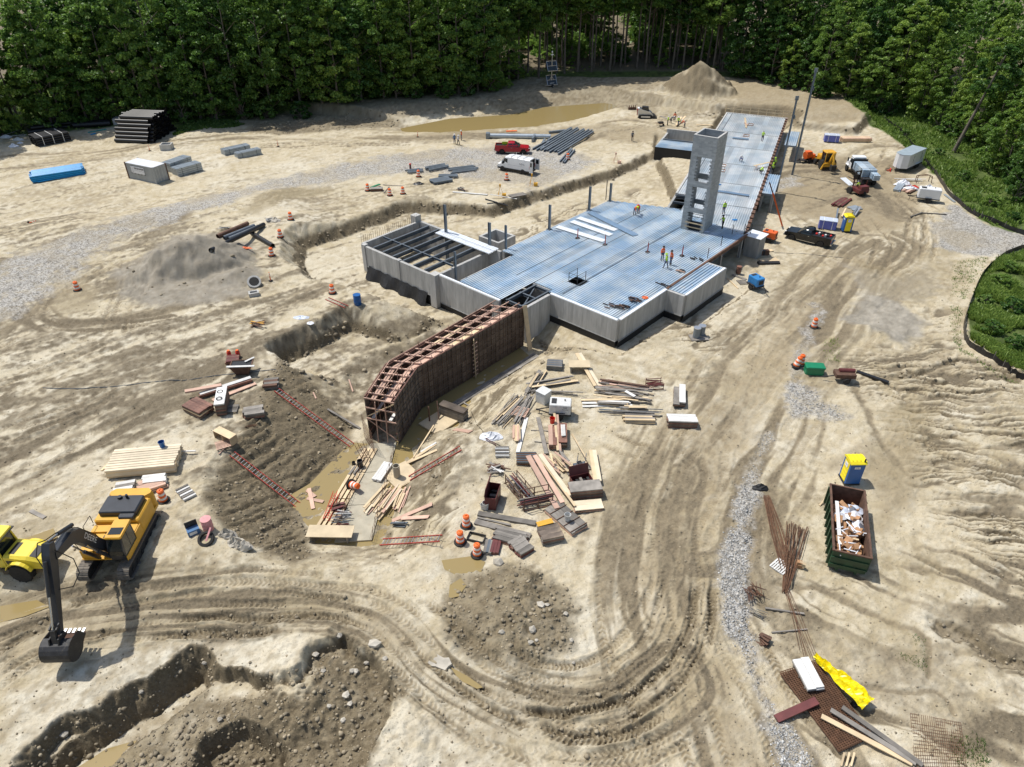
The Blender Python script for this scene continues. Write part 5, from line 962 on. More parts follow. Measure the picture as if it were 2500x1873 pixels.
# ---- trench
def ladder(p0, p1, label, up0=.15, up1=.15, w_=.5, n=None):
 a, b = clear(GT(*p0, up0), GT(*p1, up1), .12); L = (b-a).length; t = thing('ladder', label, 'ladder', a); d = (b-a).normalized(); s = d.cross(Vector((0,0,1))).normalized()*w_/2; Tm = rel(t)
 for k in (-1,1): q = MB(Tm); q.beam(a+s*k, b+s*k, .05, .10); q.build('rail', M['ladder'], t)
 for k in range(int(L/.3)): c = a+d*(.2+k*.3); q = MB(Tm); q.cyl(c-s, c+s, .025, n=5); q.build('rung', M['silver'], t)
rr2 = r_(620,920)
ladder(rr2(190,120), rr2(830,590), 'red extension ladder down the long dark slope beside the formwork end'); ladder(r_(0,920)(1960,665), rr2(375,1095), 'red extension ladder down the dark slope below the pine crate'); ladder(rr2(1310,870), rr2(1745,615), 'red extension ladder lying on the grey slope beside the concrete cylinder'); ladder(rr2(1080,1435), rr2(1580,1405), 'red ladder lying flat at the end of the trench', .1, .1, .6); ladder((800,738), (848,760), 'red ladder lying flat beside the blue barrel', .08, .08, .5)
def floor_board(p0, p1, w_, m, label, z=-1.72, t_=.06, name='plank'):
 a, b = G(*p0, z), G(*p1, z); c = (a+b)/2; q = MB(Matrix.Translation(-c)); q.beam(a, b, w_, t_); o = q.build(name, M[m]); o.location = c; return tag(o, label, 'board')
t = thing('plank_walkway', 'pale plank walkway laid along the inner side of the footing', 'walkway', G(805,1200,-1.75)); Tm = rel(t)
for k in range(4):
 for s in range(3):
  p_ = G(892+k*9,1095,-1.7).lerp(G(772+k*13,1290,-1.7), s/3); q_ = G(892+k*9,1095,-1.7).lerp(G(772+k*13,1290,-1.7), (s+1)/3-.01); q = MB(Tm); q.beam(p_, q_, .24, .05); q.build('plank', M['wood'], t)
t = pile(z2(500,570), z2(690,330), 22, 1.7, ['wood','creamlum','woodp','wood'], 'big bundle of long pale pine boards beside the footing', ang_=.07, hgt=.5); pile(z2(680,540), z2(760,340), 9, .7, ['wood','woodp'], 'narrow bundle of pine battens next to the big pine bundle', ang_=.05)
board(z2(660,590), z2(955,465), .36, .06, 'woodp', 'pinkish plank running up the grey slope from the pine bundle'); board(z2(730,572), z2(930,560), .36, .06, 'woodp', 'pinkish plank lying level at the foot of the grey slope'); board(z2(745,170), z2(985,15), .25, .06, 'wood', 'pine board running up the slope beside the muddy pool'); board(z2(870,80), z2(985,10), .2, .06, 'whitelum', 'white board over the pine boards beside the muddy pool', .12, .12); board(z2(750,165), z2(990,60), .25, .06, 'wood', 'second pine board beside the muddy pool, on the ladder side')
pile(z2(650,615), z2(780,625), 5, .35, ['steel','whitelum'], 'grey bars lying at the foot of the grey slope', name='bar_pile', cat='steel', piece='bar')
t = thing('plywood_bench', 'makeshift plywood bench standing in muddy water at the trench end', 'bench', G(810,1315,-1.95), -.02); q = MB(); q.b(-1.7,1.7,-.6,.6,.75,.8); q.build('top', M['ply'], t)
for sx in (-1.4,1.3): q = MB(); q.b(sx-.06,sx+.06,-.5,.5,0,.75); q.build('leg', M['woodw'], t)
t = pile(z2(215,590), z2(365,580), 22, 1.5, ['woodw','steel','wine','whitelum'], 'dark tangle of rods and clamps on the footing end', name='rod_pile', cat='scrap', ang_=.35, hgt=.6, piece='rod', rnd=True, t_=(.06,.1)); pile(z2(200,520), z2(320,470), 10, .8, ['wine','rust'], 'red bars heaped over the dark tangle of rods', name='bar_pile', cat='steel', ang_=.4, piece='bar', hgt=.5)
pile(z2(355,260), z2(410,190), 8, .8, ['steel','woodw'], 'bundle of grey bars beside the dark steel cylinder', name='bar_pile', cat='steel', piece='bar', ang_=.05); t = stack(z2(545,300), z2(635,175), .8, .45, 4, 3, ['woodw','whitelum'], 'bundle of white-topped angles on the footing', 'bar_stack', 'steel', top='whitelum', piece='bar', pallet=False)
for (p, r, h, m, lb) in ((z2(695,250),.38,1.15,'mudcon','upright concrete pile cylinder standing on the wooden pad'),(z2(425,185),.32,.75,'black','dark open steel cylinder on the footing'),(z2(375,165),.2,.3,'black','short dark ring beside the dark steel cylinder')):
 c = G(*p, -1.75); t = thing('cylinder_form', lb, 'cylinder', c); q = MB(); r *= .75; q.lathe([(r,0),(r,h),(r*.82,h),(r*.82,.1)],18); q.build('shell', M[m], t, True)
t = thing('wooden_pad', 'square plywood pad under the upright concrete cylinder', 'platform', G(*z2(725,245),-1.9), R(40)); q = MB(); q.b(-1.2,1.2,-1.2,1.2,.02,.14); q.build('sheet', M['ply'], t); q = MB(); q.b(-1.15,1.15,-1.25,-1.2,0,.12); q.build('edge_batten', M['wood'], t)
def rtower(p0, p1, n_, w_, label, m='wine'):
 a, b = p0, p1; t = thing('rebar_cage', label, 'rebar cage', a); Tm = rel(t); d = (b-a).normalized(); s = d.cross(Vector((0,1,.3))).normalized()*w_; u_ = d.cross(s.normalized())*w_
 for sx in (-1,1):
  for sy in (-1,1): q = MB(Tm); q.cyl(a+s*sx+u_*sy, b+s*sx+u_*sy, .025, n=4); q.build('main_bar', M[m], t)
 L = (b-a).length; q = MB(Tm)
 for k in range(int(L/.25)):
  c = a+d*(k*.25+.1); ring = [c+s*x+u_*y for x, y in ((-1,-1),(1,-1),(1,1),(-1,1))]
  for i in range(4): q.cyl(ring[i], ring[(i+1) % 4], .014, n=3, cap=False)
 q.build('stirrups', M[m], t)
rtower(G(*z2(470,130),-1.7), G(*z2(412,10),-.2), 8, .25, 'leaning dark red lattice cage above the dark steel cylinder'); rtower(G(*z2(170,575),-1.6), G(*z2(245,370),-1.5), 8, .18, 'red reinforcing cage lying along the plank walkway', 'redplastic')
t = thing('form_platform', 'square plywood float carrying a braced post in the pool beside the formwork', 'platform', G(1070,1035,-1.9), R(48)); q = MB(); q.b(-1.3,1.3,-1.2,1.2,.05,.2); q.build('deck', M['ply'], t); q = MB(); q.beam((.3,.2,.2),(.9,1.0,1.6),.1,.1); q.beam((-.4,.7,.2),(-.4,.7,1.8),.1,.1); q.build('post', M['rust'], t)
c = G(1108,1020,-1.9); t = thing('form_stack', 'stack of weathered form panels with a brown top beside the pool', 'formwork', c, R(-30))
for k in range(7): q = MB(); q.b(-1.35+.05*(k % 3),1.35-.04*(k % 2),-.42,.42,.1+k*.17,.1+k*.17+.15); q.build('form_panel', M['woodw'] if k < 6 else M['formply'], t)
for k in range(2): q = MB(); q.b(-1+2*k-.08,-1+2*k+.08,-.45,.45,0,.1); q.build('bearer', M['woodw'], t)
board((1110,1050), (1150,1056), .5, .06, 'woodp', 'pink plank lying on the slope above the pool'); board((1010,1125), (1060,1050), .1, .08, 'wood', 'thin pole running from the pool edge toward the ladder', .1, .3)
for k, (a, b) in enumerate((((750,1200),(770,1215)),((755,1195),(765,1245)),((790,1228),(750,1220)))): board(a, b, .3, .05, 'woodp', 'pink offcut board dropped at the foot of the dark slope', .1, .1, group='offcuts at the slope foot')
board((800,1000), (880,1048), .2, .08, 'woodw', 'grey pole lying on the dark slope near the rebar'); board((765,960), (772,975), .12, .05, 'woodp', 'short pink stick on the upper slope'); board((852,928), (862,958), .12, .05, 'woodp', 'thin pink stick near the back of the formwork')
# ================================================================ MACHINES AND VEHICLES
def wheel(par, x, y, z, r, w_, rim='rimgrey', sgn=1, lug=False):
 q = MB(); q.lathe([(r*.55,-w_/2),(r*.93,-w_/2),(r,-w_*.36),(r,w_*.36),(r*.93,w_/2),(r*.55,w_/2)],22,(0,0,0),'y')
 o = q.build('wheel', M['rubber'], par, True); o.location = (x,y,z)
 if lug:
  q = MB()
  for k in range(22):
   t_ = 2*math.pi*k/22; q.T = Matrix.Rotation(-t_,4,'Y'); q.b(r-.01,r+.03,(-w_/2 if k % 2 else 0)+.02,(0 if k % 2 else w_/2)-.02,-.04,.04)
  q.build('tread', M['rubber'], o)
 q = MB(); q.lathe([(.02,sgn*w_*.30),(r*.25,sgn*w_*.36),(r*.3,sgn*w_*.2),(r*.5,sgn*w_*.3),(r*.57,sgn*w_*.46)],18,(0,0,0),'y',cap=False); q.build('rim', M[rim], o, True)
 if not lug:
  q = MB()
  for k in range(6): t_ = math.pi*2*k/6; q.beam((r*.12*math.cos(t_),sgn*w_*.38,r*.12*math.sin(t_)),(r*.54*math.cos(t_),sgn*w_*.42,r*.54*math.sin(t_)),.06,.03,(0,1,0))
  q.build('spokes', M[rim], o)
 return o
def part(o, name, m, f, smooth=False): q = MB(); f(q); return q.build(name, M[m] if isinstance(m,str) else m, o, smooth)
def arc(cx, cz, r, a0, a1, n): return [(cx+r*math.cos(R(a0+(a1-a0)*k/(n-1))), cz+r*math.sin(R(a0+(a1-a0)*k/(n-1)))) for k in range(n)]
# ---------------------------------------------------------------- excavator
ex = thing('excavator', 'yellow and black crawler excavator with its bucket resting on the ground', 'excavator', (-26.65,33.3,zz(-26.65,33.3)-.03), R(-88))
tl = 5.5; tr = .48
for sy in (-1.3,1.3):
 fr = part(ex, 'track', 'darkmetal', lambda q: (q.prism(arc(tl/2-.5,tr+.03,.40,90,-90,8)+arc(-tl/2+.5,tr+.03,.40,-90,-270,8), sy-.24, sy+.24)))
 shoe = MB(); shoe.b(-.095,.095,-.38,.38,0,.035); shoe.b(-.09,-.06,-.38,.38,.035,.075); shoe.b(.02,.045,-.38,.38,.035,.065); sm = shoe.mesh('track_shoe', M['tracksteel'])
 path = []; per = 2*(tl-1.0)+2*math.pi*.47; ns = 58
 for k in range(ns):
  s = per*k/ns; h_ = tl/2-.5
  if s < 2*h_: p_ = (-h_+s, tr+.5, 0)
  elif s < 2*h_+math.pi*.47: a = (s-2*h_)/.47; p_ = (h_+.47*math.sin(a), tr+.03+.47*math.cos(a), a)
  elif s < 4*h_+math.pi*.47: p_ = (h_-(s-2*h_-math.pi*.47), tr-.44, math.pi)
  else: a = (s-4*h_-math.pi*.47)/.47; p_ = (-h_-.47*math.sin(a), tr+.03-.47*math.cos(a), math.pi+a)
  o = link('track_shoe', sm, fr, (p_[0], sy, p_[1]), (0,p_[2],0))
 for k in range(6): part(fr, 'roller', 'darkmetal', lambda q: q.cyl((-1.9+k*.76,sy-.3,.32),(-1.9+k*.76,sy+.3,.32),.16,n=10))
part(ex, 'undercarriage', 'darkmetal', lambda q: (q.b(-1.1,1.1,-1.0,1.0,.45,.85), q.cyl((0,0,.85),(0,0,1.08),.75,n=20), q.beam((.9,-1.2,.6),(1.6,-1.2,.5),.3,.3), q.beam((.9,1.2,.6),(1.6,1.2,.5),.3,.3)))
part(ex, 'turntable_deck', 'yellow', lambda q: q.prism([(-3.2,1.08),(1.75,1.08),(1.85,1.3),(-3.3,1.3)], -1.5, 1.52))
def rbox(q, x0,x1,y0,y1,z0,z1,b=.12):
 r = [(x0+b,y0),(x1-b,y0),(x1,y0+b),(x1,y1-b),(x1-b,y1),(x0+b,y1),(x0,y1-b),(x0,y0+b)]; c = ((x0+x1)/2,(y0+y1)/2)
 ring = lambda z, s: [(c[0]+(x-c[0])*s,c[1]+(y-c[1])*s,z) for x, y in r]; q.loft([ring(z0,1),ring(z1-b*.8,1),ring(z1,.94)])
part(ex, 'engine_body', 'yellow', lambda q: (rbox(q,-2.75,-.55,-1.5,1.52,1.3,2.35), rbox(q,-.5,.35,.3,1.52,1.3,2.1)))
part(ex, 'counterweight', 'yellow', lambda q: rbox(q,-3.55,-2.72,-1.48,1.5,1.15,2.5,.3), True)
hd = part(ex, 'engine_hood', 'machblack', lambda q: (rbox(q,-2.6,-.95,-1.25,1.25,2.36,2.75,.08), rbox(q,-2.5,-.55,.2,1.2,2.37,2.62,.06)))
part(ex, 'exhaust', 'machblack', lambda q: (q.cyl((-2.3,.2,2.7),(-2.3,.2,3.05),.09,n=8), q.cyl((-2.3,-.3,2.7),(-2.3,-.3,2.9),.16,n=10)))
part(ex, 'valve_deck', 'yellow', lambda q: (q.b(-.5,.7,-1.45,.25,1.31,1.95), q.b(-.4,.2,-1.4,-.3,1.95,2.1)))
for k in range(3): part(ex, 'grille', 'black', lambda q: q.b(-.35+k*.38,-.1+k*.38,-.45,.1,1.96,1.98))
part(ex, 'tool_locker', 'yellow', lambda q: (q.b(.75,1.75,-1.5,-.6,1.3,1.75), q.b(1.2,1.75,-1.5,-.65,1.75,1.95)))
for (a, b) in (((.5,-1.5,1.9),(.5,-1.5,2.9)),((-.5,-1.5,2.2),(-.5,-1.5,2.9)),((-.5,-1.5,2.9),(.5,-1.5,2.9)),((1.2,-1.5,1.9),(.5,-1.5,2.7))): part(ex, 'hand_rail', 'black', lambda q: q.cyl(a,b,.025,n=5))
part(ex, 'mirror', 'black', lambda q: (q.cyl((1.6,-1.5,1.9),(1.7,-1.6,2.7),.02,n=5), q.b(1.62,1.72,-1.75,-1.5,2.6,2.95)))
cb = part(ex, 'cab', 'machblack', lambda q: q.loft([[(.3,.5,1.3),(1.95,.5,1.3),(1.95,1.52,1.3),(.3,1.52,1.3)],[(.3,.5,2.2),(2.05,.5,2.2),(2.05,1.52,2.2),(.3,1.52,2.2)],[(.3,.55,3.05),(1.7,.55,3.05),(1.7,1.48,3.05),(.3,1.48,3.05)]]))
part(cb, 'cab_roof', 'yellow', lambda q: rbox(q,.15,1.85,.48,1.55,3.05,3.2,.08)); part(cb, 'roof_hatch', 'glass', lambda q: q.b(.95,1.55,.62,1.42,3.2,3.225))
part(cb, 'windscreen', 'glass', lambda q: q.poly([(2.06,.6,2.2),(2.06,1.44,2.2),(1.73,1.4,3.0),(1.73,.64,3.0)])); part(cb, 'windscreen', 'glass', lambda q: q.poly([(1.96,.6,1.45),(1.96,1.44,1.45),(2.06,1.44,2.15),(2.06,.6,2.15)]))
part(cb, 'side_window', 'glass', lambda q: q.poly([(.45,1.535,1.75),(1.1,1.535,1.75),(1.05,1.5,2.95),(.45,1.5,2.95)])); part(cb, 'side_window', 'glass', lambda q: q.poly([(1.18,1.535,1.75),(1.95,1.535,1.75),(1.68,1.5,2.95),(1.15,1.5,2.95)])); part(cb, 'cab_trim', 'yellow', lambda q: q.b(-.55,2.0,1.521,1.56,1.25,1.6)); part(cb, 'cab_pillar', 'yellow', lambda q: q.b(-.5,.35,1.5,1.56,1.6,2.05))
Bm = [(1.0,1.75),(1.25,2.3),(3.0,5.35),(3.7,5.75),(5.5,5.95),(5.62,5.55),(4.0,5.05),(3.55,4.7),(1.6,1.6)]
boom = part(ex, 'boom', 'machblack', lambda q: q.prism(Bm, -.27, .27))
part(boom, 'boom_foot', 'darkmetal', lambda q: q.cyl((1.3,-.45,1.8),(1.3,.45,1.8),.16,n=10))
tt = text('DEERE', .52, M['reflw'], boom, (2.55,.285,4.0), (R(90),0,0)); tt.rotation_euler = Matrix(((-.5,.86,0),(0,0,1),(.86,.5,0))).to_euler() if False else (Matrix.Rotation(R(180),3,'Z') @ Matrix.Rotation(R(90),3,'X') @ Matrix.Rotation(R(-60),3,'Z')).to_euler()
for sy in (-.42,.42):
 part(boom, 'boom_cylinder', 'machblack', lambda q: q.cyl((1.75,sy,1.35),(2.7,sy,2.95),.12,n=10)); part(boom, 'cylinder_rod', 'chrome', lambda q: q.cyl((2.7,sy,2.95),(3.35,sy,4.2),.06,n=8))
stk = [(5.15,6.55),(5.55,6.75),(5.95,6.2),(7.95,1.75),(7.7,1.62),(5.45,5.55)]
part(boom, 'arm_cylinder', 'machblack', lambda q: q.cyl((3.1,0,5.75),(4.4,0,6.35),.13,n=10)); part(boom, 'cylinder_rod', 'chrome', lambda q: q.cyl((4.4,0,6.35),(5.3,0,6.7),.065,n=8))
stick = part(ex, 'stick', 'machblack', lambda q: q.prism(stk, -.23, .23))
part(stick, 'bucket_cylinder', 'machblack', lambda q: q.cyl((6.2,0,6.0),(7.1,0,4.1),.11,n=10)); part(stick, 'cylinder_rod', 'chrome', lambda q: q.cyl((7.1,0,4.1),(8.0,0,2.3),.055,n=8)); part(stick, 'linkage', 'darkmetal', lambda q: (q.beam((7.55,-.2,2.4),(8.05,-.2,2.3),.08,.14), q.beam((7.55,.2,2.4),(8.05,.2,2.3),.08,.14), q.beam((8.05,0,2.3),(8.35,0,1.35),.3,.16)))
hp = [(3.2,-.2,5.7),(4.2,-.3,6.2),(5.0,-.35,6.5),(5.6,-.36,6.9),(6.1,-.4,6.3),(6.0,-.42,5.2),(6.4,-.34,4.6)]; part(boom, 'hydraulic_hose', 'black', lambda q: q.tube(hp,.03,6)); part(boom, 'hydraulic_hose', 'black', lambda q: q.tube([(1.2,-.1,2.2),(1.5,-.15,3.2),(2.6,-.16,5.0),(3.3,-.15,5.7)],.035,6)); part(stick, 'hydraulic_hose', 'black', lambda q: q.tube([(5.5,.3,6.2),(5.1,.75,5.0),(5.3,.85,4.0),(5.9,.6,3.5),(6.5,.26,4.0)],.03,6))
bk = arc(8.15,.78,.78,100,-150,14); bki = arc(8.15,.78,.68,100,-150,14)
bu = part(ex, 'bucket', 'darkmetal', lambda q: [q.prism([bk[i],bk[i+1],bki[i+1],bki[i]], -.82, .82) for i in range(13)])
for sy in (-.84,.80): part(bu, 'side_plate', 'darkmetal', lambda q: q.prism(bk+[(7.0,.6),(7.4,1.4)], sy, sy+.04))
part(bu, 'lip', 'rust', lambda q: q.prism([(7.6,.36),(7.0,.62),(6.95,.70),(7.5,.46)], -.84, .84))
for k in range(6): part(bu, 'tooth', 'silver', lambda q: q.b(6.72,7.05,-.75+k*.27,-.6+k*.27,.62,.72))
part(bu, 'ears', 'darkmetal', lambda q: (q.prism([(7.6,1.4),(8.5,1.45),(8.35,1.85),(7.7,1.8)],-.3,-.22), q.prism([(7.6,1.4),(8.5,1.45),(8.35,1.85),(7.7,1.8)],.22,.3)))
# ---------------------------------------------------------------- soil roller at the frame's edge
c = GT(70,1418); rl = thing('soil_roller', 'bright lemon yellow soil compactor with glazed cab parked beside the excavator', 'roller', (c.x-.1,c.y+1.0,c.z), R(-4))
rh = part(rl, 'hood', 'lemon', lambda q: q.loft([[(-.9,-.85,1.05),(-.9,.85,1.05),(-.9,.85,1.95),(-.9,.7,2.05),(-.9,-.7,2.05),(-.9,-.85,1.95)],[(.6,-.85,1.05),(.6,.85,1.05),(.6,.85,1.85),(.6,.65,2.0),(.6,-.65,2.0),(.6,-.85,1.85)],[(1.75,-.75,1.0),(1.75,.75,1.0),(1.75,.75,1.5),(1.75,.6,1.68),(1.75,-.6,1.68),(1.75,-.75,1.5)]]))
part(rh, 'vent', 'black', lambda q: q.b(-.7,-.3,-.55,.45,2.035,2.05)); part(rh, 'vent', 'black', lambda q: q.poly([(.75,-.6,1.985),(1.2,-.6,1.88),(1.2,.35,1.88),(.75,.35,1.985)])); part(rh, 'vent', 'black', lambda q: q.b(-.8,.2,-.862,-.852,1.4,1.7)); part(rh, 'rear_grille', 'black', lambda q: q.b(1.751,1.765,-.55,.55,1.15,1.5)); text('BOMAG', .17, M['ink'], rh, (1.45,-.1,1.83), (0,R(14),R(90)))
part(rl, 'mudguard', 'lemon', lambda q: (q.prism(arc(0,.78,.95,20,160,9)+arc(0,.78,.88,160,20,9), -1.15, -.6), q.prism(arc(0,.78,.95,20,160,9)+arc(0,.78,.88,160,20,9), .6, 1.15)))
for s in (-1,1): wheel(rl, 0, s*.9, .76, .76, .55, 'lemon', s, True)
rc = part(rl, 'cab', 'lemon', lambda q: (q.b(-2.35,-.95,-.85,.85,1.0,1.7), q.beam((-2.3,-.8,1.7),(-2.3,-.8,3.0),.08,.08), q.beam((-2.3,.8,1.7),(-2.3,.8,3.0),.08,.08), q.beam((-1.0,-.8,1.7),(-1.15,-.75,3.0),.1,.1), q.beam((-1.0,.8,1.7),(-1.15,.75,3.0),.1,.1)))
part(rc, 'cab_roof', 'lemon', lambda q: rbox(q,-2.55,-1.0,-.95,.95,3.0,3.12,.1)); part(rc, 'cab_glass', 'glass', lambda q: q.b(-2.27,-1.08,-.77,.77,1.7,2.99,.04,.04)); part(rc, 'roof_rim', 'black', lambda q: q.b(-2.6,-.95,-1.0,1.0,2.93,3.0))
part(rl, 'front_frame', 'lemon', lambda q: (q.b(-4.8,-2.4,-1.2,-1.0,.6,1.2), q.b(-4.8,-2.4,1.0,1.2,.6,1.2), q.b(-2.6,-2.35,-1.2,1.2,.6,1.25))); part(rl, 'drum', 'tracksteel', lambda q: q.cyl((-3.8,-.98,.76),(-3.8,.98,.76),.75,n=28)); part(rl, 'step', 'black', lambda q: q.b(-1.3,-.8,-1.0,-.86,.5,1.0))
# ---------------------------------------------------------------- pickups
def pickup(loc, rz, paint, label, crew=True):
 t = thing('pickup_truck', label, 'pickup', loc, rz); X0, X1 = -2.95, 2.95; wf, wr, r = 1.95, -1.75, .40; y = .98
 low = [(X0,.55)]+[(wr-.52,.5)]+arc(wr,.42,.5,175,5,7)+[(wr+.52,.45),(wf-.52,.45)]+arc(wf,.42,.5,175,5,7)+[(wf+.52,.5),(X1,.55),(X1+.02,.95),(X1-.18,1.12),(1.15,1.24),(1.1,1.22),(-.75,1.24),(X0,1.26)]
 bd = part(t, 'body', paint, lambda q: q.prism(low, -y, y))
 cx0, cx1 = -.85 if crew else -.45, 1.2
 cabm = part(t, 'cab', paint, lambda q: q.loft([[(cx0,-y,1.2),(cx1+.25,-y,1.2),(cx1+.25,y,1.2),(cx0,y,1.2)],[(cx0,-.92,1.45),(cx1-.15,-.92,1.45),(cx1-.15,.92,1.45),(cx0,.92,1.45)],[(cx0+.12,-.74,1.86),(cx1-.85,-.74,1.86),(cx1-.85,.74,1.86),(cx0+.12,.74,1.86)],[(cx0+.35,-.62,1.93),(cx1-1.1,-.62,1.93),(cx1-1.1,.62,1.93),(cx0+.35,.62,1.93)]]), True)
 part(cabm, 'windscreen', 'glass', lambda q: q.poly([(cx1+.15,-.86,1.27),(cx1+.15,.86,1.27),(cx1-.78,.70,1.875),(cx1-.78,-.70,1.875)])); part(cabm, 'rear_window', 'glass', lambda q: q.poly([(cx0-.012,-.7,1.35),(cx0-.012,.7,1.35),(cx0+.10,.62,1.8),(cx0+.10,-.62,1.8)]))
 for s in (-1,1):
  nw = 2 if crew else 1; xs = np.linspace(cx0+.12, cx1-.28, nw+1)
  for k in range(nw): part(cabm, 'side_window', 'glass', lambda q: q.poly([(xs[k]+.04,s*.975,1.27),(xs[k+1]-.04+(.2 if k == nw-1 else 0),s*.975,1.27),(xs[k+1]-.06-(.4 if k == nw-1 else 0),s*.775,1.82),(xs[k]+.06,s*.775,1.82)]))
  part(bd, 'door_handle', 'chrome', lambda q: q.b(-.2,-.02,s*.985-.01,s*.985+.01,1.08,1.12)); part(bd, 'door_seam', 'black', lambda q: q.b(.18,.195,s*.982-.004,s*.982+.004,.55,1.2)); part(bd, 'mirror', 'black', lambda q: q.b(.98,1.15,s*1.0-(.22 if s < 0 else 0),s*1.0+(.22 if s > 0 else 0),1.25,1.45))
  part(bd, 'headlight', 'reflw', lambda q: q.b(X1-.2,X1+.03,s*.72-.16,s*.72+.16,.86,1.04)); part(bd, 'tail_lamp', 'lightred', lambda q: q.b(X0-.02,X0+.05,s*.86-.11,s*.86+.11,.85,1.2)); part(bd, 'side_step', 'chrome', lambda q: q.b(-1.1,1.3,s*.98-.06,s*.98+.06,.36,.42))
  for wx in (wf,wr): wheel(t, wx, s*.86, r, r, .27, 'rimgrey', s)
 part(bd, 'bed_floor', 'black', lambda q: q.b(X0+.12,cx0-.12,-.82,.82,1.262,1.27)); part(bd, 'bed_rail', paint, lambda q: (q.b(X0,cx0-.02,-y,-.84,1.262,1.42), q.b(X0,cx0-.02,.84,y,1.262,1.42), q.b(X0,X0+.08,-.84,.84,1.262,1.42)))
 part(bd, 'bumper', 'chrome', lambda q: (q.b(X1,X1+.14,-.95,.95,.5,.72), q.b(X0-.16,X0,-.95,.95,.5,.7))); part(bd, 'grille', 'darkmetal', lambda q: q.b(X1+.005,X1+.045,-.52,.52,.74,1.02)); part(t, 'underbody', 'darkmetal', lambda q: q.b(-2.6,2.6,-.7,.7,.28,.5)); return t
c = GT(1251,377); tr_ = pickup((c.x,c.y+.9,c.z), ang((1222,381),(1281,382)), 'red', 'dark red crew cab pickup truck parked on the gravel behind the white van')
q = MB(); q.b(-.5,.5,-.02,.02,1.3,1.75); q.b(-.06,.06,-.03,.03,1.27,1.3); o = q.build('green_sign_board', M['hiviz']); o.location = tr_.location+Vector((-1.3,.5,0)); tag(o, 'bright lime green panel standing in the red pickup bed', 'panel')
c = GT(1975,598); tb_ = pickup((c.x+.2,c.y+.95,c.z), ang((2008,606),(1941,590)), 'truckblack', 'black single cab pickup truck with tools in its bed near the wrapped blue bundle', False)
for k in range(7): part(tb_, 'bed_tool', ['redplastic','darkmetal','whitedirty'][k % 3], lambda q: q.b(-2.6+k*.28,-2.4+k*.28,-.5+.2*(k % 4),-.1+.2*(k % 4),1.27,1.42+.05*(k % 3)))
# ---------------------------------------------------------------- cargo van
a_, b_ = GT(1286,428), GT(1234,419); c = (a_+b_)/2; rzv = math.atan2(b_.y-a_.y,b_.x-a_.x)
vn_ = thing('cargo_van', 'white cargo van with rear doors open and roof ladder racks', 'van', (c.x-math.sin(rzv)*-.0,c.y+.95,c.z), rzv)
def vsec(x, zt_, zs, w_, wt): return [(x,-w_,.45),(x,w_,.45),(x,w_,zs),(x,wt,zt_-.12),(x,wt*.8,zt_),(x,-wt*.8,zt_),(x,-wt,zt_-.12),(x,-w_,zs)]
vb = part(vn_, 'body', 'white', lambda q: q.loft([vsec(-2.95,2.45,1.3,1.0,.86),vsec(.9,2.5,1.3,1.0,.88),vsec(1.55,2.35,1.3,1.0,.84),vsec(2.25,1.6,1.25,.98,.8),vsec(2.35,1.38,1.2,.97,.8),vsec(2.95,1.12,.95,.9,.72)]), True)
part(vb, 'windscreen', 'glass', lambda q: q.poly([(2.24,-.84,1.60),(2.24,.84,1.60),(1.60,.80,2.31),(1.60,-.80,2.31)]))
for s in (-1,1):
 part(vb, 'side_window', 'glass', lambda q: q.poly([(1.05,s*.985,1.36),(2.1,s*.97,1.36),(1.62,s*.875,2.15),(1.05,s*.90,2.15)])); part(vb, 'sill_trim', 'black', lambda q: q.b(-2.9,2.8,s*1.0-.015,s*1.0+.015,.42,.68)); part(vb, 'panel_line', 'inkgrey', lambda q: q.b(-1.9,.95,s*.999-.006,s*.999+.006,1.26,1.28)); part(vb, 'mirror', 'black', lambda q: q.b(1.75,1.92,s*1.12-.12,s*1.12+.12,1.3,1.65)); part(vb, 'tail_lamp', 'lightred', lambda q: q.b(-2.97,-2.9,s*.94-.06,s*.94+.06,.95,1.5))
 for wx in (1.95,-1.75): part(vb, 'wheel_arch', 'black', lambda q: q.cyl((wx,s*.9,.42),(wx,s*1.012,.42),.45,n=18)); wheel(vn_, wx, s*.93, .36, .36, .24, 'rimgrey', s)
 ln_ = text('NEAL', .42, M['inkgrey'], vb, (-1.6,s*.93,1.62), (R(90-8),0,R(180) if s > 0 else 0)); ln_.location.y = s*.985
 dr = part(vn_, 'rear_door', 'white', lambda q: q.b(-3.75 if s < 0 else -3.55,-2.97,s*1.0-.03,s*1.0+.03,.5,2.3)); part(dr, 'door_window', 'glass', lambda q: q.b(-3.6 if s < 0 else -3.4,-3.1,s*1.0-.036,s*1.0+.036,1.45,2.1))
part(vb, 'cargo_opening', 'black', lambda q: q.b(-2.965,-2.951,-.86,.86,.6,2.3)); part(vb, 'bumper', 'black', lambda q: q.b(2.8,3.0,-.88,.88,.38,.75)); part(vb, 'rear_step', 'black', lambda q: q.b(-3.1,-2.95,-.95,.95,.38,.55)); part(vb, 'headlight', 'reflw', lambda q: (q.b(2.6,2.85,-.93,-.7,.9,1.1), q.b(2.6,2.85,.7,.93,.9,1.1)))
for x in (.4,-.7,-1.8):
 part(vn_, 'roof_rack', 'silver', lambda q: (q.beam((x,-.85,2.55),(x,.85,2.55),.05,.05), q.beam((x,-.85,2.4),(x,-.9,2.8),.04,.04), q.beam((x,.85,2.4),(x,.9,2.8),.04,.04)))
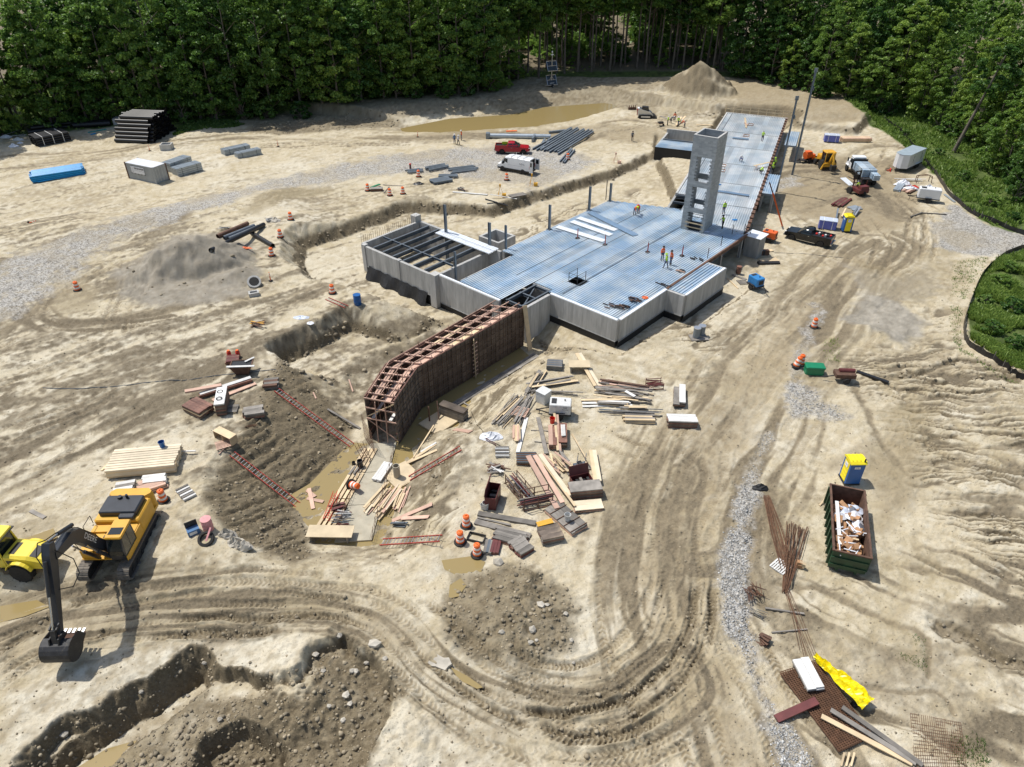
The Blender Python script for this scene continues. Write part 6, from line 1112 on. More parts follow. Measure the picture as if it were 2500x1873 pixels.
# ---------------------------------------------------------------- trailers with engine housings
def towed(name, p, rz, L, W, z0, h, m, label, cat, bar=1, lettering=None, wh=.33, split=.1):
 t = thing(name, label, cat, GT(*p), rz); hb = part(t, 'housing', m, lambda q: rbox(q,-L/2,L/2,-W/2,W/2,z0,z0+h,.07)); part(t, 'chassis', 'darkmetal', lambda q: q.b(-L/2-.05,L/2+.05,-W/2-.03,W/2+.03,z0-.14,z0-.005))
 part(hb, 'top_grille', 'darkmetal', lambda q: q.b(-L*.42,-L*.18,-W*.3,W*.3,z0+h+.002,z0+h+.015)); part(hb, 'side_door', m, lambda q: (q.b(-L*.15,L*.42,-W/2-.015,-W/2-.002,z0+.1,z0+h-.14), q.b(-L*.45,-L*.19,-W/2-.015,-W/2-.002,z0+.1,z0+h-.14))); part(hb, 'exhaust', 'darkmetal', lambda q: q.cyl((L*.2,W*.1,z0+h),(L*.2,W*.1,z0+h+.16),.05,n=8)); part(hb, 'vent', 'black', lambda q: q.b(L/2+.001,L/2+.012,-W*.3,W*.3,z0+.2,z0+h-.2))
 for s in (-1,1): wheel(t, 0, s*(W/2+.12), wh, wh, .2, 'whitedirty', s); part(t, 'mudguard', 'darkmetal', lambda q: q.b(-.45,.45,s*(W/2+.12)-.13,s*(W/2+.12)+.13,wh*2+.03,wh*2+.06))
 part(t, 'drawbar', 'darkmetal', lambda q: (q.beam((bar*L/2,-W*.35,z0-.08),(bar*(L/2+1.1),0,z0-.1),.07,.08), q.beam((bar*L/2,W*.35,z0-.08),(bar*(L/2+1.1),0,z0-.1),.07,.08), q.b(bar*(L/2+1.1)-.1,bar*(L/2+1.1)+.15,-.06,.06,z0-.16,z0-.04), q.cyl((bar*(L/2+.9),0,0),(bar*(L/2+.9),0,z0),.035,n=6)))
 if lettering:
  for s_, sz, (lx, lz) in lettering: text(s_, sz, M['ink'], hb, (lx,-W/2-.018,z0+lz), (R(90),0,0))
 return t
towed('compressor', z1(715,462), ang(z1(610,415),z1(820,430))+R(0), 1.85, 1.25, .55, .95, 'whitedirty', 'dusty white towable air compressor with a spare housing behind it', 'compressor', -1, [('185',.24,(.42,.72)),('SULLAIR',.15,(.45,.52))])
part(thing('metal_locker', 'open grey-white sheet metal locker behind the compressor', 'locker', GT(*z1(575,345)), -.7), 'case', 'whitedirty', lambda q: (q.b(-.5,.5,-.5,.5,0,1.15), q.b(-.53,.53,-.53,.53,1.15,1.19)))
towed('welder_trailer', (1842,704), ang((1822,700),(1862,712)), 1.6, 1.1, .6, .9, 'blue', 'bright blue engine welder on a small trailer by the building corner', 'welder', 1, None)
towed('generator_trailer', (1876,590), ang((1862,586),(1892,592)), 1.7, 1.1, .6, .85, 'orangem', 'orange engine generator trailer in the building shade', 'generator', -1); towed('generator_trailer', (2262,492), ang((2235,488),(2290,495)), 2.9, 1.35, .65, 1.35, 'white', 'large white towable generator near the cargo trailer', 'generator', -1, [('GENSET',.18,(.2,.8))] and None)
t = thing('storage_bin', 'plain bright green rounded steel bin beside two leaning traffic drums', 'bin', GT(1985,912), R(-6)); part(t, 'tub', 'greenb', lambda q: rbox(q,-.85,.85,-.45,.45,.08,.8,.1)); part(t, 'lid', 'greenb', lambda q: rbox(q,-.9,.9,-.5,.5,.8,.95,.08)); part(t, 'skid', 'darkmetal', lambda q: (q.b(-.8,-.65,-.4,.4,0,.08), q.b(.65,.8,-.4,.4,0,.08)))
t = thing('mixing_cart', 'small brown two-wheeled mortar cart behind the green bin', 'cart', GT(2057,930), R(-4)); part(t, 'tub', 'rust', lambda q: q.b(-.9,.9,-.5,.5,.55,.95,.0,.0)); part(t, 'load', 'wine', lambda q: q.cyl((-.5,.2,1.02),(.9,.2,1.02),.22,n=10)); part(t, 'drawbar', 'darkmetal', lambda q: q.beam((-.9,0,.55),(-2.0,0,.35),.08,.08)); part(t, 'stand', 'darkmetal', lambda q: q.b(.6,.7,-.05,.05,0,.55))
for s in (-1,1): wheel(t, .1, s*.6, .3, .3, .18, 'darkmetal', s)
# ---------------------------------------------------------------- enclosed cargo trailer
a_, b_ = GT(2190,428), GT(2255,395); rz_ = math.atan2(b_.y-a_.y,b_.x-a_.x); c = (GT(2185,428)+GT(2258,395))/2
t = thing('cargo_trailer', 'white enclosed tandem cargo trailer with pointed nose by the silt fence', 'trailer', (c.x-.4*math.sin(rz_)*1.0,c.y+1.0*math.cos(rz_),c.z), rz_)
W2, L2, Hh = 1.15, 2.9, 2.15; pl = [(-L2,-.55),(-L2-.55,0),(-L2,.55)]
bx = part(t, 'box', 'white', lambda q: q.loft([[(L2,-W2,z),(L2,W2,z),(-L2,W2,z),(-L2-.7,.35,z),(-L2-.7,-.35,z),(-L2,-W2,z)] for z in (.55,.55+Hh)])); M['troof'] = mat('trailer_roof_grey',(.36,.43,.47),.45,.2,.08,1.5); part(bx, 'roof', 'troof', lambda q: q.loft([[(L2+.03,-W2-.03,z),(L2+.03,W2+.03,z),(-L2,W2+.03,z),(-L2-.73,.36,z),(-L2-.73,-.36,z),(-L2,-W2-.03,z)] for z in (.552+Hh,.60+Hh)]))
for x in (-1.2,1.6): part(bx, 'door_hinge', 'black', lambda q: (q.b(x-.02,x+.02,-W2-.02,-W2-.003,1.2,2.4), q.b(x,x+.25,-W2-.02,-W2-.003,1.5,1.54), q.b(x,x+.25,-W2-.02,-W2-.003,2.1,2.14)))
part(t, 'chassis', 'darkmetal', lambda q: q.b(-L2,L2,-W2+.05,W2-.05,.42,.545)); part(t, 'drawbar', 'darkmetal', lambda q: (q.beam((-L2,-.7,.5),(-L2-1.6,0,.5),.08,.1), q.beam((-L2,.7,.5),(-L2-1.6,0,.5),.08,.1), q.cyl((-L2-1.3,0,0),(-L2-1.3,0,.8),.05,n=6))); part(bx, 'side_trim', 'galvw', lambda q: q.b(-L2,L2,-W2-.012,-W2-.002,.56,.75))
for x in (.5,1.2):
 for s in (-1,1): wheel(t, x, s*(W2+.06), .34, .34, .2, 'rimgrey', s)
part(t, 'mudguard', 'galvw', lambda q: q.b(.05,1.65,-W2-.2,-W2,.72,.76)); part(t, 'ramp', 'galvw', lambda q: q.beam((L2,0,.5),(L2+1.2,0,.1),1.8,.06))
# ---------------------------------------------------------------- flatbed truck loaded with deck bundles
a_, b_ = GT(2118,462), GT(2070,415); rz_ = math.atan2(b_.y-a_.y,b_.x-a_.x); c = (a_+b_)/2
t = thing('flatbed_truck', 'white flatbed truck loaded with bundles of galvanised decking', 'truck', (c.x+.6,c.y+.6,c.z), rz_); part(t, 'chassis', 'darkmetal', lambda q: q.b(-3.8,3.6,-.45,.45,.6,.95)); part(t, 'bed', 'darkmetal', lambda q: q.b(-4.0,1.5,-1.2,1.2,1.0,1.15))
cb = part(t, 'cab', 'white', lambda q: q.loft([[(1.7,-1.05,.9),(3.0,-1.05,.9),(3.0,1.05,.9),(1.7,1.05,.9)],[(1.7,-1.05,1.7),(3.1,-1.05,1.7),(3.1,1.05,1.7),(1.7,1.05,1.7)],[(1.75,-.95,2.6),(2.75,-.95,2.6),(2.75,.95,2.6),(1.75,.95,2.6)]])); part(cb, 'windscreen', 'glass', lambda q: q.poly([(3.09,-.9,1.78),(3.09,.9,1.78),(2.79,.85,2.5),(2.79,-.85,2.5)])); part(cb, 'roof_cap', 'white', lambda q: rbox(q,1.65,2.9,-1.0,1.0,2.6,2.75,.1)); part(t, 'bonnet', 'white', lambda q: rbox(q,3.1,4.5,-.95,.95,.7,1.65,.2)); part(t, 'headboard', 'darkmetal', lambda q: q.b(1.5,1.6,-1.2,1.2,1.15,2.5)); part(t, 'fuel_tank', 'silver', lambda q: q.cyl((.6,-1.0,.7),(1.6,-1.0,.7),.3,n=12))
for s in (-1,1):
 part(cb, 'side_window', 'glass', lambda q: q.poly([(1.9,s*1.053,1.72),(2.85,s*1.053,1.72),(2.7,s*.96,2.5),(1.9,s*.96,2.5)])); part(cb, 'mirror', 'black', lambda q: q.b(3.0,3.1,s*1.3-.1,s*1.3+.1,1.7,2.3)); wheel(t, 3.5, s*1.0, .5, .5, .3, 'rimgrey', s); part(t, 'mudguard', 'white', lambda q: q.b(2.9,4.1,s*1.0-.2,s*1.0+.2,1.0,1.08))
 for x in (-2.2,-3.3): wheel(t, x, s*.85, .5, .5, .5, 'rimgrey', s)
def dbundle(loc, rz, L, W, H_, label, m='galv', n=5, group=None, nx=2, band=True):
 o = thing('deck_bundle', label, 'decking', loc, rz, group); ms = deck_mesh(W/nx-.04, L, M[m], 'deck_sheet', .22, .05)
 q = MB(); q.b(0,L,.0,W/nx-.05,-H_/n+.01,-.052); body = q.mesh('sheet_layers', M[m])
 for i in range(nx):
  for k in range(n): link('deck_sheet', ms, o, (-L/2+.02*(k % 2), -W/2+i*W/nx, H_*(k+1)/n)); link('sheet_layer', body, o, (-L/2, -W/2+i*W/nx, H_*(k+1)/n))
 if band:
  for x in (-L*.3,L*.3): q = MB(); q.b(x-.03,x+.03,-W/2-.03,W/2-.0,.0,H_+.012); q.build('strap', M['steel'], o)
 return o
Tt = Matrix.Translation(t.location) @ Matrix.Rotation(rz_,4,'Z')
dbundle(Tt @ Vector((-.9,.0,1.16)), rz_, 4.2, 2.2, 1.1, 'tall bundle of galvanised decking behind the truck cab', 'galv', 5); dbundle(Tt @ Vector((-3.6,-.55,1.16)), rz_, 2.2, 1.0, .8, 'short bundle of galvanised decking at the tail of the flatbed', 'galv', 4, nx=1)
# ---------------------------------------------------------------- red truck-mounted forklift
c = GT(2090,472); fk = thing('rough_terrain_forklift', 'wine-red three-wheel forklift with black mast lifting deck sheets beside the flatbed', 'forklift', c, R(108))
part(fk, 'body', 'wine', lambda q: (rbox(q,-1.6,.4,-.9,.9,.5,1.1,.15), q.b(-1.5,-.7,-.7,.7,1.1,1.5))); part(fk, 'seat', 'black', lambda q: (q.b(-.6,-.1,-.3,.3,1.1,1.25), q.b(-.65,-.55,-.3,.3,1.25,1.75))); part(fk, 'guard', 'wine', lambda q: [q.beam((x,y,1.1),(x,y,2.2),.06,.06) for x in (-.8,.3) for y in (-.7,.7)])
part(fk, 'mast', 'black', lambda q: (q.b(.5,.65,-.5,-.35,.2,3.3), q.b(.5,.65,.35,.5,.2,3.3), q.b(.5,.65,-.35,.35,3.1,3.25), q.b(.5,.62,-.35,.35,1.4,1.5))); part(fk, 'fork', 'black', lambda q: (q.b(.7,2.0,-.5,-.38,1.9,1.95), q.b(.7,2.0,.38,.5,1.9,1.95), q.b(.66,.72,-.6,.6,1.9,2.6)))
for s in (-1,1): wheel(fk, .3, s*1.1, .5, .5, .35, 'wine', s, True)
wheel(fk, -1.3, 0, .45, .45, .35, 'wine', 1, True)
o = MB(); o.b(-.1,1.2,-1.0,1.0,0,.04); o = o.build('loose_sheet', M['galvw']); o.location = c+Vector((-1.4,1.6,1.2)); o.rotation_euler = (.3,.1,.5); tag(o, 'pale sheet of decking tilted on the forks of the wine-red forklift', 'sheet')
# ---------------------------------------------------------------- yellow backhoe, orange mixer
c = GT(2012,408); bh = thing('backhoe_loader', 'dusty yellow backhoe loader with black cab parked beside the flatbed', 'backhoe', c, R(95))
part(bh, 'body', 'yellow', lambda q: (rbox(q,.2,2.3,-.5,.5,.8,1.6,.12), q.b(-1.3,.3,-.8,.8,.7,1.2))); cb = part(bh, 'cab', 'yellow', lambda q: (rbox(q,-1.35,.35,-.85,.85,2.6,2.75,.08), [q.beam((x,y,1.1),(x,y,2.62),.09,.09) for x in (-1.2,.2) for y in (-.75,.75)])); part(cb, 'glass', 'glass', lambda q: q.b(-1.18,.18,-.73,.73,1.2,2.58))
for s in (-1,1): wheel(bh, -.7, s*1.0, .72, .72, .45, 'yellow', s, True); wheel(bh, 1.7, s*.9, .45, .45, .3, 'yellow', s)
part(bh, 'backhoe_boom', 'yellow', lambda q: (q.beam((-1.4,.1,1.0),(-2.3,.1,2.9),.3,.35), q.beam((-2.3,.1,2.9),(-2.9,.1,1.2),.25,.3), q.b(-1.6,-1.3,-1.0,1.0,.5,1.1))); part(bh, 'backhoe_bucket', 'darkmetal', lambda q: q.b(-3.3,-2.6,-.3,.5,.4,1.2)); part(bh, 'stabiliser', 'yellow', lambda q: (q.beam((-1.5,-1.0,.9),(-1.5,-1.3,.1),.2,.2), q.beam((-1.5,1.0,.9),(-1.5,1.3,.1),.2,.2))); part(bh, 'loader_bucket', 'darkmetal', lambda q: q.prism([(2.6,.1),(3.5,.1),(3.0,.9),(2.7,.9)],-1.15,1.15)); part(bh, 'loader_arm', 'yellow', lambda q: (q.beam((.6,-.65,1.3),(2.7,-.65,.6),.15,.25), q.beam((.6,.65,1.3),(2.7,.65,.6),.15,.25)))
c = GT(1968,396); mx = thing('mortar_mixer', 'bright orange towable mortar mixer with tilted drum near the steel columns', 'mixer', c, R(15)); part(mx, 'drum', 'orangem', lambda q: (q.T is None and q.cyl((-.5,0,1.15),(.55,0,1.25),.62,n=16)), True); part(mx, 'hopper_lid', 'orangem', lambda q: q.b(-.45,.5,-.5,.5,1.75,1.82)); part(mx, 'engine_cover', 'orangem', lambda q: rbox(q,.7,1.3,-.45,.45,.5,1.3,.1)); part(mx, 'frame', 'darkmetal', lambda q: (q.b(-1.2,1.4,-.5,.5,.38,.5), q.beam((-1.2,0,.45),(-2.0,0,.4),.1,.1)))
for s in (-1,1): wheel(mx, .1, s*.65, .32, .32, .2, 'orangem', s)
# ---------------------------------------------------------------- compact track loader by the pond
a_, b_ = GT(1556,290), GT(1598,290); c = (a_+b_)/2; sk = thing('track_loader', 'grey and red compact track loader near the group of workers', 'loader', (c.x,c.y+.8,c.z), R(-8))
for s in (-1,1):
 tk = part(sk, 'track', 'rubber', lambda q: q.prism(arc(1.1,.36,.33,90,-90,7)+arc(-1.1,.36,.30,-90,-270,7), s*.85-.2, s*.85+.2)); part(tk, 'track_frame', 'silver', lambda q: q.b(-.9,.9,s*1.05-.02,s*1.05+.02,.25,.5)); part(sk, 'lift_arm', 'silver', lambda q: (q.beam((-1.3,s*.8,1.7),(.9,s*.75,1.1),.14,.28), q.beam((.9,s*.75,1.1),(1.5,s*.7,.4),.14,.26)))
part(sk, 'body', 'silver', lambda q: q.prism([(-1.5,.4),(.9,.4),(1.1,.9),(.2,1.1),(-1.5,1.75),(-1.65,1.2)],-.62,.62)); part(sk, 'rear_door', 'red', lambda q: q.b(-1.75,-1.62,-.6,.6,.5,1.5)); cb = part(sk, 'cab', 'darkmetal', lambda q: q.prism([(-.9,1.2),(.6,1.0),(.45,2.1),(-.8,2.15)],-.5,.5)); part(cb, 'cab_window', 'glass', lambda q: q.b(-.6,.35,-.512,.512,1.35,2.0)); part(sk, 'bucket', 'darkmetal', lambda q: q.prism([(1.45,.05),(2.3,.05),(1.7,.65),(1.45,.7)],-.95,.95)); part(sk, 'rear_trim', 'white', lambda q: q.b(-1.7,-1.3,-.62,.62,1.76,1.85))
# ---------------------------------------------------------------- solar camera tower at the wood's edge
c = GT(1346,212); st = thing('solar_camera_tower', 'mobile tower with two tilted white-framed solar panels at the forest edge', 'camera tower', c, R(20)); part(st, 'mast', 'silver', lambda q: q.cyl((0,0,.3),(0,0,7.0),.08,n=8)); part(st, 'camera', 'white', lambda q: (q.lathe([(.15,0),(.18,.2),(.05,.35)],10,(0,0,7.0)), q.b(-.3,.3,-.08,.08,6.5,6.7))); part(st, 'battery_box', 'white', lambda q: q.b(-.5,.5,-.4,.4,.3,.9)); part(st, 'outrigger', 'silver', lambda q: (q.beam((-1.6,0,.3),(1.6,0,.3),.12,.12), q.beam((0,-1.4,.3),(0,1.4,.3),.12,.12), q.beam((1.2,0,.3),(0,0,2.2),.06,.06), q.beam((-1.2,0,.3),(0,0,2.2),.06,.06)))
for z in (1.4,4.3):
 pn = part(st, 'solar_panel', 'glass', lambda q: q.loft([[(-1.1,-.5,z-.9),(1.1,-.5,z-.9),(1.1,.6,z+.9),(-1.1,.6,z+.9)],[(-1.1,-.56,z-.86),(1.1,-.56,z-.86),(1.1,.54,z+.94),(-1.1,.54,z+.94)]])); part(pn, 'panel_frame', 'silver', lambda q: (q.beam((-1.12,-.56,z-.9),(1.12,-.56,z-.9),.1,.08), q.beam((-1.12,.54,z+.94),(1.12,.54,z+.94),.1,.08), q.beam((-1.12,-.56,z-.9),(-1.12,.54,z+.94),.08,.1), q.beam((1.12,-.56,z-.9),(1.12,.54,z+.94),.08,.1), q.beam((-1.1,0,z+.03),(1.1,0,z+.03),.06,.06)))
for s in (-1,1): wheel(st, 0, s*.75, .3, .3, .2, 'rimgrey', s)
# ================================================================ SITE FURNITURE AND MATERIALS
DRUMS = [((898,466),'orange and white traffic drum beside the green pipe and red crate'),((952,478),'traffic drum on the bank top between two other drums and the steel bundles'),((984,474),'traffic drum on the bank top closest to the corner of the open basement bay'),((1022,432),'traffic drum standing against the grey steel bundles'),((1237,440),'traffic drum in front of the white van'),((1386,390),'traffic drum at the end of the long steel beams'),((190,709),'lone traffic drum standing in the shallow tan puddle by the gravel road'),((710,537),'traffic drum near the ochre puddle, highest on the pit edge'),((685,580),'traffic drum at the pit edge beside the dark pipes'),((664,625),'traffic drum at the pit edge below the end of the black pipe'),((812,716),'traffic drum beside the flat red ladder and blue barrel'),((400,1223),'traffic drum in front of the pinkish board stack behind the excavator'),((1139,1285),'traffic drum beside the dark brown beams'),((1124,1324),'traffic drum beside the open dark frame box'),((1165,1355),'traffic drum beside the grey and wine-red bar bundles'),((1987,799),'lone traffic drum at the edge of the haul road'),((1955,889),'upright traffic drum touching the green bin'),((1942,897),'leaning traffic drum propped on another drum beside the green bin')]
d0 = None
for (p, lb) in DRUMS:
 if d0 is None:
  d0 = thing('traffic_drum', lb, 'traffic drum', GT(*p), 0, 'orange and white traffic drums'); s = 1.0
  part(d0, 'base_ring', 'rubber', lambda q: q.lathe([(.30,0),(.47,0),(.46,.07),(.33,.12),(.30,.1)],16), True)
  z = .06; rr_ = .305
  for k, m_ in enumerate(('orange','reflw','orange','reflw','orange')):
   h_ = .19; part(d0, 'band', m_, lambda q: q.lathe([(rr_,z),(rr_,z+h_-.012),(rr_-.022,z+h_)],16), True); z += h_; rr_ -= .018
  part(d0, 'lid', 'orange', lambda q: q.lathe([(rr_,z),(rr_-.04,z+.05),(.05,z+.06)],16), True); part(d0, 'handle', 'orange', lambda q: q.b(-.1,.1,-.02,.02,z+.05,z+.12)); o = d0
 else: o = copy_tree(d0); o['label'] = lb; o.location = GT(*p)
 o.rotation_euler = (0,0,random.uniform(0,3))
o.rotation_euler = (0,R(16),.2); o.location.z += .08
t = copy_tree(d0); t['label'] = 'dented traffic drum toppled over on the footing in the trench'; t.location = G(857,1183,-1.5); t.rotation_euler = (0,R(68),R(-40))
def tube(p, lb, fallen=False):
 t = thing('delineator_post', lb, 'delineator', GT(*p), random.uniform(0,3), 'slim orange delineator posts', (0,R(75) if fallen else 0)); part(t, 'base', 'rubber', lambda q: q.lathe([(.25,0),(.24,.06),(.1,.09)],12)); part(t, 'tube', 'orange', lambda q: q.cyl((0,0,.06),(0,0,1.05),.06,.045,n=10))
 for z in (.6,.85): part(t, 'reflective_band', 'reflw', lambda q: q.cyl((0,0,z),(0,0,z+.1),.058,n=10))
for p, lb in (((366,369),'slim orange delineator standing beside the concrete block'),((679,358),'slim orange delineator beyond the deck bundles'),((1020,335),'slim orange delineator near the muddy pond'),((661,686),'slim orange delineator beside the coiled tyre rings'),):
 tube(p, lb)
tube((70,545), 'fallen orange delineator lying in a tan puddle', True)
# ---- safety stanchions on the deck
def stan(p, lb):
 t = thing('safety_stanchion', lb, 'stanchion', G(*p,DZ+.01), 0, 'red stanchions on the deck'); part(t, 'base', 'rubber', lambda q: q.lathe([(.3,0),(.28,.07),(.1,.1)],14)); part(t, 'post', 'ladder', lambda q: q.cyl((0,0,.08),(0,0,1.15),.06,n=8)); part(t, 'cap', 'black', lambda q: q.cyl((0,0,1.15),(0,0,1.35),.03,n=6))
for p, lb in (((1410,582),'red stanchion on the deck beside the single long white sheet'),((1477,598),'red stanchion on the deck at the tip of the long white sheet'),((1581,616),'red stanchion on the deck behind the three standing workers'),((1665,625),'red stanchion on the deck between the workers and the rusty edge beam')): stan(p, lb)
for k in range(3):
 ps = [(1410,582),(1477,598),(1581,616),(1665,625)]; a, b = G(*ps[k],DZ+1.1), G(*ps[k+1],DZ+1.1); q = MB(); pts = [a.lerp(b,i/8)+Vector((0,0,-.25*(1-(i/4-1)**2))) for i in range(9)]; q.tube(pts,.012,4); o = q.build('warning_line', M['reflw']); tag(o, 'thin pale warning line hung between red deck stanchions', 'rope', 'warning lines on the deck')
def sheet(p0, p1, wd, m, lb, z=.06):
 a, b = G(*p0,DZ+z), G(*p1,DZ+z); d = b-a; o = link('loose_deck_sheet', deck_mesh(wd, d.length, M[m], 'loose_deck_sheet', .3, .06), None, a+Vector((0,0,.05)), (0,0,math.atan2(d.y,d.x))); return tag(o, lb, 'decking')
sheet((1354,556),(1470,592), .9, 'galvw', 'white deck sheet beside two red stanchions'); sheet((1390,543),(1486,577), .9, 'galvw', 'white deck sheet in the middle of three parallel sheets'); sheet((1406,534),(1498,565), .9, 'galvw', 'white deck sheet next to the bluish diagonal sheet'); sheet((1432,520),(1545,577), .9, 'galvb', 'bluish deck sheet lying diagonally across the deck')
for (p0, p1, lb) in (((1788,338),(1828,342),'bluish flashing strip on the far wing deck behind the standing worker'),((1748,468),(1828,480),'long bluish flashing strip across the wing deck')): sheet(p0, p1, .7, 'galvb', lb)
def clips(p, n_, lb, m=('rust','darkmetal')):
 t = thing('clip_pile', lb, 'steel clips', G(*p,DZ+.01))
 for k in range(n_): part(t, 'clip', m[k % 2], lambda q: q.b(-.05,.05,-.3,.3,0,.08)).location = (random.uniform(-.6,.6),random.uniform(-.45,.45),.02+.012*k)
 for k, c in enumerate(t.children): c.rotation_euler = (0,0,random.uniform(-.5,.5)+.8)
clips((1520,752), 16, 'pile of rusty steel clips on the deck corner, closest to the deck edge'); clips((1550,735), 14, 'pile of rusty steel clips behind the corner pile'); clips((1484,748), 6, 'little heap of rusty clips beside the hatch side of the corner pile'); clips((1660,662), 6, 'few dark clips along the rusty edge beam near the workers', ('darkmetal','woodp')); clips((1620,696), 5, 'dark clips on the deck next to the annex roof bump-out', ('darkmetal','darkmetal')); clips((1700,635), 5, 'dark clips beside the last red stanchion', ('darkmetal','darkmetal'))
t = thing('orange_rope_coil', 'small coil of orange rope on the deck corner', 'rope', G(1575,727,DZ+.02)); part(t, 'coil', 'orange', lambda q: [q.lathe([(r,0),(r+.04,.03),(r,.06),(r-.04,.03),(r,0)],12,(0,0,.02*k),cap=False) for k, r in enumerate((.3,.22,.14))])
def dl(p0, p1, w_, t_, m, lb, z0=.08, z1=.08, name='plank'):
 a, b = G(*p0,DZ+z0), G(*p1,DZ+z1); c = (a+b)/2; q = MB(Matrix.Translation(-c)); q.beam(a, b, w_, t_); o = q.build(name, M[m]); o.location = c; return tag(o, lb, 'board')
dl((1841,405),(1879,396), .3, .06, 'wood', 'pine plank bridging from the wing deck to the side well', .5, .5); dl((1819,288),(1822,312), .3, .06, 'wood', 'pine board lying on the far end of the wing deck'); dl((1818,300),(1826,306), .25, .06, 'woodp', 'short pine board crossing another on the wing deck', .14, .14)
for k, (p, lb) in enumerate((((1764,405),'small timber box frame on the wing deck beside the tower'),((1762,417),'second timber box frame on the wing deck, the closer one to the tower base'),((1822,332),'small timber box frame behind the bluish strip'),((1832,305),'small timber box frame at the far end of the wing deck'))):
 t = thing('deck_curb_box', lb, 'frame', G(*p,DZ+.01), A67)
 for s in (-1,1): part(t, 'side', 'woodp', lambda q: q.b(-.6,.6,s*.45-.03,s*.45+.03,0,.12)); part(t, 'end', 'woodp', lambda q: q.b(s*.6-.03,s*.6+.03,-.42,.42,0,.12))
for p, m_, lb in (((1755,451),'blue','blue cable coil on the wing deck'),((1794,537),'blue','blue rag on the deck corner beside the worker'),((1725,566),'wrapw','pale sheet of paper lying at the tower foot')):
 q = MB(); q.lathe([(.4,0),(.3,.08),(.05,.1)],9); o = q.build('deck_rag', M[m_]); o.location = G(*p,DZ+.01); o.scale = (1,.6,1); tag(o, lb, 'rag')
t = thing('saw_horse', 'small sawhorse on the wing deck under the pine plank', 'sawhorse', G(1846,414,DZ), A67); part(t, 'top', 'woodp', lambda q: q.b(-.5,.5,-.05,.05,.42,.48))
for s in (-1,1): part(t, 'leg', 'woodp', lambda q: q.beam((s*.4,0,.44),(s*.45,.3,0),.06,.04)); part(t, 'leg', 'woodp', lambda q: q.beam((s*.4,0,.44),(s*.45,-.3,0),.06,.04))
# ---- shipping container
nl_, nr_, fr_ = GT(316,436), GT(383,450), GT(413,437); d = nr_-nl_; rz_ = math.atan2(d.y,d.x); c = (nl_+nr_)/2+Vector((-math.sin(rz_),math.cos(rz_),0))*1.25
ct = thing('shipping_container', 'grey corrugated shipping container with a white banner on its side', 'container', (c.x,c.y,min(nl_.z,nr_.z)-.03), rz_); L = min(6.2,d.length)
def corr(q, x0, x1, y, z0, z1, n_, sgn):
 vs = []; k = 0
 for i in range(n_):
  for f_, dd in ((0,0),(.4,0),(.5,.04),(.9,.04)): x = x0+(x1-x0)*(i+f_)/n_; vs += [(x,y+sgn*dd,z0),(x,y+sgn*dd,z1)]
 vs += [(x1,y,z0),(x1,y,z1)]; q.add(vs, [(2*i,2*i+2,2*i+3,2*i+1) for i in range(len(vs)//2-1)])
M['contgrey'] = mat('container_grey',(.34,.36,.37),.55,.1,.12,.8,dirt=.06)
part(ct, 'side_wall', 'contgrey', lambda q: corr(q,-L/2+.05,L/2-.05,-1.20,.15,2.5,22,1)); part(ct, 'side_wall', 'contgrey', lambda q: corr(q,-L/2+.05,L/2-.05,1.20,.15,2.5,22,-1)); part(ct, 'end_wall', 'contgrey', lambda q: q.b(-L/2+.02,-L/2+.06,-1.15,1.15,.15,2.5)); part(ct, 'roof', 'plasticw', lambda q: q.b(-L/2+.02,L/2-.02,-1.2,1.2,2.52,2.57)); part(ct, 'floor', 'contgrey', lambda q: q.b(-L/2,L/2,-1.2,1.2,.06,.15))
for s in (-1,1):
 dr = part(ct, 'door', 'contgrey', lambda q: q.b(L/2-.04,L/2+.0,min(0.01*s,s*1.16),max(.01*s,s*1.16),.16,2.5)); part(dr, 'lock_bar', 'silver', lambda q: (q.cyl((L/2+.03,s*.3,.2),(L/2+.03,s*.3,2.45),.02,n=5), q.cyl((L/2+.03,s*.8,.2),(L/2+.03,s*.8,2.45),.02,n=5)))
 for x in (-L/2,L/2): part(ct, 'corner_post', 'rust' if s*x > 0 else 'contgrey', lambda q: q.b(x-.09,x+.07,s*1.22-.08,s*1.22+.08,.0,2.62))
 part(ct, 'rail', 'contgrey', lambda q: (q.b(-L/2,L/2,s*1.2-.05,s*1.2+.05,.0,.14), q.b(-L/2,L/2,s*1.2-.05,s*1.2+.05,2.46,2.55)))
bn = part(ct, 'banner', 'plasticw', lambda q: q.b(-1.9,.95,-1.275,-1.255,1.15,2.2)); text('ZIEGENHEIM', .36, M['ink'], bn, (-.15,-1.28,1.92), (R(90),0,0), bold=.012); text('CONCRETE CONSTRUCTION', .15, M['inkgrey'], bn, (-.1,-1.28,1.6), (R(90),0,0)); part(bn, 'emblem', 'inkgrey', lambda q: [q.lathe([(r_0,-.003),(r_0+.03,-.004),(r_0+.03,0),(r_0,0),(r_0,-.003)],6,(x_0,-1.277,z_0),'y',cap=False) for (x_0,z_0,r_0) in ((-1.62,1.9,.2),(-1.5,1.55,.2),(-1.62,1.35,.12))])
for (x, z) in ((-1.9,1.15),(-1.2,1.12),(-.5,1.12),(.2,1.12),(.95,1.15)): part(bn, 'hook', 'darkmetal', lambda q: q.lathe([(.07,-.02),(.1,-.03),(.1,.0),(.07,.0)],8,(x,-1.26,z-.06),'y',cap=False))
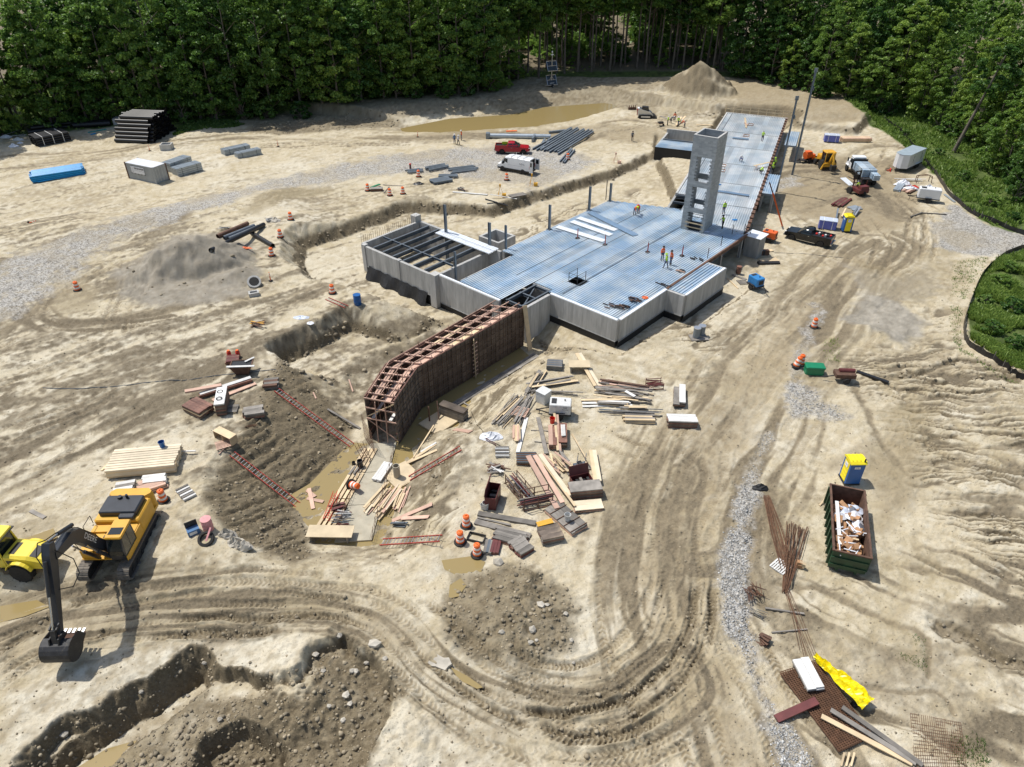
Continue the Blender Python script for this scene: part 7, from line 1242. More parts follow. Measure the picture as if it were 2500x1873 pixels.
# ---- deck bundles and pipe stock at the back left
def two(p0, p1): a, b = GT(*p0), GT(*p1); return (a+b)/2, math.atan2(b.y-a.y,b.x-a.x), math.hypot(b.x-a.x,b.y-a.y)
M['galvp'] = mat('bundle_galvanised',(.40,.45,.49),.4,.4,.12,1.2,island=.1)
for p0, p1, W, H_, nx, lb in (((410,420),(462,402),1.9,1.5,2,'large deck bundle tucked behind the grey container'),((428,428),(488,412),1.8,1.2,2,'large deck bundle in front of the container doors, in the open'),((545,378),(608,366),1.6,1.0,2,'deck bundle beyond the others, the one with a dark gap under it on bare clay'),((577,385),(635,374),1.5,.85,2,'deck bundle on bare clay, the flatter of the pair beside the gravel road')):
 c, rz_, L = two(p0, p1); c.z -= .03; dbundle(c, rz_, max(3.2,L), W, H_, lb, 'galvp', 4, 'deck bundles on the clay', nx)
def pipes(p0, p1, r, n_, rows, m, lb, name='pipe_stack', tri=True, hollow=True, seg=12, strap=False, jit=.0, group=None, end='black'):
 c, rz_, L = two(p0, p1); t = thing(name, lb, 'pipes', c, rz_, group); q = MB(); q.lathe([(r*.88,-L/2+.3),(r*.88,-L/2),(r,-L/2),(r,L/2),(r*.88,L/2),(r*.88,L/2-.3)],seg,(0,0,0),'x',cap=False); pm_ = q.mesh('pipe', M[m], True)
 for k in range(rows):
  nn = n_-k if tri else n_
  for i in range(nn): link('pipe', pm_, t, (random.uniform(-jit,jit), (i-(nn-1)/2)*2*r*1.02, r+k*r*(1.75 if tri else 2.0)))
 if strap:
  for x in (-L*.3,.0,L*.3): part(t, 'strap', 'reflw', lambda q: q.b(x-.04,x+.04,-n_*r*1.04,n_*r*1.04,.0,rows*2*r+.03))
 return t
pipes((320,332),(398,334), .34, 13, 7, 'pipeblack', 'tall triangular stack of black plastic drain pipes at the forest edge', seg=10, jit=.5); pipes((85,355),(165,338), .2, 9, 4, 'pipeblack', 'strapped bundle of thin black pipes on the clay', tri=False, strap=True, jit=.1); pipes((180,312),(270,306), .5, 2, 1, 'pipeblack', 'pair of wide black culvert pipes lying under the trees', jit=.3); pipes((75,326),(145,316), .35, 3, 2, 'pipeblack', 'low stack of black pipes in the tree shade beside the strapped bundle', jit=.4); pipes((140,312),(175,308), .3, 5, 4, 'pipeblack', 'dark stack of short black pipes in the deepest tree shade', jit=.3)
pipes((300,304),(328,300), .25, 6, 4, 'pipeblack', 'short black pipe stack half hidden behind the tall pipe stack', jit=.2)
pipes((80,440),(205,420), .13, 13, 4, 'bluepipe', 'stack of bright blue water pipes on pale clay', seg=8, jit=.25, tri=False); pipes((95,446),(205,424), .12, 3, 1, 'bluepipe', 'few loose bright blue pipes in front of the blue pipe stack', seg=8, jit=.3)
board((215,325), (260,317), .2, .15, 'teal', 'pale teal pipe lying under the trees', .1, .1, 'teal_pipe', 'pipe'); board((222,330), (234,327), .25, .15, 'bluepipe', 'short blue pipe offcut below the teal pipe', .1, .1, 'pipe_offcut', 'pipe')
def block(p, sx, sy, h, m, lb, name, cat, rz=0, hole=True):
 t = thing(name, lb, cat, GT(*p), rz); w_ = .18
 part(t, 'wall', m, lambda q: (q.b(-sx,sx,-sy,-sy+w_,0,h), q.b(-sx,sx,sy-w_,sy,0,h), q.b(-sx,-sx+w_,-sy+w_,sy-w_,0,h), q.b(sx-w_,sx,-sy+w_,sy-w_,0,h))); part(t, 'base', m, lambda q: q.b(-sx+w_,sx-w_,-sy+w_,sy-w_,0,.1)); return t
block((409,365), .95, .8, 1.0, 'concrete', 'open grey concrete catch basin on bare clay', 'catch_basin', 'basin', .1); block((305,327), .9, .6, .7, 'concrete', 'pale concrete basin at the foot of the black pipe stack', 'catch_basin', 'basin', -.1); block((292,303), .8, .8, 1.2, 'concrete', 'grey ribbed concrete box in the tree shade beside the culvert pipes', 'catch_basin', 'basin', .1)
for k, (p, rx, ry, h, m_, lb) in enumerate((((33,358),.9,.6,.5,'plasticw','crumpled white sheet on the clay under the trees'),((15,336),1.2,.7,.5,'plasticw','heap of white rubbish at the wood edge'),((45,342),1.0,.6,.5,'whitedirty','dirty pale rubbish heap beside bent pipes at the wood edge'),((50,350),.6,.4,.3,'plasticw','small white scrap next to the crumpled sheet'))): heap('rubbish_sheet', p, rx, ry, h, m_, lb, 'rubbish', k)
pile((0,340), (70,332), 9, 2.2, ['woodw','pipeblack','silver'], 'tangle of bent pipes and wire at the wood edge', name='scrap_pile', cat='scrap', ang_=.9, hgt=.8, piece='scrap_bar', rnd=True)
# ---- structural steel laid out on the gravel
def wf(q, L, h, fw): q.b(-L/2,L/2,-fw/2,fw/2,0,.02); q.b(-L/2,L/2,-fw/2,fw/2,h-.02,h); q.b(-L/2,L/2,-.01,.01,.02,h-.02)
def beams(p0, p1, n_, sp, h, fw, m, lb, jit=.06, name='steel_beam_bundle', lay=1):
 c, rz_, L = two(p0, p1); t = thing(name, lb, 'steel beams', c, rz_); q = MB(); wf(q, L*.97, h, fw); bm = q.mesh('beam', M[m])
 part(t, 'bearer', 'woodw', lambda q: (q.b(-L*.3-.06,-L*.3+.06,-n_*sp/2-.2,n_*sp/2+.2,0,.1), q.b(L*.3-.06,L*.3+.06,-n_*sp/2-.2,n_*sp/2+.2,0,.1)))
 for i in range(n_): link('beam', bm, t, (random.uniform(-jit,jit)*L, (i-(n_-1)/2)*sp, .1), (0,0,random.uniform(-jit,jit)*.4))
 return t
beams((1330,374),(1422,320), 9, .62, .3, .26, 'steelpaint', 'row of long grey steel columns laid out behind the drum'); beams((1372,400),(1398,368), 3, .4, .25, .2, 'steelpaint', 'three grey steel columns laid beside the traffic drum')
c, rz_, L = two((1196,338),(1344,340)); t = thing('steel_pipe_column', 'long thick galvanised pipe column with end plate beside steel sections', 'steel pipe', c+Vector((0,0,.45)), rz_); part(t, 'tube', 'galvp', lambda q: q.cyl((-L/2,0,0),(L/2,0,0),.42,n=16), True); part(t, 'end_plate', 'steelpaint', lambda q: q.b(-L/2-.7,-L/2,-.55,.55,-.55,.55)); part(t, 'bearer', 'woodw', lambda q: (q.b(-L*.3-.1,-L*.3+.1,-.6,.6,-.5,-.4), q.b(L*.3-.1,L*.3+.1,-.6,.6,-.5,-.4)))
board((1220,331), (1345,334), .3, .3, 'steelpaint', 'long grey steel beam behind the thick pipe column', .25, .25, 'steel_beam', 'beam'); board((1340,326), (1380,322), .5, .3, 'steelpaint', 'grey steel box section behind the pipe column end', .25, .25, 'steel_beam', 'beam'); board((1236,330), (1262,329), .5, .1, 'orange', 'orange plastic bundle lying on the steel behind the pipe column', .7, .7, 'orange_bundle', 'bundle')
for k, (a, b, lb) in enumerate((((1300,348),(1306,337),'upright deep grey steel box beside the red pickup bonnet'),((1324,352),(1330,343),'short grey channel beside the deep steel box'),((1335,352),(1342,342),'short grey channel in the middle of the row'),((1346,352),(1353,338),'longer grey channel next to the laid out columns'),((1320,369),(1327,360),'short pale steel section alone on the gravel edge'))): board(a, b, .35, .8 if k == 0 else .3, 'steelpaint', lb, .4 if k == 0 else .15, .4 if k == 0 else .15, 'steel_section', 'steel section')
beams((994,422),(1032,418), 5, .35, .2, .18, 'steelpaint', 'bundle of dark steel angles beside a traffic drum on gravel', .08); beams((1042,418),(1092,408), 4, .5, .35, .25, 'steelpaint', 'bundle of deep grey steel beams on gravel', .05); beams((1100,420),(1165,412), 6, .45, .2, .2, 'steelpaint', 'spread of slim grey steel sections on gravel near the van', .1); beams((1052,448),(1100,440), 5, .4, .3, .28, 'steelpaint', 'tight bundle of grey steel beams nearest the pit bank', .03); beams((1070,432),(1118,434), 3, .4, .25, .25, 'steelpaint', 'three grey steel beams behind the tight bundle', .05)
t = thing('tool_cart', 'small red capped pipe stub beside dark steel angles', 'pipe stub', GT(1002,412)); part(t, 'pipe', 'wine', lambda q: q.cyl((0,0,0),(0,0,.7),.16,n=10)); part(t, 'cap', 'redplastic', lambda q: q.cyl((0,0,.7),(0,0,.8),.18,n=10))
board((905,462), (928,455), .35, .12, 'greenb', 'bright green flat pipe section beside a traffic drum', .2, .3, 'green_pipe', 'pipe'); t = thing('red_crate', 'low red-brown crate beside the green pipe section', 'crate', GT(920,466), .1); part(t, 'box', 'rust', lambda q: q.b(-.9,.9,-.4,.4,0,.4)); part(t, 'lid', 'woodw', lambda q: q.b(-.92,.92,-.42,.42,.4,.46))
board((935,452), (982,455), .12, .06, 'woodw', 'thin grey batten lying behind the bank-top drums'); board((938,472), (950,457), .15, .06, 'woodw', 'short grey stick between two bank-top drums'); board((1105,470), (1190,477), .35, .08, 'whitelum', 'long pale board on the bank top'); pile((1115,465), (1142,468), 6, .6, ['rust','steel'], 'little heap of rusty clamps on the bank top', name='clamp_pile', cat='clamps', ang_=.8, piece='clamp'); board((1197,484), (1262,496), .2, .06, 'whitelum', 'thin pale board lying on the bank edge'); heap('dark_mat', (1022,450), .9, .5, .4, 'black', 'crumpled dark mat beside a traffic drum', 'mat', 9); board((1245,482), (1282,475), 1.2, .06, 'woodw', 'grey plywood sheet at the edge of the gravel pad', .05,.05,'plywood_sheet','plywood'); board((1185,497), (1240,512), .5, .06, 'membrane', 'strip of black sheet hanging over the bank', .1, .1, 'black_sheet', 'sheet')
def tripod(p, lb, m='yellow', box=True):
 t = thing('survey_tripod', lb, 'tripod', GT(*p))
 for k in range(3): a = 2*math.pi*k/3; part(t, 'leg', m, lambda q: q.beam((0,0,1.4),(.6*math.cos(a),.6*math.sin(a),0),.05,.04))
 part(t, 'instrument', m, lambda q: q.b(-.12,.12,-.12,.12,1.4,1.75))
 if box: part(t, 'case', m, lambda q: q.b(.3,.9,-.7,-.2,0,.5))
tripod((1298,452), 'yellow survey tripod with carry case behind the van'); tripod((1221,478), 'yellow survey tripod with case on the bank top'); tripod((1502,398), 'slim wooden survey tripod on the open clay', 'woodp', True)
# ---- dark pipes above the sand heap
for a, b, m_, lb in (((532,582),(606,550),'rust','rust brown pipe lying beside the grey pipes above the sand heap'),((548,586),(622,556),'steel','dark grey pipe, closest to the rust brown pipe'),((560,589),(633,558),'steel','dark grey pipe between the grey pipe and the long black pipe'),((516,618),(645,553),'black','long black pipe running down to the sand heap'),((616,574),(667,605),'black','black pipe pointing at a traffic drum on the pit edge')):
 a_, b_ = GT(*a,.25), GT(*b,.25); q = MB(Matrix.Translation(-a_)); q.cyl(a_, b_, .28, n=12, cap=False); q.cyl(a_, b_, .24, n=12, cap=False); o = q.build('steel_pipe', M[m_], None, True); o.location = a_; tag(o, lb, 'pipe')
pile((533,562), (565,558), 5, .8, ['darkmetal','whitedirty'], 'small pump parts heap behind the rust brown pipe', name='pump_parts', cat='scrap', ang_=.6, hgt=.4, piece='pump_part'); block((660,540), .5, .4, .3, 'concshade', 'rough broken concrete piece near the highest pit-edge drum', 'concrete_piece', 'concrete', .5); heap('concrete_lump', (672,540), .8, .6, .5, 'rock', 'grey concrete lump beside the broken concrete piece', 'rock', 4); heap('orange_net', (598,606), .8, .2, .2, 'orange', 'scrap of orange netting on the dark soil', 'netting', 2)
for p, r, lb in (((622,694),.75,'concrete ring with coiled mesh beside the sand heap'),):
 t = thing('pipe_ring', lb, 'pipe ring', GT(*p), 0, None, (R(35),R(15))); part(t, 'ring', 'concrete', lambda q: q.lathe([(r*.72,-.25),(r,-.25),(r,.25),(r*.72,.25),(r*.72,-.25)],20,(0,0,.45),cap=False), True); part(t, 'mesh_coil', 'rubber', lambda q: q.lathe([(r*.5,-.3),(r*.7,-.3),(r*.7,.28),(r*.5,.28)],16,(0,0,.45)))
block((621,722), .55, .4, .45, 'concrete', 'grey concrete block near the concrete ring', 'concrete_block', 'block', .4); pile((610,798), (650,793), 6, 1.0, ['rust','yellow','rebar'], 'small pump and cable heap on open clay', name='pump', cat='pump', ang_=.9, hgt=.4, piece='pump_part')
def barrel(p, m, lb, h=1.0, r=.32, z=None):
 t = thing('barrel', lb, 'barrel', GT(*p) if z is None else G(*p,z)); part(t, 'shell', m, lambda q: q.lathe([(r*.94,0),(r,.05),(r,h*.33),(r*1.03,h*.35),(r,h*.37),(r,h*.65),(r*1.03,h*.67),(r,h*.69),(r,h*.95),(r*.94,h),(r*.88,h),(r*.88,h*.3)],18), True); part(t, 'rim', m, lambda q: q.lathe([(r*.9,h),(r*1.02,h),(r*1.02,h+.04),(r*.9,h+.04)],18)); return t
barrel((874,744), 'blueplastic', 'blue open-topped plastic barrel near the flat red ladder', 1.15, .4); heap('plastic_scrap', (735,775), .8, .4, .15, 'wrapw', 'grey plastic scrap half buried in clay', 'plastic', 5); heap('plastic_scrap', (757,789), .4, .35, .15, 'plasticw', 'small white plastic scrap beside the half buried plastic', 'plastic', 6)
barrel((510,1293), 'pinkdrum', 'faded pink plastic drum with a lid at the slope corner', 1.0, .36); t = thing('drum_lid_handle', 'old tyre leaning against the faded pink drum', 'tyre', GT(505,1318), 0, None, (R(25),0)); part(t, 'tyre', 'rubber', lambda q: q.lathe([(.38,0),(.55,.05),(.58,.15),(.55,.25),(.38,.28),(.34,.14),(.38,0)],20,cap=False), True)
part(t, 'strap', 'pinkdrum', lambda q: q.beam((.1,-.2,.3),(.3,.7,.5),.12,.05)); t = thing('battery_box', 'blue and white battery box with open lid beside the old tyre', 'battery box', GT(474,1302), .6); part(t, 'box', 'shirtb', lambda q: q.b(-.4,.4,-.25,.25,0,.45)); part(t, 'lid', 'darkmetal', lambda q: q.b(-.4,.4,.24,.28,.45,.95)); part(t, 'label', 'reflw', lambda q: q.b(-.3,.2,-.262,-.252,.1,.35))
for k in range(3): heap('boulder', ((552,1310),(575,1330),(590,1338))[k], .7, .5, .7, 'rock', ('grey boulder at the slope corner nearest the pink drum','pale boulder between two grey ones at the slope corner','grey boulder lowest at the slope corner')[k], 'rock', 20+k)
# ---- pair of steel cans by the building
t = thing('board_pad', 'square grey board carrying two steel cylinders', 'board', GT(1705,826), .1); part(t, 'board', 'woodw', lambda q: q.b(-.9,.9,-.6,.6,.02,.12)); part(t, 'batten', 'woodw', lambda q: q.b(-.9,.9,-.05,.05,0,.02))
for p, lb in (((1699,825),'grey steel test cylinder on the board, the one beside the board corner'),((1711,820),'grey steel test cylinder on the board, shaded side of the pair')):
 t = thing('steel_cylinder', lb, 'cylinder', GT(*p,.12)); part(t, 'shell', 'steelpaint', lambda q: q.lathe([(.36,0),(.36,1.05),(.33,1.05),(.33,.1)],16), True); part(t, 'rim', 'silver', lambda q: q.lathe([(.34,1.05),(.38,1.05),(.38,1.1),(.34,1.1)],16))
# ---- portable toilets
def toilet(p, rz, lb, sign=True):
 t = thing('portable_toilet', lb, 'portable toilet', GT(*p), rz); s = .56
 part(t, 'base', 'darkmetal', lambda q: q.b(-.6,.6,-.6,.6,0,.12)); part(t, 'wall_panel', 'toiletblue', lambda q: q.b(-s,-s+.05,-s,s,.12,2.05)); part(t, 'wall_panel', 'toiletblue', lambda q: q.b(s-.05,s,-s,s,.12,2.05)); part(t, 'wall_panel', 'toiletblue', lambda q: q.b(-s+.05,s-.05,s-.05,s,.12,2.05)); part(t, 'door_frame', 'toiletblue', lambda q: (q.b(-s+.05,-s+.17,-s,-s+.05,.12,2.05), q.b(s-.17,s-.05,-s,-s+.05,.12,2.05), q.b(-s+.17,s-.17,-s,-s+.05,1.95,2.05)))
 dr = part(t, 'door', 'toiletyel', lambda q: q.b(-s+.18,s-.18,-s-.02,-s+.03,.2,1.94)); part(dr, 'door_rib', 'toiletyel', lambda q: [q.b(-s+.24,s-.24,-s-.04,-s-.02,.3+k*.36,.34+k*.36) for k in range(5)]); part(dr, 'door_sign', 'reflw', lambda q: q.b(-.22,.2,-s-.05,-s-.041,1.45,1.85)); text('LTR', .16, M['blue'], dr, (0,-s-.055,1.65), (R(90),0,0))
 rf = part(t, 'roof', 'toiletyel', lambda q: q.prism([(-.62,2.05),(.62,2.05),(.62,2.12),(.45,2.25),(.2,2.31),(-.2,2.31),(-.45,2.25),(-.62,2.12)],-.62,.62)); part(rf, 'roof_rib', 'toiletyel', lambda q: [q.b(-.4,.4,-.45+k*.3-.03,-.45+k*.3+.03,2.3,2.34) for k in range(4)]); part(rf, 'vent_pipe', 'black', lambda q: q.cyl((.45,.45,2.2),(.45,.45,2.5),.06,n=8))
 for s_ in (-1,1):
  sg_ = part(t, 'side_sign', 'reflw', lambda q: q.b(s_*.562-.004,s_*.562+.004,-.22,.22,1.6,1.8)); text('LTR', .14, M['ink'], sg_, (s_*.57,0,1.7), (R(90),0,R(90*s_)))
 return t
a_, b_, c_ = GT(2057.7,1184), GT(2095,1182), GT(2045.5,1163); rz_ = math.atan2(b_.y-a_.y,b_.x-a_.x); cc = (b_+c_)/2; toilet((2064,1172), rz_-R(90), 'blue and yellow portable toilet behind the green dumpster').location = (cc.x+.05,cc.y,cc.z)
toilet((2064,564), ang((2052,566),(2074,567)), 'blue and yellow portable toilet beside the blue wrapped bundle')
# ---- dumpster
zr = 1.75; A_ = G(2034,1347,zr); B_ = G(2126,1368,zr); C_ = G(2038,1189,zr); ux = (B_-A_); Wd = min(ux.length,2.6); rz_ = math.atan2(ux.y,ux.x); Ld = min((C_-A_).length,6.9)
base = A_.copy(); base.z = 0; cx = base+Vector((math.cos(rz_)*Wd/2-math.sin(rz_)*Ld/2, math.sin(rz_)*Wd/2+math.cos(rz_)*Ld/2, 0)); cx.z = zz(cx.x,cx.y)-.05
dm = thing('dumpster', 'dark green open roll-off dumpster full of cardboard and scrap', 'dumpster', cx, rz_); W, L, h = Wd/2, Ld/2, zr
part(dm, 'side_wall', 'greend', lambda q: q.b(-W,-W+.06,-L,L,.2,h)); part(dm, 'side_wall', 'greend', lambda q: q.b(W-.06,W,-L,L,.2,h)); part(dm, 'end_wall', 'greend', lambda q: q.b(-W+.06,W-.06,-L,-L+.06,.2,h)); part(dm, 'end_wall', 'greend', lambda q: q.b(-W+.06,W-.06,L-.06,L,.2,h)); part(dm, 'liner', 'rust', lambda q: (q.b(-W+.061,-W+.07,-L+.06,L-.06,.3,h-.02), q.b(W-.07,W-.061,-L+.06,L-.06,.3,h-.02), q.b(-W+.07,W-.07,L-.07,L-.061,.3,h-.02))); part(dm, 'floor', 'rust', lambda q: q.b(-W+.06,W-.06,-L+.06,L-.06,.2,.3))
for s in (-1,1):
 part(dm, 'rim', 'rust', lambda q: q.b(s*W-.07,s*W+.07,-L-.05,L+.05,h,h+.1)); part(dm, 'skid', 'greend', lambda q: q.b(s*.6-.08,s*.6+.08,-L,L,0,.2))
 for k in range(8): part(dm, 'side_rib', 'greend', lambda q: q.b(s*W-(.14 if s < 0 else 0),s*W+(.14 if s > 0 else 0),-L+.3+k*(2*L-.6)/7-.06,-L+.3+k*(2*L-.6)/7+.06,.2,h))
 part(dm, 'end_rim', 'rust', lambda q: q.b(-W+.07,W-.07,s*L-.06,s*L+.06,h,h+.09))
for z in (.55,1.2): part(dm, 'end_rib', 'greend', lambda q: q.b(-W,W,-L-.08,-L-.001,z-.05,z+.05))
Td = Matrix.Translation(cx) @ Matrix.Rotation(rz_,4,'Z'); rg = random.Random(4)
for k in range(64):
 sx, sy, sz = rg.uniform(.12,.3), rg.uniform(.1,.24), rg.uniform(.08,.26); q = MB(); q.b(-sx,sx,-sy,sy,0,sz)
 if k % 3 == 0: q.b(-sx,sx,sy,sy+.2,sz-.01,sz+.01)
 o = q.build('cardboard_box', M['cardboard']); o.location = Td @ Vector((rg.uniform(-W+.35,W-.35), rg.uniform(-L+.5,L*.66), rg.uniform(.7,1.4))); o.rotation_euler = (rg.uniform(-.5,.5),rg.uniform(-.5,.5),rg.uniform(0,3)); tag(o, 'crushed brown cardboard box among the rubbish in the dumpster', 'cardboard box', 'cardboard in the dumpster')
for k in range(16):
 l_ = rg.uniform(.5,1.3); q = MB(); q.cyl((-l_/2,0,0),(l_/2,0,0),.045,n=7); o = q.build('plastic_pipe', M['plasticw']); o.location = Td @ Vector((rg.uniform(-W*.6,W*.7), rg.uniform(-L+.6,-L*.1), rg.uniform(1.4,1.6))); o.rotation_euler = (0,rg.uniform(-.3,.3),rg.uniform(0,3)); tag(o, 'white plastic pipe offcut in the dumpster', 'pipe offcut', 'pipes in the dumpster')
for k in range(9):
 q = MB(); rows = [[(rg.uniform(.8,1.2)*(1-f_)*.55*math.cos(2*math.pi*i/9), rg.uniform(.8,1.2)*(1-f_)*.4*math.sin(2*math.pi*i/9), f_*.35) for i in range(9)] for f_ in (0,.4,.75,.97)]; q.loft(rows); o = q.build('plastic_sheeting', M[['plasticw','wrapw','plasticw','shirtg'][k % 4]]); o.location = Td @ Vector((rg.uniform(-W*.4,W*.7), rg.uniform(0,L*.6), rg.uniform(1.0,1.35))); o.rotation_euler = (0,0,rg.uniform(0,3)); tag(o, 'crumpled pale plastic sheeting in the dumpster', 'plastic sheet', 'sheeting in the dumpster')
q = MB(); q.b(-.12,.12,-2.0,2.0,0,.05); o = q.build('white_board', M['whitelum']); o.location = Td @ Vector((-W+.45,-.3,1.55)); o.rotation_euler = (R(4),0,rz_+.03); tag(o, 'long white board lying along the inside of the dumpster', 'board'); q = MB(); q.b(-.5,.5,-.07,.07,0,.04); o = q.build('pine_offcut', M['wood']); o.location = Td @ Vector((.1,-L*.42,1.35)); o.rotation_euler = (0,0,rz_); tag(o, 'pine offcut on top of the white pipes in the dumpster', 'board')
q = MB(); q.b(-W*.82,W*.82,-L*.85,L*.68,.3,.62); q.build('rubbish_fill', M['cardboard'], dm); board((2000,1236), (2035,1205), .12, .05, 'wood', 'thin pine stick leaning on the side of the dumpster', .05, 1.0)
# ---- bottom right materials
def mesh_mat(corn, z, layers, m, lb, nx, ny, r=.012, name='rebar_mesh', dz=.07):
 P_ = [GT(*p) for p in corn]; zb = sum(p.z for p in P_)/4; c = sum(P_, Vector())/4; t = thing(name, lb, 'wire mesh', (c.x,c.y,zb))
 for k in range(layers):
  q = MB(); jit = [random.uniform(-.06,.06) for _ in range(2)]
  def pt(u, v):
   p = P_[0].lerp(P_[1],u).lerp(P_[3].lerp(P_[2],u),v); return Vector((p.x-c.x+jit[0],p.y-c.y+jit[1],(z+k*dz) if layers > 1 else zz(p.x,p.y)-zb+.04))
  for i in range(nx+1): q.cyl(pt(i/nx,0), pt(i/nx,1), r, n=3, cap=False)
  for j in range(ny+1): q.cyl(pt(0,j/ny)+Vector((0,0,r)), pt(1,j/ny)+Vector((0,0,r)), r, n=3, cap=False)
  q.build('mesh_sheet', M[m], t)
 return t
mesh_mat([(1903,1650),(1990,1621),(2129,1800),(2045,1840)], .06, 5, 'rebar', 'thick stack of rusty brown reinforcing mesh under a yellow tarp', 15, 44, .022); mesh_mat([(2222,1742),(2345,1765),(2360,1880),(2235,1880)], .05, 1, 'rebar', 'single thin rusty wire mesh lying flat on the sand', 24, 16, .012)
stack(r_(1860,1393)(435,1045), r_(1860,1393)(300,800), 1.0, .35, 2, 2, ['woodw','whitelum'], 'white and grey weathered planks stacked on the rusty mesh', top='whitelum', pallet=True).location.z += .35
q = MB(); n_ = 26; gv = [(i/n_*3.6-1.8, (j/10-.5)*(.3+1.25*i/n_-.5*(i/n_)**6)+.05*math.sin(i*.9+j), .05+.22*abs(math.sin(i*.21+j*1.1)+.5*math.cos(j*1.9-i*.5))+.13*random.random()) for i in range(n_+1) for j in range(11)]; q.add(gv, [(i*11+j,i*11+11+j,i*11+12+j,i*11+j+1) for i in range(n_) for j in range(10)]); o = q.build('yellow_tarp', M['yellowtarp']); o.location = GT(2046,1672,.34); o.rotation_euler = (0,0,ang((1995,1625),(2095,1715))); tag(o, 'crumpled bright yellow tarp on the rusty mesh', 'tarp'); heap('black_sack', (2090,1720), .35, .22, .35, 'black', 'small black sack at the end of the yellow tarp', 'sack', 12)
board(r_(1860,1393)(115,1265), r_(1860,1393)(445,1140), .45, .12, 'wine', 'wine-red form beam resting on the rusty mesh edge', .15, .5, 'form_beam', 'beam'); board(r_(1860,1393)(485,1265), r_(1860,1393)(1260,1640), .3, .07, 'wood', 'long board running off the mesh, lower of three', .45, .15); board(r_(1860,1393)(560,1215), r_(1860,1393)(1290,1640), .28, .07, 'woodw', 'long board running off the mesh, middle of three', .5, .15); board(r_(1860,1393)(655,1195), r_(1860,1393)(1345,1655), .28, .09, 'woodw', 'long dark board running off the mesh, nearest the yellow tarp', .5, .15)
for k in range(3): board((2052+k*12,1873), (2058+k*12,1845), .1, .06, 'wood', 'short pine stub at the bottom by the rusty mesh', .1, .3, group='pine stubs by the mesh')
def rods(p0, p1, n_, sp0, sp1, lb, r=.022, m='rebar'):
 a, b = GT(*p0), GT(*p1); t = thing('rebar_bundle', lb, 'rebar', (a+b)/2); d = (b-a); s = Vector((-d.y,d.x,0)).normalized(); Tm = rel(t)
 for i in range(n_):
  u = i/(n_-1)-.5; e = random.uniform(-.06,.02); pa = a+s*sp0*u+d*e; pb = b+s*sp1*u-d*random.uniform(-.02,.1); pc = (pa+pb)/2+s*random.uniform(-.15,.15); h = .04+.18*random.random(); q = MB(Tm); q.tube([pa+Vz(h), pc+Vz(h+.03), pb+Vz(h)], r, 4); q.build('bar', M[m], t)
rods((1872,1220), (1922,1395), 22, .5, .9, 'long curved bundle of rusty rebar leaning into the fan', .022); rods((1945,1290), (1915,1450), 26, 1.5, .4, 'fan of rusty rebar spread toward the dumpster', .022); rods((1918,1440), (1975,1610), 8, .3, .9, 'thin scattered rebar rods beyond the rebar fan', .016)
board((1867,1489), (1962,1503), .12, .1, 'woodw', 'pale round post lying across the thin rods', .06, .06, 'wood_post', 'post'); board((1883,1546), (1970,1538), .08, .06, 'woodw', 'thin pale stick lying below the round post'); pallet((1905,1385), .7, 'white slatted pallet under the rebar fan', 'whitelum'); pile((1940,1388), (1970,1395), 4, .5, ['cardboard','wood'], 'small brown timber blocks beside the rebar fan', name='block_pile', cat='timber', w_=(.2,.35), t_=(.15,.3), lf=(.3,.6), ang_=.5)
pile((1820,1440), (1850,1470), 26, 1.0, ['rust','rebar','rust'], 'tangled heap of rusty steel stakes on the gravel strip', name='stake_heap', cat='scrap', ang_=.8, hgt=.7, piece='stake', rnd=True, t_=(.04,.06)); pile((1848,1560), (1875,1580), 9, .7, ['rust'], 'small heap of rust orange scrap steel below the stake heap', name='scrap_pile', cat='scrap', ang_=1.2, hgt=.5, piece='scrap_piece', w_=(.1,.3)); pile((1828,1490), (1870,1512), 10, .5, ['black','steel'], 'bunch of dark tie wires below the stake heap', name='wire_bunch', cat='wire', ang_=.25, piece='wire', rnd=True, t_=(.02,.03)); heap('dark_clod', (1857,1192), .6, .4, .4, 'membrane', 'dark clod beside the gravel strip', 'clod', 13)
# ---- right-hand work area
def wrapped(p0, p1, W, H_, lb):
 c, rz_, L = two(p0, p1); t = thing('wrapped_bundle', lb, 'wrapped bundle', c, rz_); part(t, 'load', 'tarpblue', lambda q: rbox(q,-L/2,L/2,-W/2,W/2,.12,H_*.93,.12)); part(t, 'top_wrap', 'wrapw', lambda q: rbox(q,-L/2-.03,L/2+.03,-W/2-.03,W/2+.03,H_*.935,H_,.06)); part(t, 'bearer', 'wood', lambda q: (q.b(-L*.3-.05,-L*.3+.05,-W/2,W/2,0,.11), q.b(L*.3-.05,L*.3+.05,-W/2,W/2,0,.11)))
 for x in (-L*.25,L*.25): part(t, 'strap', 'plasticw', lambda q: q.b(x-.03,x+.03,-W/2-.04,W/2+.04,.13,H_+.01))
wrapped((1996,556),(2040,560), 1.3, 1.35, 'blue-printed wrapped bundle behind the black pickup'); wrapped((2010,345),(2046,347), 1.4, 1.3, 'blue-printed wrapped bundle next to the long pine lumber at the far bank')
stack((2052,345), (2122,346), 1.6, .7, 6, 4, ['wood','woodp'], 'long bundle of orange-banded pine lumber beside the far wrapped bundle'); stack((2042,505), (2068,488), 1.4, .35, 5, 2, ['rust','wine'], 'loose row of rust brown steel angles on the trampled clay', 'bar_stack', 'steel', jit=.15, piece='bar', pallet=False); stack((2076,512), (2096,508), 1.4, .2, 3, 2, ['galvp'], 'flat grey deck offcuts below the rust brown angles', 'sheet_stack', 'decking', jit=.15, piece='sheet', pallet=False)
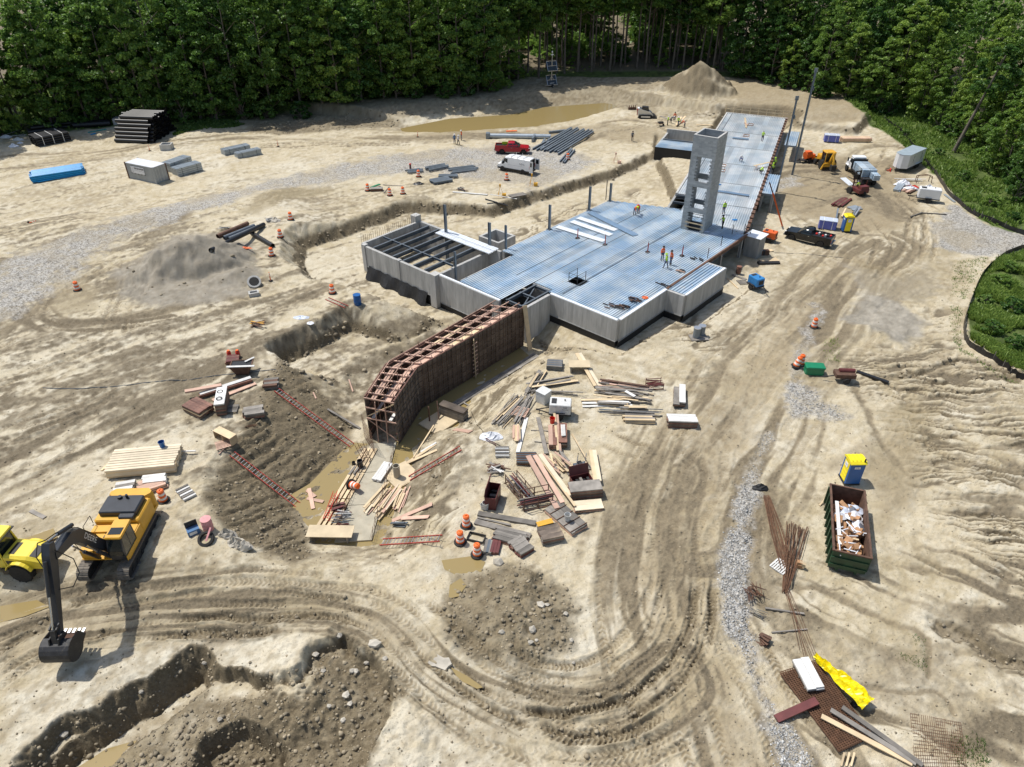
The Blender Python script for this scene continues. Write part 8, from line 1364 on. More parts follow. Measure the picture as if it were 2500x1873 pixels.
for k, (a, b, m_, lb) in enumerate((((2040,540),(2043,520),'steelpaint','grey steel beam standing out behind the wrapped bundle'),((2054,533),(2062,520),'wood','yellow board leaning behind the portable toilet'),((2080,530),(2092,515),'steelpaint','grey steel channel behind the portable toilet'),((2086,530),(2098,516),'silver','bright steel channel beside the grey one behind the toilet'))): board(a, b, .2, .2, m_, lb, .2, .6, 'steel_section' if k != 1 else 'plank', 'steel section' if k != 1 else 'board')
pile((2178,440), (2260,442), 4, 1.2, ['plasticw','whitelum'], 'long white battens among rubbish near the cargo trailer', ang_=.04); heap('white_plastic', (2204,452), 1.3, .9, .9, 'plasticw', 'billow of white plastic film near the cargo trailer', 'plastic', 31); heap('white_plastic', (2222,462), 1.2, .6, .5, 'plasticw', 'low sheet of white plastic beside the red rags', 'plastic', 32); heap('white_plastic', (2266,464), 1.1, .7, .8, 'plasticw', 'white bags behind the white generator', 'plastic', 33); heap('red_rags', (2230,458), .8, .5, .4, 'redplastic', 'small heap of red rags between white plastic sheets', 'rags', 34)
t = thing('tube_barrier', 'brown bent tube frame standing in the rubbish near the cargo trailer', 'frame', GT(2255,448)); part(t, 'tube', 'rust', lambda q: (q.tube([(-1.2,0,0),(-1.2,0,1.2),(.0,0,1.4),(1.0,0,1.1),(1.2,0,0)],.05,6), q.tube([(-1.0,.8,0),(-1.0,.8,1.0),(1.1,.8,1.0),(1.1,.8,0)],.05,6))); part(t, 'cross_bar', 'rust', lambda q: (q.cyl((-1.2,0,.8),(-1.0,.8,.8),.04,n=5), q.cyl((1.2,0,.8),(1.1,.8,.8),.04,n=5)))
stack((2188,468), (2200,452), 1.0, .4, 4, 2, ['galvp'], 'grey steel studs bundled near the white generator', 'stud_bundle', 'steel', jit=.1, piece='stud', pallet=False); stack((2210,470), (2225,462), 1.4, .2, 4, 1, ['rust','woodp'], 'rust brown angles beside the grey studs', 'bar_stack', 'steel', jit=.1, piece='bar', pallet=False); board((2305,476), (2330,495), .3, .1, 'galvp', 'grey steel studs lying along the silt fence', .1, .1, 'steel_stud', 'stud'); pile((2162,418), (2180,416), 6, .8, ['redplastic','rust'], 'small red hand tools lying in front of the trailer hitch', name='tool_heap', cat='tools', ang_=.9, piece='tool')
board((2222,532), (2250,522), .15, .15, 'woodw', 'brown edging board on the gravel junction'); board((2250,522), (2310,526), .15, .15, 'woodw', 'straight brown edging board beside the gravel junction'); board((2090,912), (2168,938), .35, .25, 'black', 'black pipe trailing from the mortar cart', .15, .12, 'black_pipe', 'pipe')
board((1848,620), (1886,612), .5, .06, 'wood', 'pale plank in the building shade behind the scrap boards'); board((1856,640), (1898,636), 1.0, .06, 'wood', 'square pale plywood offcut at the shade edge', .15, .15, 'plywood_offcut', 'plywood'); board((1850,645), (1902,644), .6, .25, 'membrane', 'dark flat panels stacked beside the plywood offcut', .12, .12, 'flat_sheet_pile', 'sheets'); board((1788,672), (1822,684), .35, .07, 'woodw', 'plank running from the building to the blue welder'); board((1775,680), (1802,706), .12, .06, 'wood', 'thin bent batten on the clay near the welder'); barrel((1802,668), 'formred', 'faded brown-pink bucket drum in the building shade', .9, .3); pallet((1812,690), .2, 'flat dark pallet in front of the blue welder', 'woodw')
t = thing('timber_sleeper', 'rust-stained timber block in the building shade', 'timber', GT(1862,622), .1); part(t, 'block', 'rust', lambda q: q.b(-.7,.7,-.3,.3,0,.6)); part(t, 'strap', 'darkmetal', lambda q: q.b(-.1,.1,-.31,.31,0,.61))
t = thing('telescopic_lift_leg', 'orange-red raking steel prop leaning beside the wing', 'prop', GT(1910,553)); part(t, 'tube', 'orangem', lambda q: q.cyl((0,0,0),(-2.2,.3,4.6),.11,n=8)); part(t, 'inner_tube', 'rust', lambda q: q.cyl((-2.2,.3,4.6),(-2.9,.4,6.0),.08,n=8))
def cord(pts, r, m, lb, name='cable'):
 P_ = [GT(*p,.03) for p in pts]; q = MB(Matrix.Translation(-P_[0])); out = []
 for a, b in zip(P_[:-1],P_[1:]):
  n_ = max(2,int((b-a).length/1.0))
  for k in range(n_): p = a.lerp(b,k/n_); out.append(Vector((p.x,p.y,zz(p.x,p.y)+.03)))
 out.append(P_[-1]); q.tube(out, r, 5); o = q.build(name, M[m]); o.location = P_[0]; tag(o, lb, 'cable')
cord([(105,948),(200,950),(320,940),(450,930),(560,915),(690,902)], .035, 'steel', 'long dark cable stretched straight over the worked clay'); cord([(1890,618),(1960,620),(2030,628),(2080,632)], .03, 'woodw', 'thin pale hose lying on the clay near the black pickup', 'hose'); cord([(1150,1005),(1165,1040),(1185,1070),(1240,1100)], .02, 'black', 'thin black cord from the white bag across the yard')
cord([(1270,1225),(1290,1230),(1340,1240),(1400,1275)], .02, 'woodw', 'pale rope trailing between the tool box and the planks', 'rope')
# ---- silt fences
def silt(pts, lb):
 P_ = smooth_path(pts, 0.0, 8); t = thing('silt_fence', lb, 'fence', (P_[0][0],P_[0][1],0)); Tm = rel(t); q = MB(Tm); vs = []; n_ = len(P_)
 for i, (x, y) in enumerate(P_):
  z = zz(x,y); wv = .05*math.sin(i*1.9); vs += [(x,y,z-.1),(x+wv,y+wv,z+.62+.05*math.sin(i*.9))]
 q.add(vs, [(2*i,2*i+2,2*i+3,2*i+1) for i in range(n_-1)]); q.build('fabric', M['black'], t)
 for i in range(0,n_,3): x, y = P_[i]; q = MB(Tm); q.beam((x+.04,y+.04,zz(x,y)-.1),(x+.04,y+.04,zz(x,y)+.9),.05,.05); q.build('stake', M['woodw'], t)
silt([(2620,590),(2500,606),(2445,628),(2398,672),(2362,755),(2352,812),(2372,850),(2440,890),(2500,925),(2600,975)], 'black silt fence curving round the green bank below the gravel junction'); silt([(2158,293),(2193,321),(2225,359),(2265,405),(2289,434),(2318,476),(2358,512),(2410,537),(2500,572),(2600,600)], 'black silt fence running behind the cargo trailer along the grass')
# ================================================================ PEOPLE
def person(loc, rz, shirt, pants, pose, lb, hat='hatw', h=1.76, group=None, held=None):
 k = h/1.76; J = {}
 def s(n_, x, y, z, r): J[n_] = ((x*k,y*k,z*k), r*k)
 bend = {'stand':0,'walk':.05,'bend':1.0,'kneel':.6,'squat':.7,'hold':.12}[pose]; hipz = {'kneel':.52,'squat':.45}.get(pose,.95)
 s('pel',0,0,hipz,.155); cx, cz = math.sin(bend), math.cos(bend)
 def up(d, f=0): return (d*cx+f*cz, hipz+d*cz-f*cx)
 a = up(.22); s('waist',a[0],0,a[1],.145); a = up(.42); s('chest',a[0],0,a[1],.165); a = up(.53); s('neck0',a[0],0,a[1],.075); a = up(.60,.02); s('neck',a[0],0,a[1],.06); a = up(.68,.04); s('head',a[0],0,a[1],.092); a = up(.79,.04); s('top',a[0],0,a[1],.088)
 E = [('pel','waist'),('waist','chest'),('chest','neck0'),('neck0','neck'),('neck','head'),('head','top')]
 for sg, nm in ((1,'l'),(-1,'r')):
  a = up(.47); s('sh'+nm,a[0],sg*.19,a[1],.075)
  if pose in ('bend','kneel','squat'): e = (a[0]+.12,sg*.24,a[1]-.26); w_ = (e[0]+.16,sg*.16,e[2]-.2)
  elif pose == 'hold': e = (a[0]+.06,sg*.27,a[1]-.27); w_ = (e[0]+.24,sg*.16,e[2]+.02)
  else: sw = .16*sg if pose == 'walk' else .03; e = (a[0]-sw*.5,sg*.27,a[1]-.28); w_ = (e[0]+.05-sw,sg*.27,e[2]-.25)
  s('el'+nm,*e,.05); s('wr'+nm,*w_,.038); s('hand'+nm,w_[0]+.03,w_[1],w_[2]-.09,.04)
  E += [('neck0','sh'+nm),('sh'+nm,'el'+nm),('el'+nm,'wr'+nm),('wr'+nm,'hand'+nm)]
  s('hp'+nm,0,sg*.10,hipz-.05,.105)
  if pose == 'kneel': kn = (.34 if sg > 0 else .05,sg*.13,.48 if sg > 0 else .08); an_ = ((.32,sg*.13,.08) if sg > 0 else (-.36,sg*.13,.08))
  elif pose == 'squat': kn = (.36,sg*.18,.48); an_ = (.10,sg*.16,.08)
  else: st_ = {'walk':.22*sg,'stand':.03*sg,'bend':.08*sg,'hold':.06*sg}[pose]; kn = (st_*.6+.03,sg*.115,.49); an_ = (st_-.02,sg*.12,.08)
  s('kn'+nm,*kn,.068); s('an'+nm,*an_,.052); s('toe'+nm,an_[0]+.16,an_[1]*1.08,.045,.045)
  E += [('pel','hp'+nm),('hp'+nm,'kn'+nm),('kn'+nm,'an'+nm),('an'+nm,'toe'+nm)]
 names = list(J); me = bpy.data.meshes.new('body'); me.from_pydata([J[n_][0] for n_ in names], [(names.index(a), names.index(b)) for a, b in E], [])
 tmp = bpy.data.objects.new('tmp', me); col.objects.link(tmp); md = tmp.modifiers.new('s','SKIN'); sv = me.skin_vertices[0].data
 for i, n_ in enumerate(names): sv[i].radius = (J[n_][1], J[n_][1]); sv[i].use_root = n_ == 'pel'
 ss = tmp.modifiers.new('u','SUBSURF'); ss.levels = 1
 bm_ = bpy.data.meshes.new_from_object(tmp.evaluated_get(bpy.context.evaluated_depsgraph_get())); bpy.data.objects.remove(tmp)
 bm_.materials.clear()
 for m_ in (pants, shirt, 'skin', 'boot'): bm_.materials.append(M[m_])
 P_ = np.array([J[n_][0] for n_ in names]); cls = {}
 for n_ in names: cls[n_] = 3 if n_[:2] in ('an','to') and n_ != 'top' else 0 if n_[:2] in ('kn','hp','pe') else 2 if n_[:2] in ('he','wr','ha') or n_ in ('top','neck') else 1
 ci = np.array([cls[n_] for n_ in names]); cen = np.array([p.center[:] for p in bm_.polygons]); d = ((cen[:,None,:]-P_[None])**2).sum(2); idx = ci[d.argmin(1)]
 bm_.polygons.foreach_set('material_index', idx.astype(np.int32)); bm_.polygons.foreach_set('use_smooth', np.ones(len(bm_.polygons), bool))
 t = thing('person', lb, 'person', loc, rz, group); link('body', bm_, t)
 hd = Vector(J['head'][0]); tp = Vector(J['top'][0]); Tm = Matrix.Translation(hd.lerp(tp,.55)) @ Matrix.Rotation(bend*.8,4,'Y')
 if hat: q = MB(Tm); q.lathe([(.165*k,0),(.135*k,.012),(.13*k,.06),(.10*k,.12),(.03*k,.15)],12); q.b(.1,.2,-.09,.09,0,.012); q.build('hard_hat', M[hat], t, True)
 q = MB(Tm); q.b(.078*k,.112*k,-.016,.016,-.07*k,-.03*k); q.build('nose', M['skin'], t)
 if shirt in ('hiviz','hivo'):
  a, b = Vector(J['waist'][0]), Vector(J['chest'][0]); q = MB(); q.cyl(a.lerp(b,.35), a.lerp(b,.6), .168*k, n=12, cap=False); q.build('reflective_band', M['reflw'], t, True)
 return t
D = DZ+.005
def onG(p): return GT(*p)
person(G(1616,636,D), R(-60), 'hivo', 'jeans', 'stand', 'person in orange shirt and blue jeans standing with back to the red stanchion', 'boot'); person(G(1637,647,D), R(200), 'hivo', 'jeans', 'stand', 'person in orange vest standing behind the lime-shirted person on the deck', 'boot'); person(G(1625,655,D), R(150), 'hiviz', 'jeans', 'walk', 'person in lime shirt stepping forward in front of two orange-vested people', 'hiviz')
person(G(1549,525,D), R(-70), 'hivo', 'jeans', 'bend', 'person in orange vest bending down over the deck by the far edge', 'hiviz'); person(G(1558,521,D), R(-110), 'hivo', 'jeans', 'bend', 'second bending person in red-orange shirt at the far deck edge', 'redplastic')
person(G(1766,523,D), R(110), 'hiviz', 'jeans', 'stand', 'person in lime shirt standing on the wing deck with back turned'); person(G(1763,558,D), R(200), 'hiviz', 'darkpants', 'hold', 'person in lime vest working beside the block tower', 'darkmetal'); person(G(1860,346,D), R(60), 'hiviz', 'darkpants', 'hold', 'person in lime shirt holding something to the face on the far wing deck', None)
person(G(1808,393,D), R(-100), 'shirtw', 'tarpblue', 'squat', 'person in white shirt and purple trousers squatting on the wing deck'); person(G(1854,424,D), R(10), 'hiviz', 'darkpants', 'squat', 'person in lime shirt squatting under the pine plank'); person(G(1889,412,1.1), R(100), 'hiviz', 'darkpants', 'stand', 'person in lime shirt standing in the side well behind another', 'hiviz'); person(G(1884,426,1.1), R(80), 'hiviz', 'darkpants', 'hold', 'person in lime shirt standing in the side well beside the platform', 'hiviz')
g_ = None
person(onG((1629,307)), R(-10), 'hiviz', 'darkpants', 'hold', 'person in lime shirt beside the black wheelbarrow', 'hatw'); person(onG((1646,297)), R(-100), 'hivo', 'darkpants', 'stand', 'person in orange shirt facing the group from its far side', 'boot'); person(onG((1655,308)), R(-120), 'hiviz', 'jeans', 'walk', 'person in lime shirt and white hard hat in the middle of the group'); person(onG((1671,312)), R(160), 'hivo', 'jeans', 'bend', 'person in orange shirt stooping at the plank end of the group'); person(onG((1637,301)), R(-40), 'shirtg', 'darkpants', 'bend', 'person in dark shirt bending between lime and orange shirts', 'hatw')
person(onG((1543,345)), R(-80), 'shirtg', 'darkpants', 'stand', 'lone person in grey shirt standing on open clay near the annex', 'boot'); person(onG((1110,352)), R(-60), 'shirtb', 'jeans', 'stand', 'person in blue shirt and white hard hat near the pond'); person(onG((1119,355)), R(-20), 'shirtw', 'darkpants', 'walk', 'person in white shirt and white hard hat walking near the pond'); person(onG((1127,343)), R(-160), 'hivo', 'jeans', 'stand', 'person in orange shirt standing behind the white-shirted walker')
person(Vector(fk.location)+Vector((.1,-.35,.75)), R(108), 'hiviz', 'darkpants', 'squat', 'forklift driver in lime vest seated on the wine-red forklift', 'hatw')
t = thing('wheelbarrow', 'black wheelbarrow beside the group of ground workers', 'wheelbarrow', GT(1612,307), .2); part(t, 'tray', 'black', lambda q: q.loft([[(-.35,-.25,.35),(.35,-.25,.35),(.35,.25,.35),(-.35,.25,.35)],[(-.55,-.38,.7),(.55,-.38,.7),(.55,.38,.7),(-.55,.38,.7)]])); part(t, 'handle', 'woodp', lambda q: (q.beam((.5,-.25,.35),(-1.1,-.3,.6),.05,.05), q.beam((.5,.25,.35),(-1.1,.3,.6),.05,.05))); wheel(t, .6, 0, .2, .2, .1, 'darkmetal', 1)
for k, (a, b) in enumerate((((1612,285),(1640,295)),((1650,310),(1662,296)),((1660,302),(1672,294)),((1700,308),(1740,310)))): board(a, b, .35, .08, 'wood' if k else 'woodw', ('long grey form board behind the ground crew','pine board leaning between the ground workers','pine board held by the stooping worker','thin pine board beyond the stooping worker')[k], .3 if k in (1,2) else .08, .8 if k in (1,2) else .08)
t = thing('loader_attachment', 'rusty loader attachment lying behind the track loader', 'attachment', GT(1543,268), .1); part(t, 'bar', 'rust', lambda q: q.b(-.8,.8,-.2,.2,0,.45)); part(t, 'tine', 'rust', lambda q: [q.b(-.6+k*.4-.06,-.6+k*.4+.06,-.2,.0,.45,.9) for k in range(4)])
# ================================================================ VEGETATION, STONES
def leaf_mat(name, c1, c2, tr=.25):
 m = bpy.data.materials.new(name); m.use_nodes = True; n, l = m.node_tree.nodes, m.node_tree.links; n.remove(n['Principled BSDF']); out = n['Material Output']
 g = n.new('ShaderNodeNewGeometry'); oi = n.new('ShaderNodeObjectInfo'); mx = n.new('ShaderNodeMix'); mx.data_type = 'RGBA'; mx.inputs[6].default_value = (*c1,1); mx.inputs[7].default_value = (*c2,1)
 l.new(g.outputs['Random Per Island'], mx.inputs[0]); hv = n.new('ShaderNodeHueSaturation'); r = n.new('ShaderNodeMapRange'); r.inputs[3].default_value = .55; r.inputs[4].default_value = 1.5; l.new(oi.outputs['Random'], r.inputs[0]); l.new(r.outputs[0], hv.inputs['Value'])
 r2 = n.new('ShaderNodeMapRange'); r2.inputs[3].default_value = .53; r2.inputs[4].default_value = .482; l.new(oi.outputs['Random'], r2.inputs[0]); l.new(r2.outputs[0], hv.inputs['Hue']); l.new(mx.outputs[2], hv.inputs['Color'])
 d = n.new('ShaderNodeBsdfDiffuse'); t = n.new('ShaderNodeBsdfTranslucent'); gl = n.new('ShaderNodeBsdfGlossy'); gl.inputs['Roughness'].default_value = .45; gl.inputs['Color'].default_value = (.5,.55,.5,1); ms = n.new('ShaderNodeMixShader'); ms.inputs[0].default_value = tr; m2 = n.new('ShaderNodeMixShader'); m2.inputs[0].default_value = .05
 l.new(hv.outputs[0], d.inputs[0]); l.new(hv.outputs[0], t.inputs[0]); l.new(d.outputs[0], ms.inputs[1]); l.new(t.outputs[0], ms.inputs[2]); l.new(ms.outputs[0], m2.inputs[1]); l.new(gl.outputs[0], m2.inputs[2]); l.new(m2.outputs[0], out.inputs[0]); return m
LM = leaf_mat('broadleaf_foliage', (.075,.155,.03), (.19,.315,.06), .45); GM = leaf_mat('meadow_grass', (.12,.20,.035), (.29,.39,.09), .45)
def quads_mesh(name, C, Ux, Uy, m, bend=0.0):
 n_ = len(C); V = np.empty((n_,4,3), np.float32); V[:,0] = C-Ux-Uy; V[:,1] = C+Ux-Uy; V[:,2] = C+Ux*.6+Uy; V[:,3] = C-Ux*.6+Uy
 me = bpy.data.meshes.new(name); me.vertices.add(n_*4); me.vertices.foreach_set('co', V.ravel()); me.loops.add(n_*4); me.polygons.add(n_)
 me.loops.foreach_set('vertex_index', np.arange(n_*4, dtype=np.int32)); me.polygons.foreach_set('loop_start', np.arange(0,n_*4,4,dtype=np.int32)); me.update(); me.materials.append(m); return me
def leaves(rs, cen, rad, n_, size):
 out = []
 for c, r in zip(cen, rad):
  v = rs.normal(size=(n_,3)); v /= np.linalg.norm(v,axis=1)[:,None]; v[:,2] = np.abs(v[:,2])*1.0-.35*(rs.rand(n_) < .4); rr = r*(.62+.42*rs.rand(n_)**.5); out.append(c+v*rr[:,None]*np.array([1,1,.72]))
 C = np.concatenate(out); k = len(C); a = rs.normal(size=(k,3)); a[:,2] *= .45; a /= np.linalg.norm(a,axis=1)[:,None]; b = np.cross(a, rs.normal(size=(k,3))); b /= np.linalg.norm(b,axis=1)[:,None]; s = size*(.6+.8*rs.rand(k))[:,None]; return C, a*s*.62, b*s*.62
def make_tree(seed, H_, z0, rmax, ncl, nl, size=.42, conical=.0, lean=0.0, sparse=1.0, tr_r=.28):
 rs = np.random.RandomState(seed); cen, rad = [], []
 for i in range(ncl):
  f = (i+rs.rand())/ncl; z = z0+(H_-z0)*f; prof = math.sin(math.pi*min(1,(f*.86+.14)))**.6*(1-conical*f); ra = rmax*prof*(.35+.65*rs.rand()**.5); t = rs.rand()*2*math.pi
  cen.append((ra*math.cos(t)+lean*z, ra*math.sin(t), z)); rad.append((.45+1.0*rs.rand()**1.6)*(rmax/4.6)*(1-.3*f))
 cen = np.array(cen); C, A, B = leaves(rs, cen, rad, nl, size); crown = quads_mesh('crown', C, A, B, LM)
 q = MB(); pts = []; zz_ = np.linspace(-.5, H_*.86, 7)
 for k in range(6):
  p0 = Vector((lean*zz_[k]+.12*math.sin(seed+k*1.3), .12*math.cos(seed*2+k), zz_[k])); p1 = Vector((lean*zz_[k+1]+.12*math.sin(seed+(k+1)*1.3), .12*math.cos(seed*2+k+1), zz_[k+1])); q.cyl(p0, p1, tr_r*(1-k/7), tr_r*(1-(k+1)/7), n=7)
 for i in rs.choice(ncl, min(ncl,14), False):
  c = cen[i]; zb = max(z0*.8, c[2]-1.2-.35*math.hypot(c[0]-lean*c[2],c[1])); q.cyl((lean*zb,0,zb), c, .07, .025, n=4, cap=False)
 return crown, q.mesh('trunk', M['bark'], True)
EDGE = [make_tree(s, h, z0, r, 120, 100, .25) for s, h, z0, r in ((1,21,1.0,5.0),(2,24,1.5,5.4),(3,18,.6,4.6),(4,26,2.5,5.2),(5,15,.6,4.2))]
L2M = leaf_mat('pale_broadleaf_foliage', (.10,.185,.03), (.25,.37,.07), .45); SIDE = []
for c_, t_ in EDGE:
 c2_ = c_.copy(); c2_.materials.clear(); c2_.materials.append(L2M); SIDE.append((c2_, t_))
TALL = [make_tree(s, h, z0, r*1.2, 95, 85, .27, tr_r=.3) for s, h, z0, r in ((11,27,12.5,4.6),(12,29,14.5,4.2),(13,25,11,4.0),(14,30,15.5,5.0))]
YOUNG = [make_tree(s, h, .3, r, 34, 70, .22, tr_r=.08) for s, h, r in ((21,4.5,2.0),(22,3.2,2.2),(23,6.0,2.2))]
def plant(kind, x, y, lb, name, cat, group, s=1.0, z=None, tilt=None):
 crown, trunk = kind[random.randrange(len(kind))]; t = thing(name, lb, cat, (x,y,zz(x,y)-.1), random.uniform(0,6.28), group, tilt); t.scale = (s*random.uniform(.9,1.12),s*random.uniform(.9,1.12),s*random.uniform(.88,1.12))
 link('crown', crown, t); link('trunk', trunk, t); return t
EP = [(-160,345),(-60,325),(0,306),(60,296),(140,290),(250,282),(330,276),(450,278),(560,280),(640,268),(800,258),(950,247),(1150,230),(1250,212),(1340,190),(1450,182),(1560,178),(1680,180),(1780,184),(1900,206),(2060,246),(2175,264),(2260,272),(2345,312),(2415,368),(2470,425),(2530,475),(2620,515),(2720,560)]
EW = [(G(*p, 1.2), p[0]) for p in EP]; LBL = {'edge':'leafy green tree with foliage down to the ground at the back forest edge','tall':'tall forest tree with a long bare trunk behind the back bank','side':'rounded green tree on the wooded slope beyond the silt fence'}
rs0 = np.random.RandomState(77)
for (a, xa), (b, xb) in zip(EW[:-1], EW[1:]):
 d = b-a; L = math.hypot(d.x,d.y); nx, ny = -d.y/L, d.x/L
 xm = (xa+xb)/2; zone = 'tall' if 1240 < xm < 1840 else ('side' if xm > 1890 else 'edge'); sp = 4.4 if zone != 'tall' else 3.0
 for row, off in enumerate((0,5.5,11,17,24,32,42)):
  if zone == 'tall' and row == 0: off = 1.0
  n_ = max(1, round(L/(sp*(1+.16*row))))
  for i in range(n_):
   u = (i+.5+random.uniform(-.35,.35))/n_; o_ = off+random.uniform(-1.5,1.5); x, y = a.x+d.x*u+nx*o_, a.y+d.y*u+ny*o_
   if abs(x) > hw(y)*1.12+6: continue
   if zone == 'tall': k_ = TALL if row < 5 else EDGE
   else: k_ = EDGE if (row < 2 or random.random() < .55) else TALL
   if zone == 'side' and (k_ is EDGE) and random.random() < .75: k_ = SIDE
   if zone == 'edge' and k_ is EDGE and random.random() < .2: k_ = SIDE
   plant(k_, x, y, LBL[zone], {'edge':'forest_edge_tree','tall':'tall_forest_tree','side':'hillside_tree'}[zone], 'tree', {'edge':'leafy trees along the back forest edge','tall':'bare-trunked trees behind the back bank','side':'rounded trees beyond the silt fence'}[zone], (.62 if zone == 'side' and row == 0 else .85 if zone == 'side' else 1.0) if k_ is not TALL else (.9 if zone == 'tall' else .85))
 for i in range(max(1,int(L/(4.2 if zone != 'tall' else 6)))):
  u = random.random(); o_ = random.uniform(-2.8,1.0) if zone != 'tall' else random.uniform(1.5,9); x, y = a.x+d.x*u+nx*o_, a.y+d.y*u+ny*o_
  if abs(x) < hw(y)*1.1+4: plant(YOUNG, x, y, 'low leafy bush at the foot of the forest edge', 'forest_bush', 'bush', 'bushes along the forest edge')
fc, fr = [], []
for (a, xa), (b, xb) in zip(EW[:-1], EW[1:]):
 d = b-a; L = math.hypot(d.x,d.y); nx, ny = -d.y/L, d.x/L
 for k in range(int(L*2.6)):
  u, o_ = rs0.rand(), 36+44*rs0.rand(); x, y = a.x+d.x*u+nx*o_, a.y+d.y*u+ny*o_; h = .5+23*rs0.rand()**.8
  if abs(x) < hw(y)*1.3+8: fc.append((x,y,zz(x,y)+h)); fr.append(2.2+1.6*rs0.rand())
 if 1200 < xa < 1880:
  for k in range(int(L*5)):
   u, o_ = rs0.rand(), 9+rs0.rand()*50; x, y = a.x+d.x*u+nx*o_, a.y+d.y*u+ny*o_; fc.append((x,y,zz(x,y)+.3+2.2*rs0.rand()+o_*.09*rs0.rand())); fr.append(1.5+rs0.rand())
 if xa < 2200:
  for k in range(int(L*(5 if 1200 < xa < 1880 else 2.2))):
   u, o_ = rs0.rand()*1.1-.05, 50+rs0.rand()*80; x, y = a.x+d.x*u+nx*o_, a.y+d.y*u+ny*o_; fc.append((x,y,zz(x,y)+.3+11*rs0.rand())); fr.append(2.4+1.5*rs0.rand())
C_, A_, B_ = leaves(rs0, np.array(fc), fr, 48, .6); tag(link('far_forest', quads_mesh('far_forest', C_, A_, B_, LM)), 'deep green forest filling the background behind the edge trees', None, None, 'stuff')
p = GT(2328,372); t = thing('leaning_tree', 'pale slender trunk leaning out from the trees beyond the silt fence', 'tree', p); part(t, 'trunk', 'bark', lambda q: [q.cyl((k*.45,-.05*k,k*2.6),((k+1)*.45,-.05*(k+1),(k+1)*2.6),.36-.045*k,.36-.045*(k+1),n=8) for k in range(6)])
cr = make_tree(31, 17, 9.5, 3.2, 60, 60, .25, lean=.17); link('crown', cr[0], t)
p = GT(470,262); t = thing('bare_tree', 'grey leafless forked tree rising among the green edge trees', 'tree', (p.x,p.y,p.z));
def fork(q, p0, d, L, r, n_, rg):
 p1 = p0+d*L; q.cyl(p0, p1, r, r*.7, n=6, cap=False)
 if n_:
  for k in range(2): v = (d+Vector((rg.uniform(-.4,.4),rg.uniform(-.3,.3),rg.uniform(0,.2)))).normalized(); fork(q, p1, v, L*.78, r*.66, n_-1, rg)
M['greybark'] = mat('grey_dead_wood',(.30,.28,.25),.9,0,.2,2); part(t, 'trunk', 'greybark', lambda q: fork(q, Vector((0,-1,0)), Vector((-.1,-.05,1)).normalized(), 8.5, .26, 4, random.Random(3)))
# ---- grass and weeds
def in_poly(P, x, y):
 ins = np.zeros(x.size, bool); n_ = len(P)
 for i in range(n_):
  ax, ay = P[i]; bx, by = P[(i+1) % n_]; c = ((ay > y) != (by > y))
  if by != ay: ins ^= c & (x < (y-ay)*(bx-ax)/(by-ay)+ax)
 return ins
rs = np.random.RandomState(5)
def tufts(poly, n_, hmin, hmax, wd, lim=None, name='grass', lb='', blades=3):
 P = w2(poly); lo, hi = P.min(0), P.max(0); x = lo[0]+(hi[0]-lo[0])*rs.rand(n_*6); y = lo[1]+(hi[1]-lo[1])*rs.rand(n_*6); k = in_poly(P,x,y)&(np.abs(x) < hw(y)*1.12+3)&(fbm(x*.3,y*.3,3,2) > .36)
 if lim is not None: k &= lim(x,y)
 x, y = x[k][:n_], y[k][:n_]; z = zt(x,y); h = (hmin+(hmax-hmin)*np.clip(fbm(x*.35,y*.35,3,4)*1.6-.3,0,1))*(.6+.6*rs.rand(x.size)); C, A, B = [], [], []
 for b_ in range(blades):
  t = rs.rand(x.size)*math.pi*2; ln = rs.normal(size=(x.size,2))*.35; hh = h*(.7+.5*rs.rand(x.size)); C.append(np.stack([x+ln[:,0]*.3,y+ln[:,1]*.3,z+hh/2-.04],1)); A.append(np.stack([np.cos(t),np.sin(t),0*t],1)*(wd*(.6+.8*rs.rand(x.size)))[:,None]); B.append(np.stack([ln[:,0]*hh*.5,ln[:,1]*hh*.5,hh/2],1))
 o = link(name, quads_mesh(name, np.concatenate(C), np.concatenate(A), np.concatenate(B), GM)); tag(o, lb, None, None, 'stuff'); return o
tufts(GRASS_A, 24000, .2, .8, .055, None, 'grass', 'tall green weeds on the bank inside the curved silt fence', 4); tufts(GRASS_B, 20000, .25, .8, .10, lambda x, y: (y < 175), 'grass', 'green grass strip between silt fence and forest', 3)
tufts(GRASS_C, 6000, .2, .6, .16, lambda x, y: (y < 185), 'grass', 'shaded grass and undergrowth at the forest foot', 3); tufts([(440,312),(470,292),(540,292),(600,302),(560,314),(470,320),(420,335)], 700, .2, .5, .15, None, 'grass', 'small patch of bright grass beside the black pipes')
tufts([(2330,640),(2420,620),(2372,690),(2340,790),(2350,850),(2430,900),(2500,940),(2430,915),(2330,850),(2318,780)], 900, .1, .3, .03, None, 'weeds', 'sparse weeds along the outside of the silt fence'); tufts([(2010,830),(2050,830),(2050,880),(2015,890)], 120, .1, .35, .02, None, 'weeds', 'thin weeds near the green bin'); tufts([(2180,1540),(2260,1560),(2260,1640),(2190,1600)], 150, .06, .16, .02, None, 'weeds', 'few weeds in the damp hollow'); tufts([(2320,1790),(2400,1800),(2420,1870),(2330,1870)], 160, .08, .22, .02, None, 'weeds', 'few weeds growing through the wire mesh')
sh = thing('grass_bush', 'low leafy bush in the weeds inside the curved silt fence', 'bush', GT(2440,700), 0, 'bushes in the weeds')
link('crown', YOUNG[1][0], sh); link('trunk', YOUNG[1][1], sh); sh.scale = (.6,.6,.45)
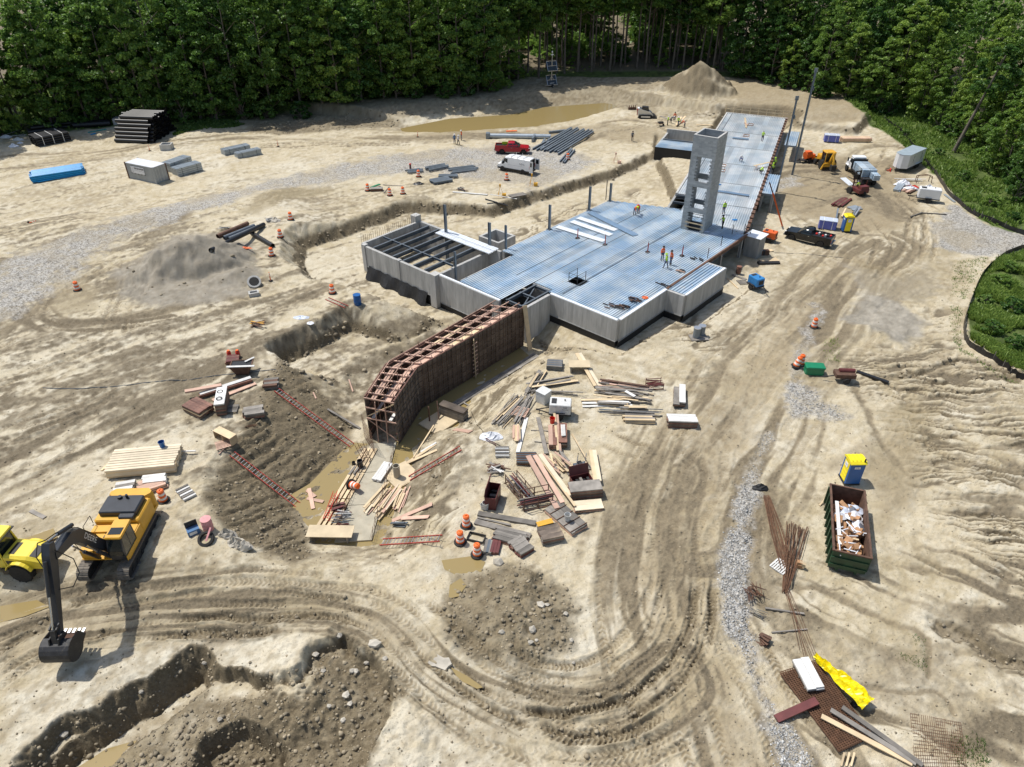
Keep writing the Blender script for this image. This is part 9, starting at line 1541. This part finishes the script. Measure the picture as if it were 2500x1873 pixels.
for px, py, s in ((2470,760,.6),(2420,810,.5),(2460,660,.45),(2480,850,.55),(2405,740,.4),(2290,380,.5),(2350,440,.6),(2420,500,.6),(2210,330,.4),(2470,540,.5)):
 o = copy_tree(sh); o.location = GT(px,py); o.scale = (s,s,s*.75); o.rotation_euler = (0,0,random.uniform(0,6))
 if py < 600: o['label'] = 'low leafy bush in the grass strip behind the long silt fence'; o['group'] = 'bushes in the grass strip'
# ---- stones: clods too many to count as one mass, the big ones singly
ico_v = np.array([(0,0,1),(.894,0,.447),(.276,.851,.447),(-.724,.526,.447),(-.724,-.526,.447),(.276,-.851,.447),(.724,.526,-.447),(-.276,.851,-.447),(-.894,0,-.447),(-.276,-.851,-.447),(.724,-.526,-.447),(0,0,-1)])
ico_f = [(0,1,2),(0,2,3),(0,3,4),(0,4,5),(0,5,1),(1,6,2),(2,7,3),(3,8,4),(4,9,5),(5,10,1),(2,6,7),(3,7,8),(4,8,9),(5,9,10),(1,10,6),(6,11,7),(7,11,8),(8,11,9),(9,11,10),(10,11,6)]
def clods(idx, n_, smin, smax, m, lb, name='clods'):
 k = rs.choice(idx, n_); x = X[k]+rs.normal(size=n_)*.15; y = Y[k]+rs.normal(size=n_)*.15; s = smin*(smax/smin)**(rs.rand(n_)**2.2); z = zt(x,y)+s*.25
 V = ico_v[None]*s[:,None,None]*(.7+.6*rs.rand(n_,12,1))*np.array([1,1,.75]); V = V+np.stack([x,y,z],1)[:,None,:]; F = (np.array(ico_f)[None]+12*np.arange(n_)[:,None,None]).reshape(-1,3)
 me = bpy.data.meshes.new(name); me.vertices.add(n_*12); me.vertices.foreach_set('co', V.astype(np.float32).ravel()); me.loops.add(F.size); me.polygons.add(len(F)); me.loops.foreach_set('vertex_index', F.astype(np.int32).ravel()); me.polygons.foreach_set('loop_start', np.arange(0,F.size,3,dtype=np.int32)); me.update(); me.materials.append(m); tag(link(name, me), lb, None, None, 'stuff')
M['clod'] = mat('dry_clods',(.27,.225,.155),.95,0,.3,1.2,island=.35); M['stone'] = mat('crushed_stone',(.36,.355,.34),.9,0,.3,3,island=.5)
front = np.abs(X) < hw(Y)*1.05
clods(np.nonzero((K['soil'] > .45)&(Y < 55)&front)[0], 3800, .035, .17, M['clod'], 'dry clods scattered over the dug soil'); clods(np.nonzero((K['soil'] > .4)&(Y >= 55)&(Y < 150)&front)[0], 1600, .06, .28, M['clod'], 'clods on the far cut banks'); clods(np.nonzero((K['mud']+K['brown'] > .6)&(Y < 60)&front)[0], 2200, .025, .09, M['clod'], 'crumbs of clay along the tyre tracks'); clods(np.nonzero((Y < 75)&front&(K['grass'] < .1)&(K['gravel'] < .3))[0], 3600, .025, .085, M['clod'], 'small crumbs strewn over the open clay'); clods(np.nonzero((K['gravel'] > .6)&(Y < 60)&front)[0], 3500, .03, .08, M['stone'], 'crushed stone along the haul road')
ROCKS = [(915,1575),(940,1610),(830,1555),(870,1640),(860,1640),(845,1700),(855,1720),(790,1640),(805,1725),(838,1760),(770,1600),(895,1620),(1225,1545),(1295,1570),(1310,1565),(1320,1480),(1335,1478),(1380,1500),(1300,1540),(1218,1378),(1395,1565),(1400,1620),(500,1620),(345,1690),(160,1795),(170,1560),(460,1700),(537,1757)]
for i, (px, py) in enumerate(ROCKS):
 s = random.uniform(.13,.3) if i not in (0,19) else .42; v = ico_v*(.75+.5*rs.rand(12,1))*np.array([1,.85,.7])*s; q = MB(); q.add([tuple(p_) for p_ in v], ico_f); o = q.build('rock', M['rock']); o.location = GT(px,py,s*.3); tag(o, 'loose pale rock lying on the dug dark soil', 'rock', 'loose rocks on the dug soil')
q = MB(); q.prism([(-.7,-.3),(-.35,-.42),(-.1,-.36),(.55,-.4),(.62,-.1),(.75,.1),(.4,.42),(.1,.3),(-.5,.4),(-.55,.1)],0,.18,axis='z'); o = q.build('flat_slab', M['rock']); o.location = GT(1075,1617,-.1); o.rotation_euler = (R(4),R(-5),-.4); tag(o, 'pale flat broken concrete slab among the tyre tracks', 'slab')
